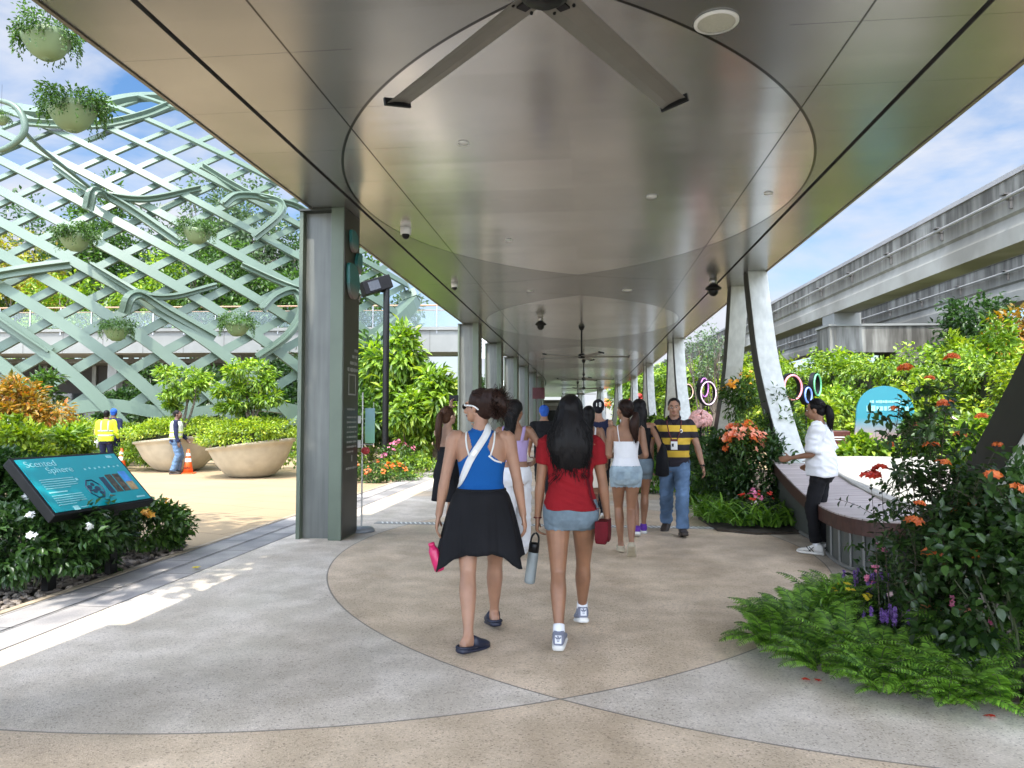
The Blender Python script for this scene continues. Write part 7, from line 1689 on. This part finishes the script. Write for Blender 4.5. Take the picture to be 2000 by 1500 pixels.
ph = empty('phone', base + Matrix.Rotation(-.55, 3, 'Z') @ V3((-.13, .25, 1.73)), -.55, 'black phone held up in a raised hand', 'phone'); b = MB(); b.box((0, 0, 0), (.15, .009, .075)); b.build('phone_body', M_black, ph, bevel=.003)
# ================================================================ person in navy top with dark cap
base = V3((0.17, 11.0, 0)); an = (V3((-.05, .15, .10)), V3((.06, -.2, .12)))
o = person('person in a navy low-back top and a dark cap with white marks', base, 0.0, 1.74, FAIR, an, (V3((-.25, .05, .9)), V3((.25, .05, .9))), ((0, 0), (0, .4)), (0, 0, 0), voxel=.010)
s = o.s; dz = o.j['hipL'].z - .885 * s; shell(o.me, lambda P: (P[:, 2] - dz > .90 * s) & (P[:, 2] - dz < (1.36 + 2.2 * P[:, 0] ** 2) * s) & ((armdist(o, P) > .05 * s) | (np.abs(P[:, 0]) < .13 * s)), .007, 'navy_top', C_navy, o.root); trousers(o, C_black, voxel=.012)
ob = cap_hair(o, cloth('cap', (0.008, 0.008, 0.012)), .009, 1.03, name='cap')
b = MB()
for x in (-.028, .012): b.box(o.hp(x, -.122, .045), (.009, .006, .055), o.HM)
b.box(o.hp(.032, -.119, .045), (.009, .006, .055), o.HM); b.box(o.hp(.022, -.121, .074), (.02, .006, .008), o.HM); b.box(o.hp(.022, -.121, .016), (.02, .006, .008), o.HM); b.build('white_marks', M_wht, ob); shoes(o, C_black, M_rub)
# ================================================================ person with a blue cap further on
base = V3((-0.75, 12.5, 0)); an = (V3((-.06, .15, .10)), V3((.06, -.15, .10)))
o = person('person in dark clothes and a bright blue cap further along the walkway', base, 0.2, 1.68, TAN, an, (V3((-.25, .05, .9)), V3((.25, .05, .9))), male=True, voxel=.012)
tshirt(o, C_black, voxel=.012); trousers(o, C_black, voxel=.013); cap_hair(o, cloth('cap_blue', (0.02, 0.08, 0.35)), .010, 1.04, name='cap'); shoes(o, C_black, M_rub)
# ================================================================ man in the striped polo walking towards us
base = V3((1.13, 9.55, 0)); fc = PI - 0.12
an = (V3((-.085, .20, .10)), V3((.115, -.28, .12)))
o = person('man in a yellow and black striped polo and blue jeans walking towards the camera', base, fc, 1.73, ('asian', (0.30, 0.155, 0.095)), an, (V3((-.36, .06, .84)), V3((.30, -.02, .88))), ((-.15, -.12), (.2, .25)), (0, 0, 0), male=True, voxel=.006, build=1.06, hips=.875, elbow=((-1, -.8, 0), (1, -.8, 0)))
s = o.s; dz = o.j['hipL'].z - .885 * s
def stripe_mat(z0, band_, cols, name):
    m, t, p = newmat(name); n, l = t.nodes, t.links; tc_ = n.new('ShaderNodeTexCoord'); sp = n.new('ShaderNodeSeparateXYZ'); l.new(tc_.outputs['Object'], sp.inputs[0])
    r = n.new('ShaderNodeValToRGB'); r.color_ramp.interpolation = 'CONSTANT'; mr = n.new('ShaderNodeMapRange'); mr.inputs['From Min'].default_value = z0; mr.inputs['From Max'].default_value = z0 + band_ * len(cols); l.new(sp.outputs['Z'], mr.inputs['Value']); l.new(mr.outputs['Result'], r.inputs['Fac'])
    e_ = r.color_ramp.elements; e_[0].color = (*cols[0], 1); e_[0].position = 0; e_[1].color = (*cols[1], 1); e_[1].position = 1 / len(cols)
    for i in range(2, len(cols)): x = e_.new(i / len(cols)); x.color = (*cols[i], 1)
    l.new(r.outputs['Color'], p.inputs['Base Color']); p.inputs['Roughness'].default_value = .85; return m
Yl, Bk = (0.62, 0.40, 0.04), (0.014, 0.010, 0.016)
tshirt(o, stripe_mat(.80 * s + dz, .0785 * s, [Bk, Bk, Yl, Bk, Yl, Bk, Yl, Bk, Yl], 'striped_knit'), sleeve=.62, loose=.020, amp=.007, z0=.84, voxel=.008, seed=4, sl_r=1.35, ease=.004, name='polo')
trousers(o, C_jean, (.105, .098, .085, .08, .082), .93, 1.0, .010, name='jeans'); shoes(o, M_brown, M_brown, None)
pol = [c for c in scene.objects if c.parent == o.root and c.name.startswith('polo')][0]; pt = BVHTree.FromPolygons(verts_of(pol.data).tolist(), [tuple(p.vertices) for p in pol.data.polygons])
M_lan = mat('maroon_lanyard', (0.10, 0.012, 0.02), .7)
lan = ribbon('lanyard', pt, [(-.075 * s, -.02, 1.45 * s), (-.085 * s, .07, 1.38 * s), (-.065 * s, .14, 1.26 * s), (-.03 * s, .15, 1.15 * s)], .012, M_lan, o.root, .006); ribbon('lanyard', pt, [(.075 * s, -.02, 1.45 * s), (.085 * s, .07, 1.38 * s), (.065 * s, .14, 1.26 * s), (.03 * s, .15, 1.15 * s)], .012, M_lan, o.root, .006)
c, nn, _, _ = pt.find_nearest(V3((0, .2, 1.09 * s)))
b = MB(); b.box(c + V3((0, .014, .062)), (.088, .006, .03)); b.build('badge_holder', M_lan, o.root); b = MB(); b.box(c + V3((0, .014, -.006)), (.082, .005, .105)); bd = b.build('badge', M_wht, o.root); b = MB(); b.box(c + V3((.018, .018, .0)), (.026, .003, .04)); b.build('badge_photo', M_navyrub, bd)
c, nn, _, _ = pt.find_nearest(V3((-.10 * s, .2, 1.27 * s))); b = MB(); b.ball(c + nn * .003, (.020, .004, .026), 10, 8); cr_ = b.build('crest', M_wht, o.root, True); b = MB(); b.ball(c + nn * .007, (.010, .003, .012), 8, 6); b.build('crest_centre', M_navyrub, cr_)
b = MB(); limb(b, [(-.06 * s, -.04, 1.45 * s), (-.075 * s, .02, 1.435 * s), (-.04 * s, .075, 1.40 * s), (-.012 * s, .10, 1.35 * s)], [(.012, .02)] * 4, n=8, sub=3); limb(b, [(.06 * s, -.04, 1.45 * s), (.075 * s, .02, 1.435 * s), (.04 * s, .075, 1.40 * s), (.012 * s, .10, 1.35 * s)], [(.012, .02)] * 4, n=8, sub=3); b.build('collar', cloth('collar', Bk), o.root, True)
ob = cap_hair(o, HG, .007, .955, name='hair', shift=(0, -.027, .043)); brows(o, HG)
b = MB(); c = o.j['wriL']; limb(b, [c + V3((.031 * math.cos(a), .031 * math.sin(a), .01)) for a in np.linspace(0, 2 * PI, 12)], [(.007, .01)] * 12, n=8, sub=1, cap=0); b.build('watch', M_black, o.root, True)
# ================================================================ woman in the white shirt at the bench
base = V3((2.56, 8.24, 0)); fc = 1.12
an = (V3((-.075, .05, .10)), V3((.075, -.06, .10)))
o = person('woman in a loose white T-shirt and black trousers standing at the curved bench', base, fc, 1.66, TAN, an, (V3((-.15, .29, 1.05)), V3((.16, .12, .98))), ((.15, 0), (-.05, 0)), (.0, -.15, 0), voxel=.008, lean=(0, .03), hips=.905, elbow=((-.4, -1, -.5), (.4, -1, -.5)), curl=(.25, .4))
tshirt(o, C_white, sleeve=.92, loose=.026, amp=.013, z0=.84, voxel=.009, seed=8, sl_r=1.75, ease=.035, name='loose_shirt'); trousers(o, C_black, (.092, .085, .07, .066, .066), .95, .90, .005); ponytail(o, HB, (0, -.105, .02), .27, (0, -.10, -1), .044, 90, .006); shoes(o, M_rub, M_rub, C_white)
b = MB()
for k in 'LR':
    A, FM_ = o.j['ank' + k], o.j['fm' + k]
    for sg in (-1, 1):
        for y0, y1 in ((.02, .07), (.07, .02), (.05, .1)): b.tube([A + FM_ @ V3((sg * .047, y0, -.06)), A + FM_ @ V3((sg * .044, y1, -.01))], .0045, 6)
b.build('shoe_stripes', M_black, o.root)
# ================================================================ three workers on the plaza
def vest(o, m, name, tape, zz=(1.0, 1.12), off=.03):
    s = o.s; dz = o.j['hipL'].z - .885 * s; b = MB(); o.torso(b, 1.0, off * s, .92 if True else 0, 1.40, ys=1.08); me = remesh(b, .012, 3); wrinkle(me, .006, 8); v = put(me, name, m, o.root); tr_ = BVHTree.FromPolygons(verts_of(me).tolist(), [tuple(p.vertices) for p in me.polygons])
    for z in zz: ribbon('reflective_tape', tr_, [(.2 * math.cos(a), .2 * math.sin(a), z * s + dz) for a in np.linspace(0, 2 * PI, 13)], .042, tape, v, .006, 3)
    for x in (-.085, .085): ribbon('reflective_tape', tr_, [(x * s, -.14, zz[-1] * s + dz), (x * s, -.14, 1.25 * s + dz), (x * s, -.10, 1.38 * s + dz)], .036, tape, v, .006, 4)
    return v
tape = mat('grey_tape', (0.30, 0.32, 0.30), .4)
q = U(208, 815, 20.2); base = V3((q.x, q.y, -.03)); an = (V3((-.09, 0, .10)), V3((.09, .03, .10)))
o = person('worker seen from behind in a yellow high visibility jacket and dark trousers', base, 0.35, 1.70, BROWN, an, (V3((-.22, .22, .95)), V3((.26, .18, .95))), male=True, voxel=.012, build=1.08)
tshirt(o, C_hiv, sleeve=2, loose=.022, amp=.008, z0=.84, voxel=.012, sl_r=1.4, ease=.012, name='jacket'); vest(o, C_hiv, 'vest', tape); trousers(o, C_navy, voxel=.013); cap_hair(o, HB, .010, .97); shoes(o, M_brown, M_brown)
bg_ = empty('white_sack', base + Matrix.Rotation(.35, 3, 'Z') @ V3((-.42, .15, 0)), 0, 'white sack slung beside the worker in yellow', 'sack'); b = MB(); limb(b, [(.22, .05, .92), (.08, 0, .70), (-.05, 0, .45), (-.18, 0, .28)], [.03, .10, .14, .08], sub=4); me = remesh(b, .02, 2); wrinkle(me, .03, 9); put(me, 'sack_body', C_white, bg_)
bm = empty('broom_stick', base + V3((-.5, .3, 0)), 0, 'wooden broom stick standing beside the worker in yellow', 'broom'); b = MB(); b.cyl((0, 0, 0), (-.08, 0, 1.25), .014, 8); b.build('handle', mat('broom_wood', (.45, .30, .16), .7), bm); b = MB(); b.box((0.005, 0, .05), (.35, .06, .12)); b.build('broom_head', mat('bristle_brown', (.2, .14, .08), .9), bm)
q = U(222, 815, 21.2); base = V3((q.x, q.y, -.03))
o = person('worker with a blue cap and dark top partly hidden behind the yellow jacket', base, 0.1, 1.76, BROWN, an, (V3((-.24, .1, .9)), V3((.26, .1, .95))), male=True, voxel=.013)
tshirt(o, C_navy, sleeve=2, loose=.02, voxel=.013, sl_r=1.3); trousers(o, C_navy, voxel=.014); ob = cap_hair(o, cloth('cap_blue', (0.02, 0.08, 0.35)), .011, 1.03, name='cap'); shoes(o, M_brown, M_brown)
g = G(341, 926, -.03); base = V3((g.x, g.y, -.03)); fc = -1.15; an = (V3((-.10, .06, .10)), V3((.09, -.04, .10)))
o = person('worker in profile wearing a pale reflective vest, navy sleeves and blue jeans', base, fc, 1.70, BROWN, an, (V3((-.20, .26, .92)), V3((.27, .10, .86))), ((.0, 0), (0, 0)), (-.25, .1, 0), male=True, voxel=.010, lean=(0, .06), elbow=((-.5, -1, 0), (.5, -1, 0)))
tshirt(o, C_navy, sleeve=2, loose=.018, voxel=.011, sl_r=1.3); v = vest(o, cloth('pale_vest', (.62, .66, .55)), 'vest', mat('lime_tape', (.50, .62, .08), .5), (.98, 1.10), .034); trousers(o, C_jean, (.10, .095, .082, .078, .08), .95, 1.0, .010, .012, name='jeans'); cap_hair(o, HB, .009, .97); brows(o, HB); shoes(o, M_brown, M_brown)
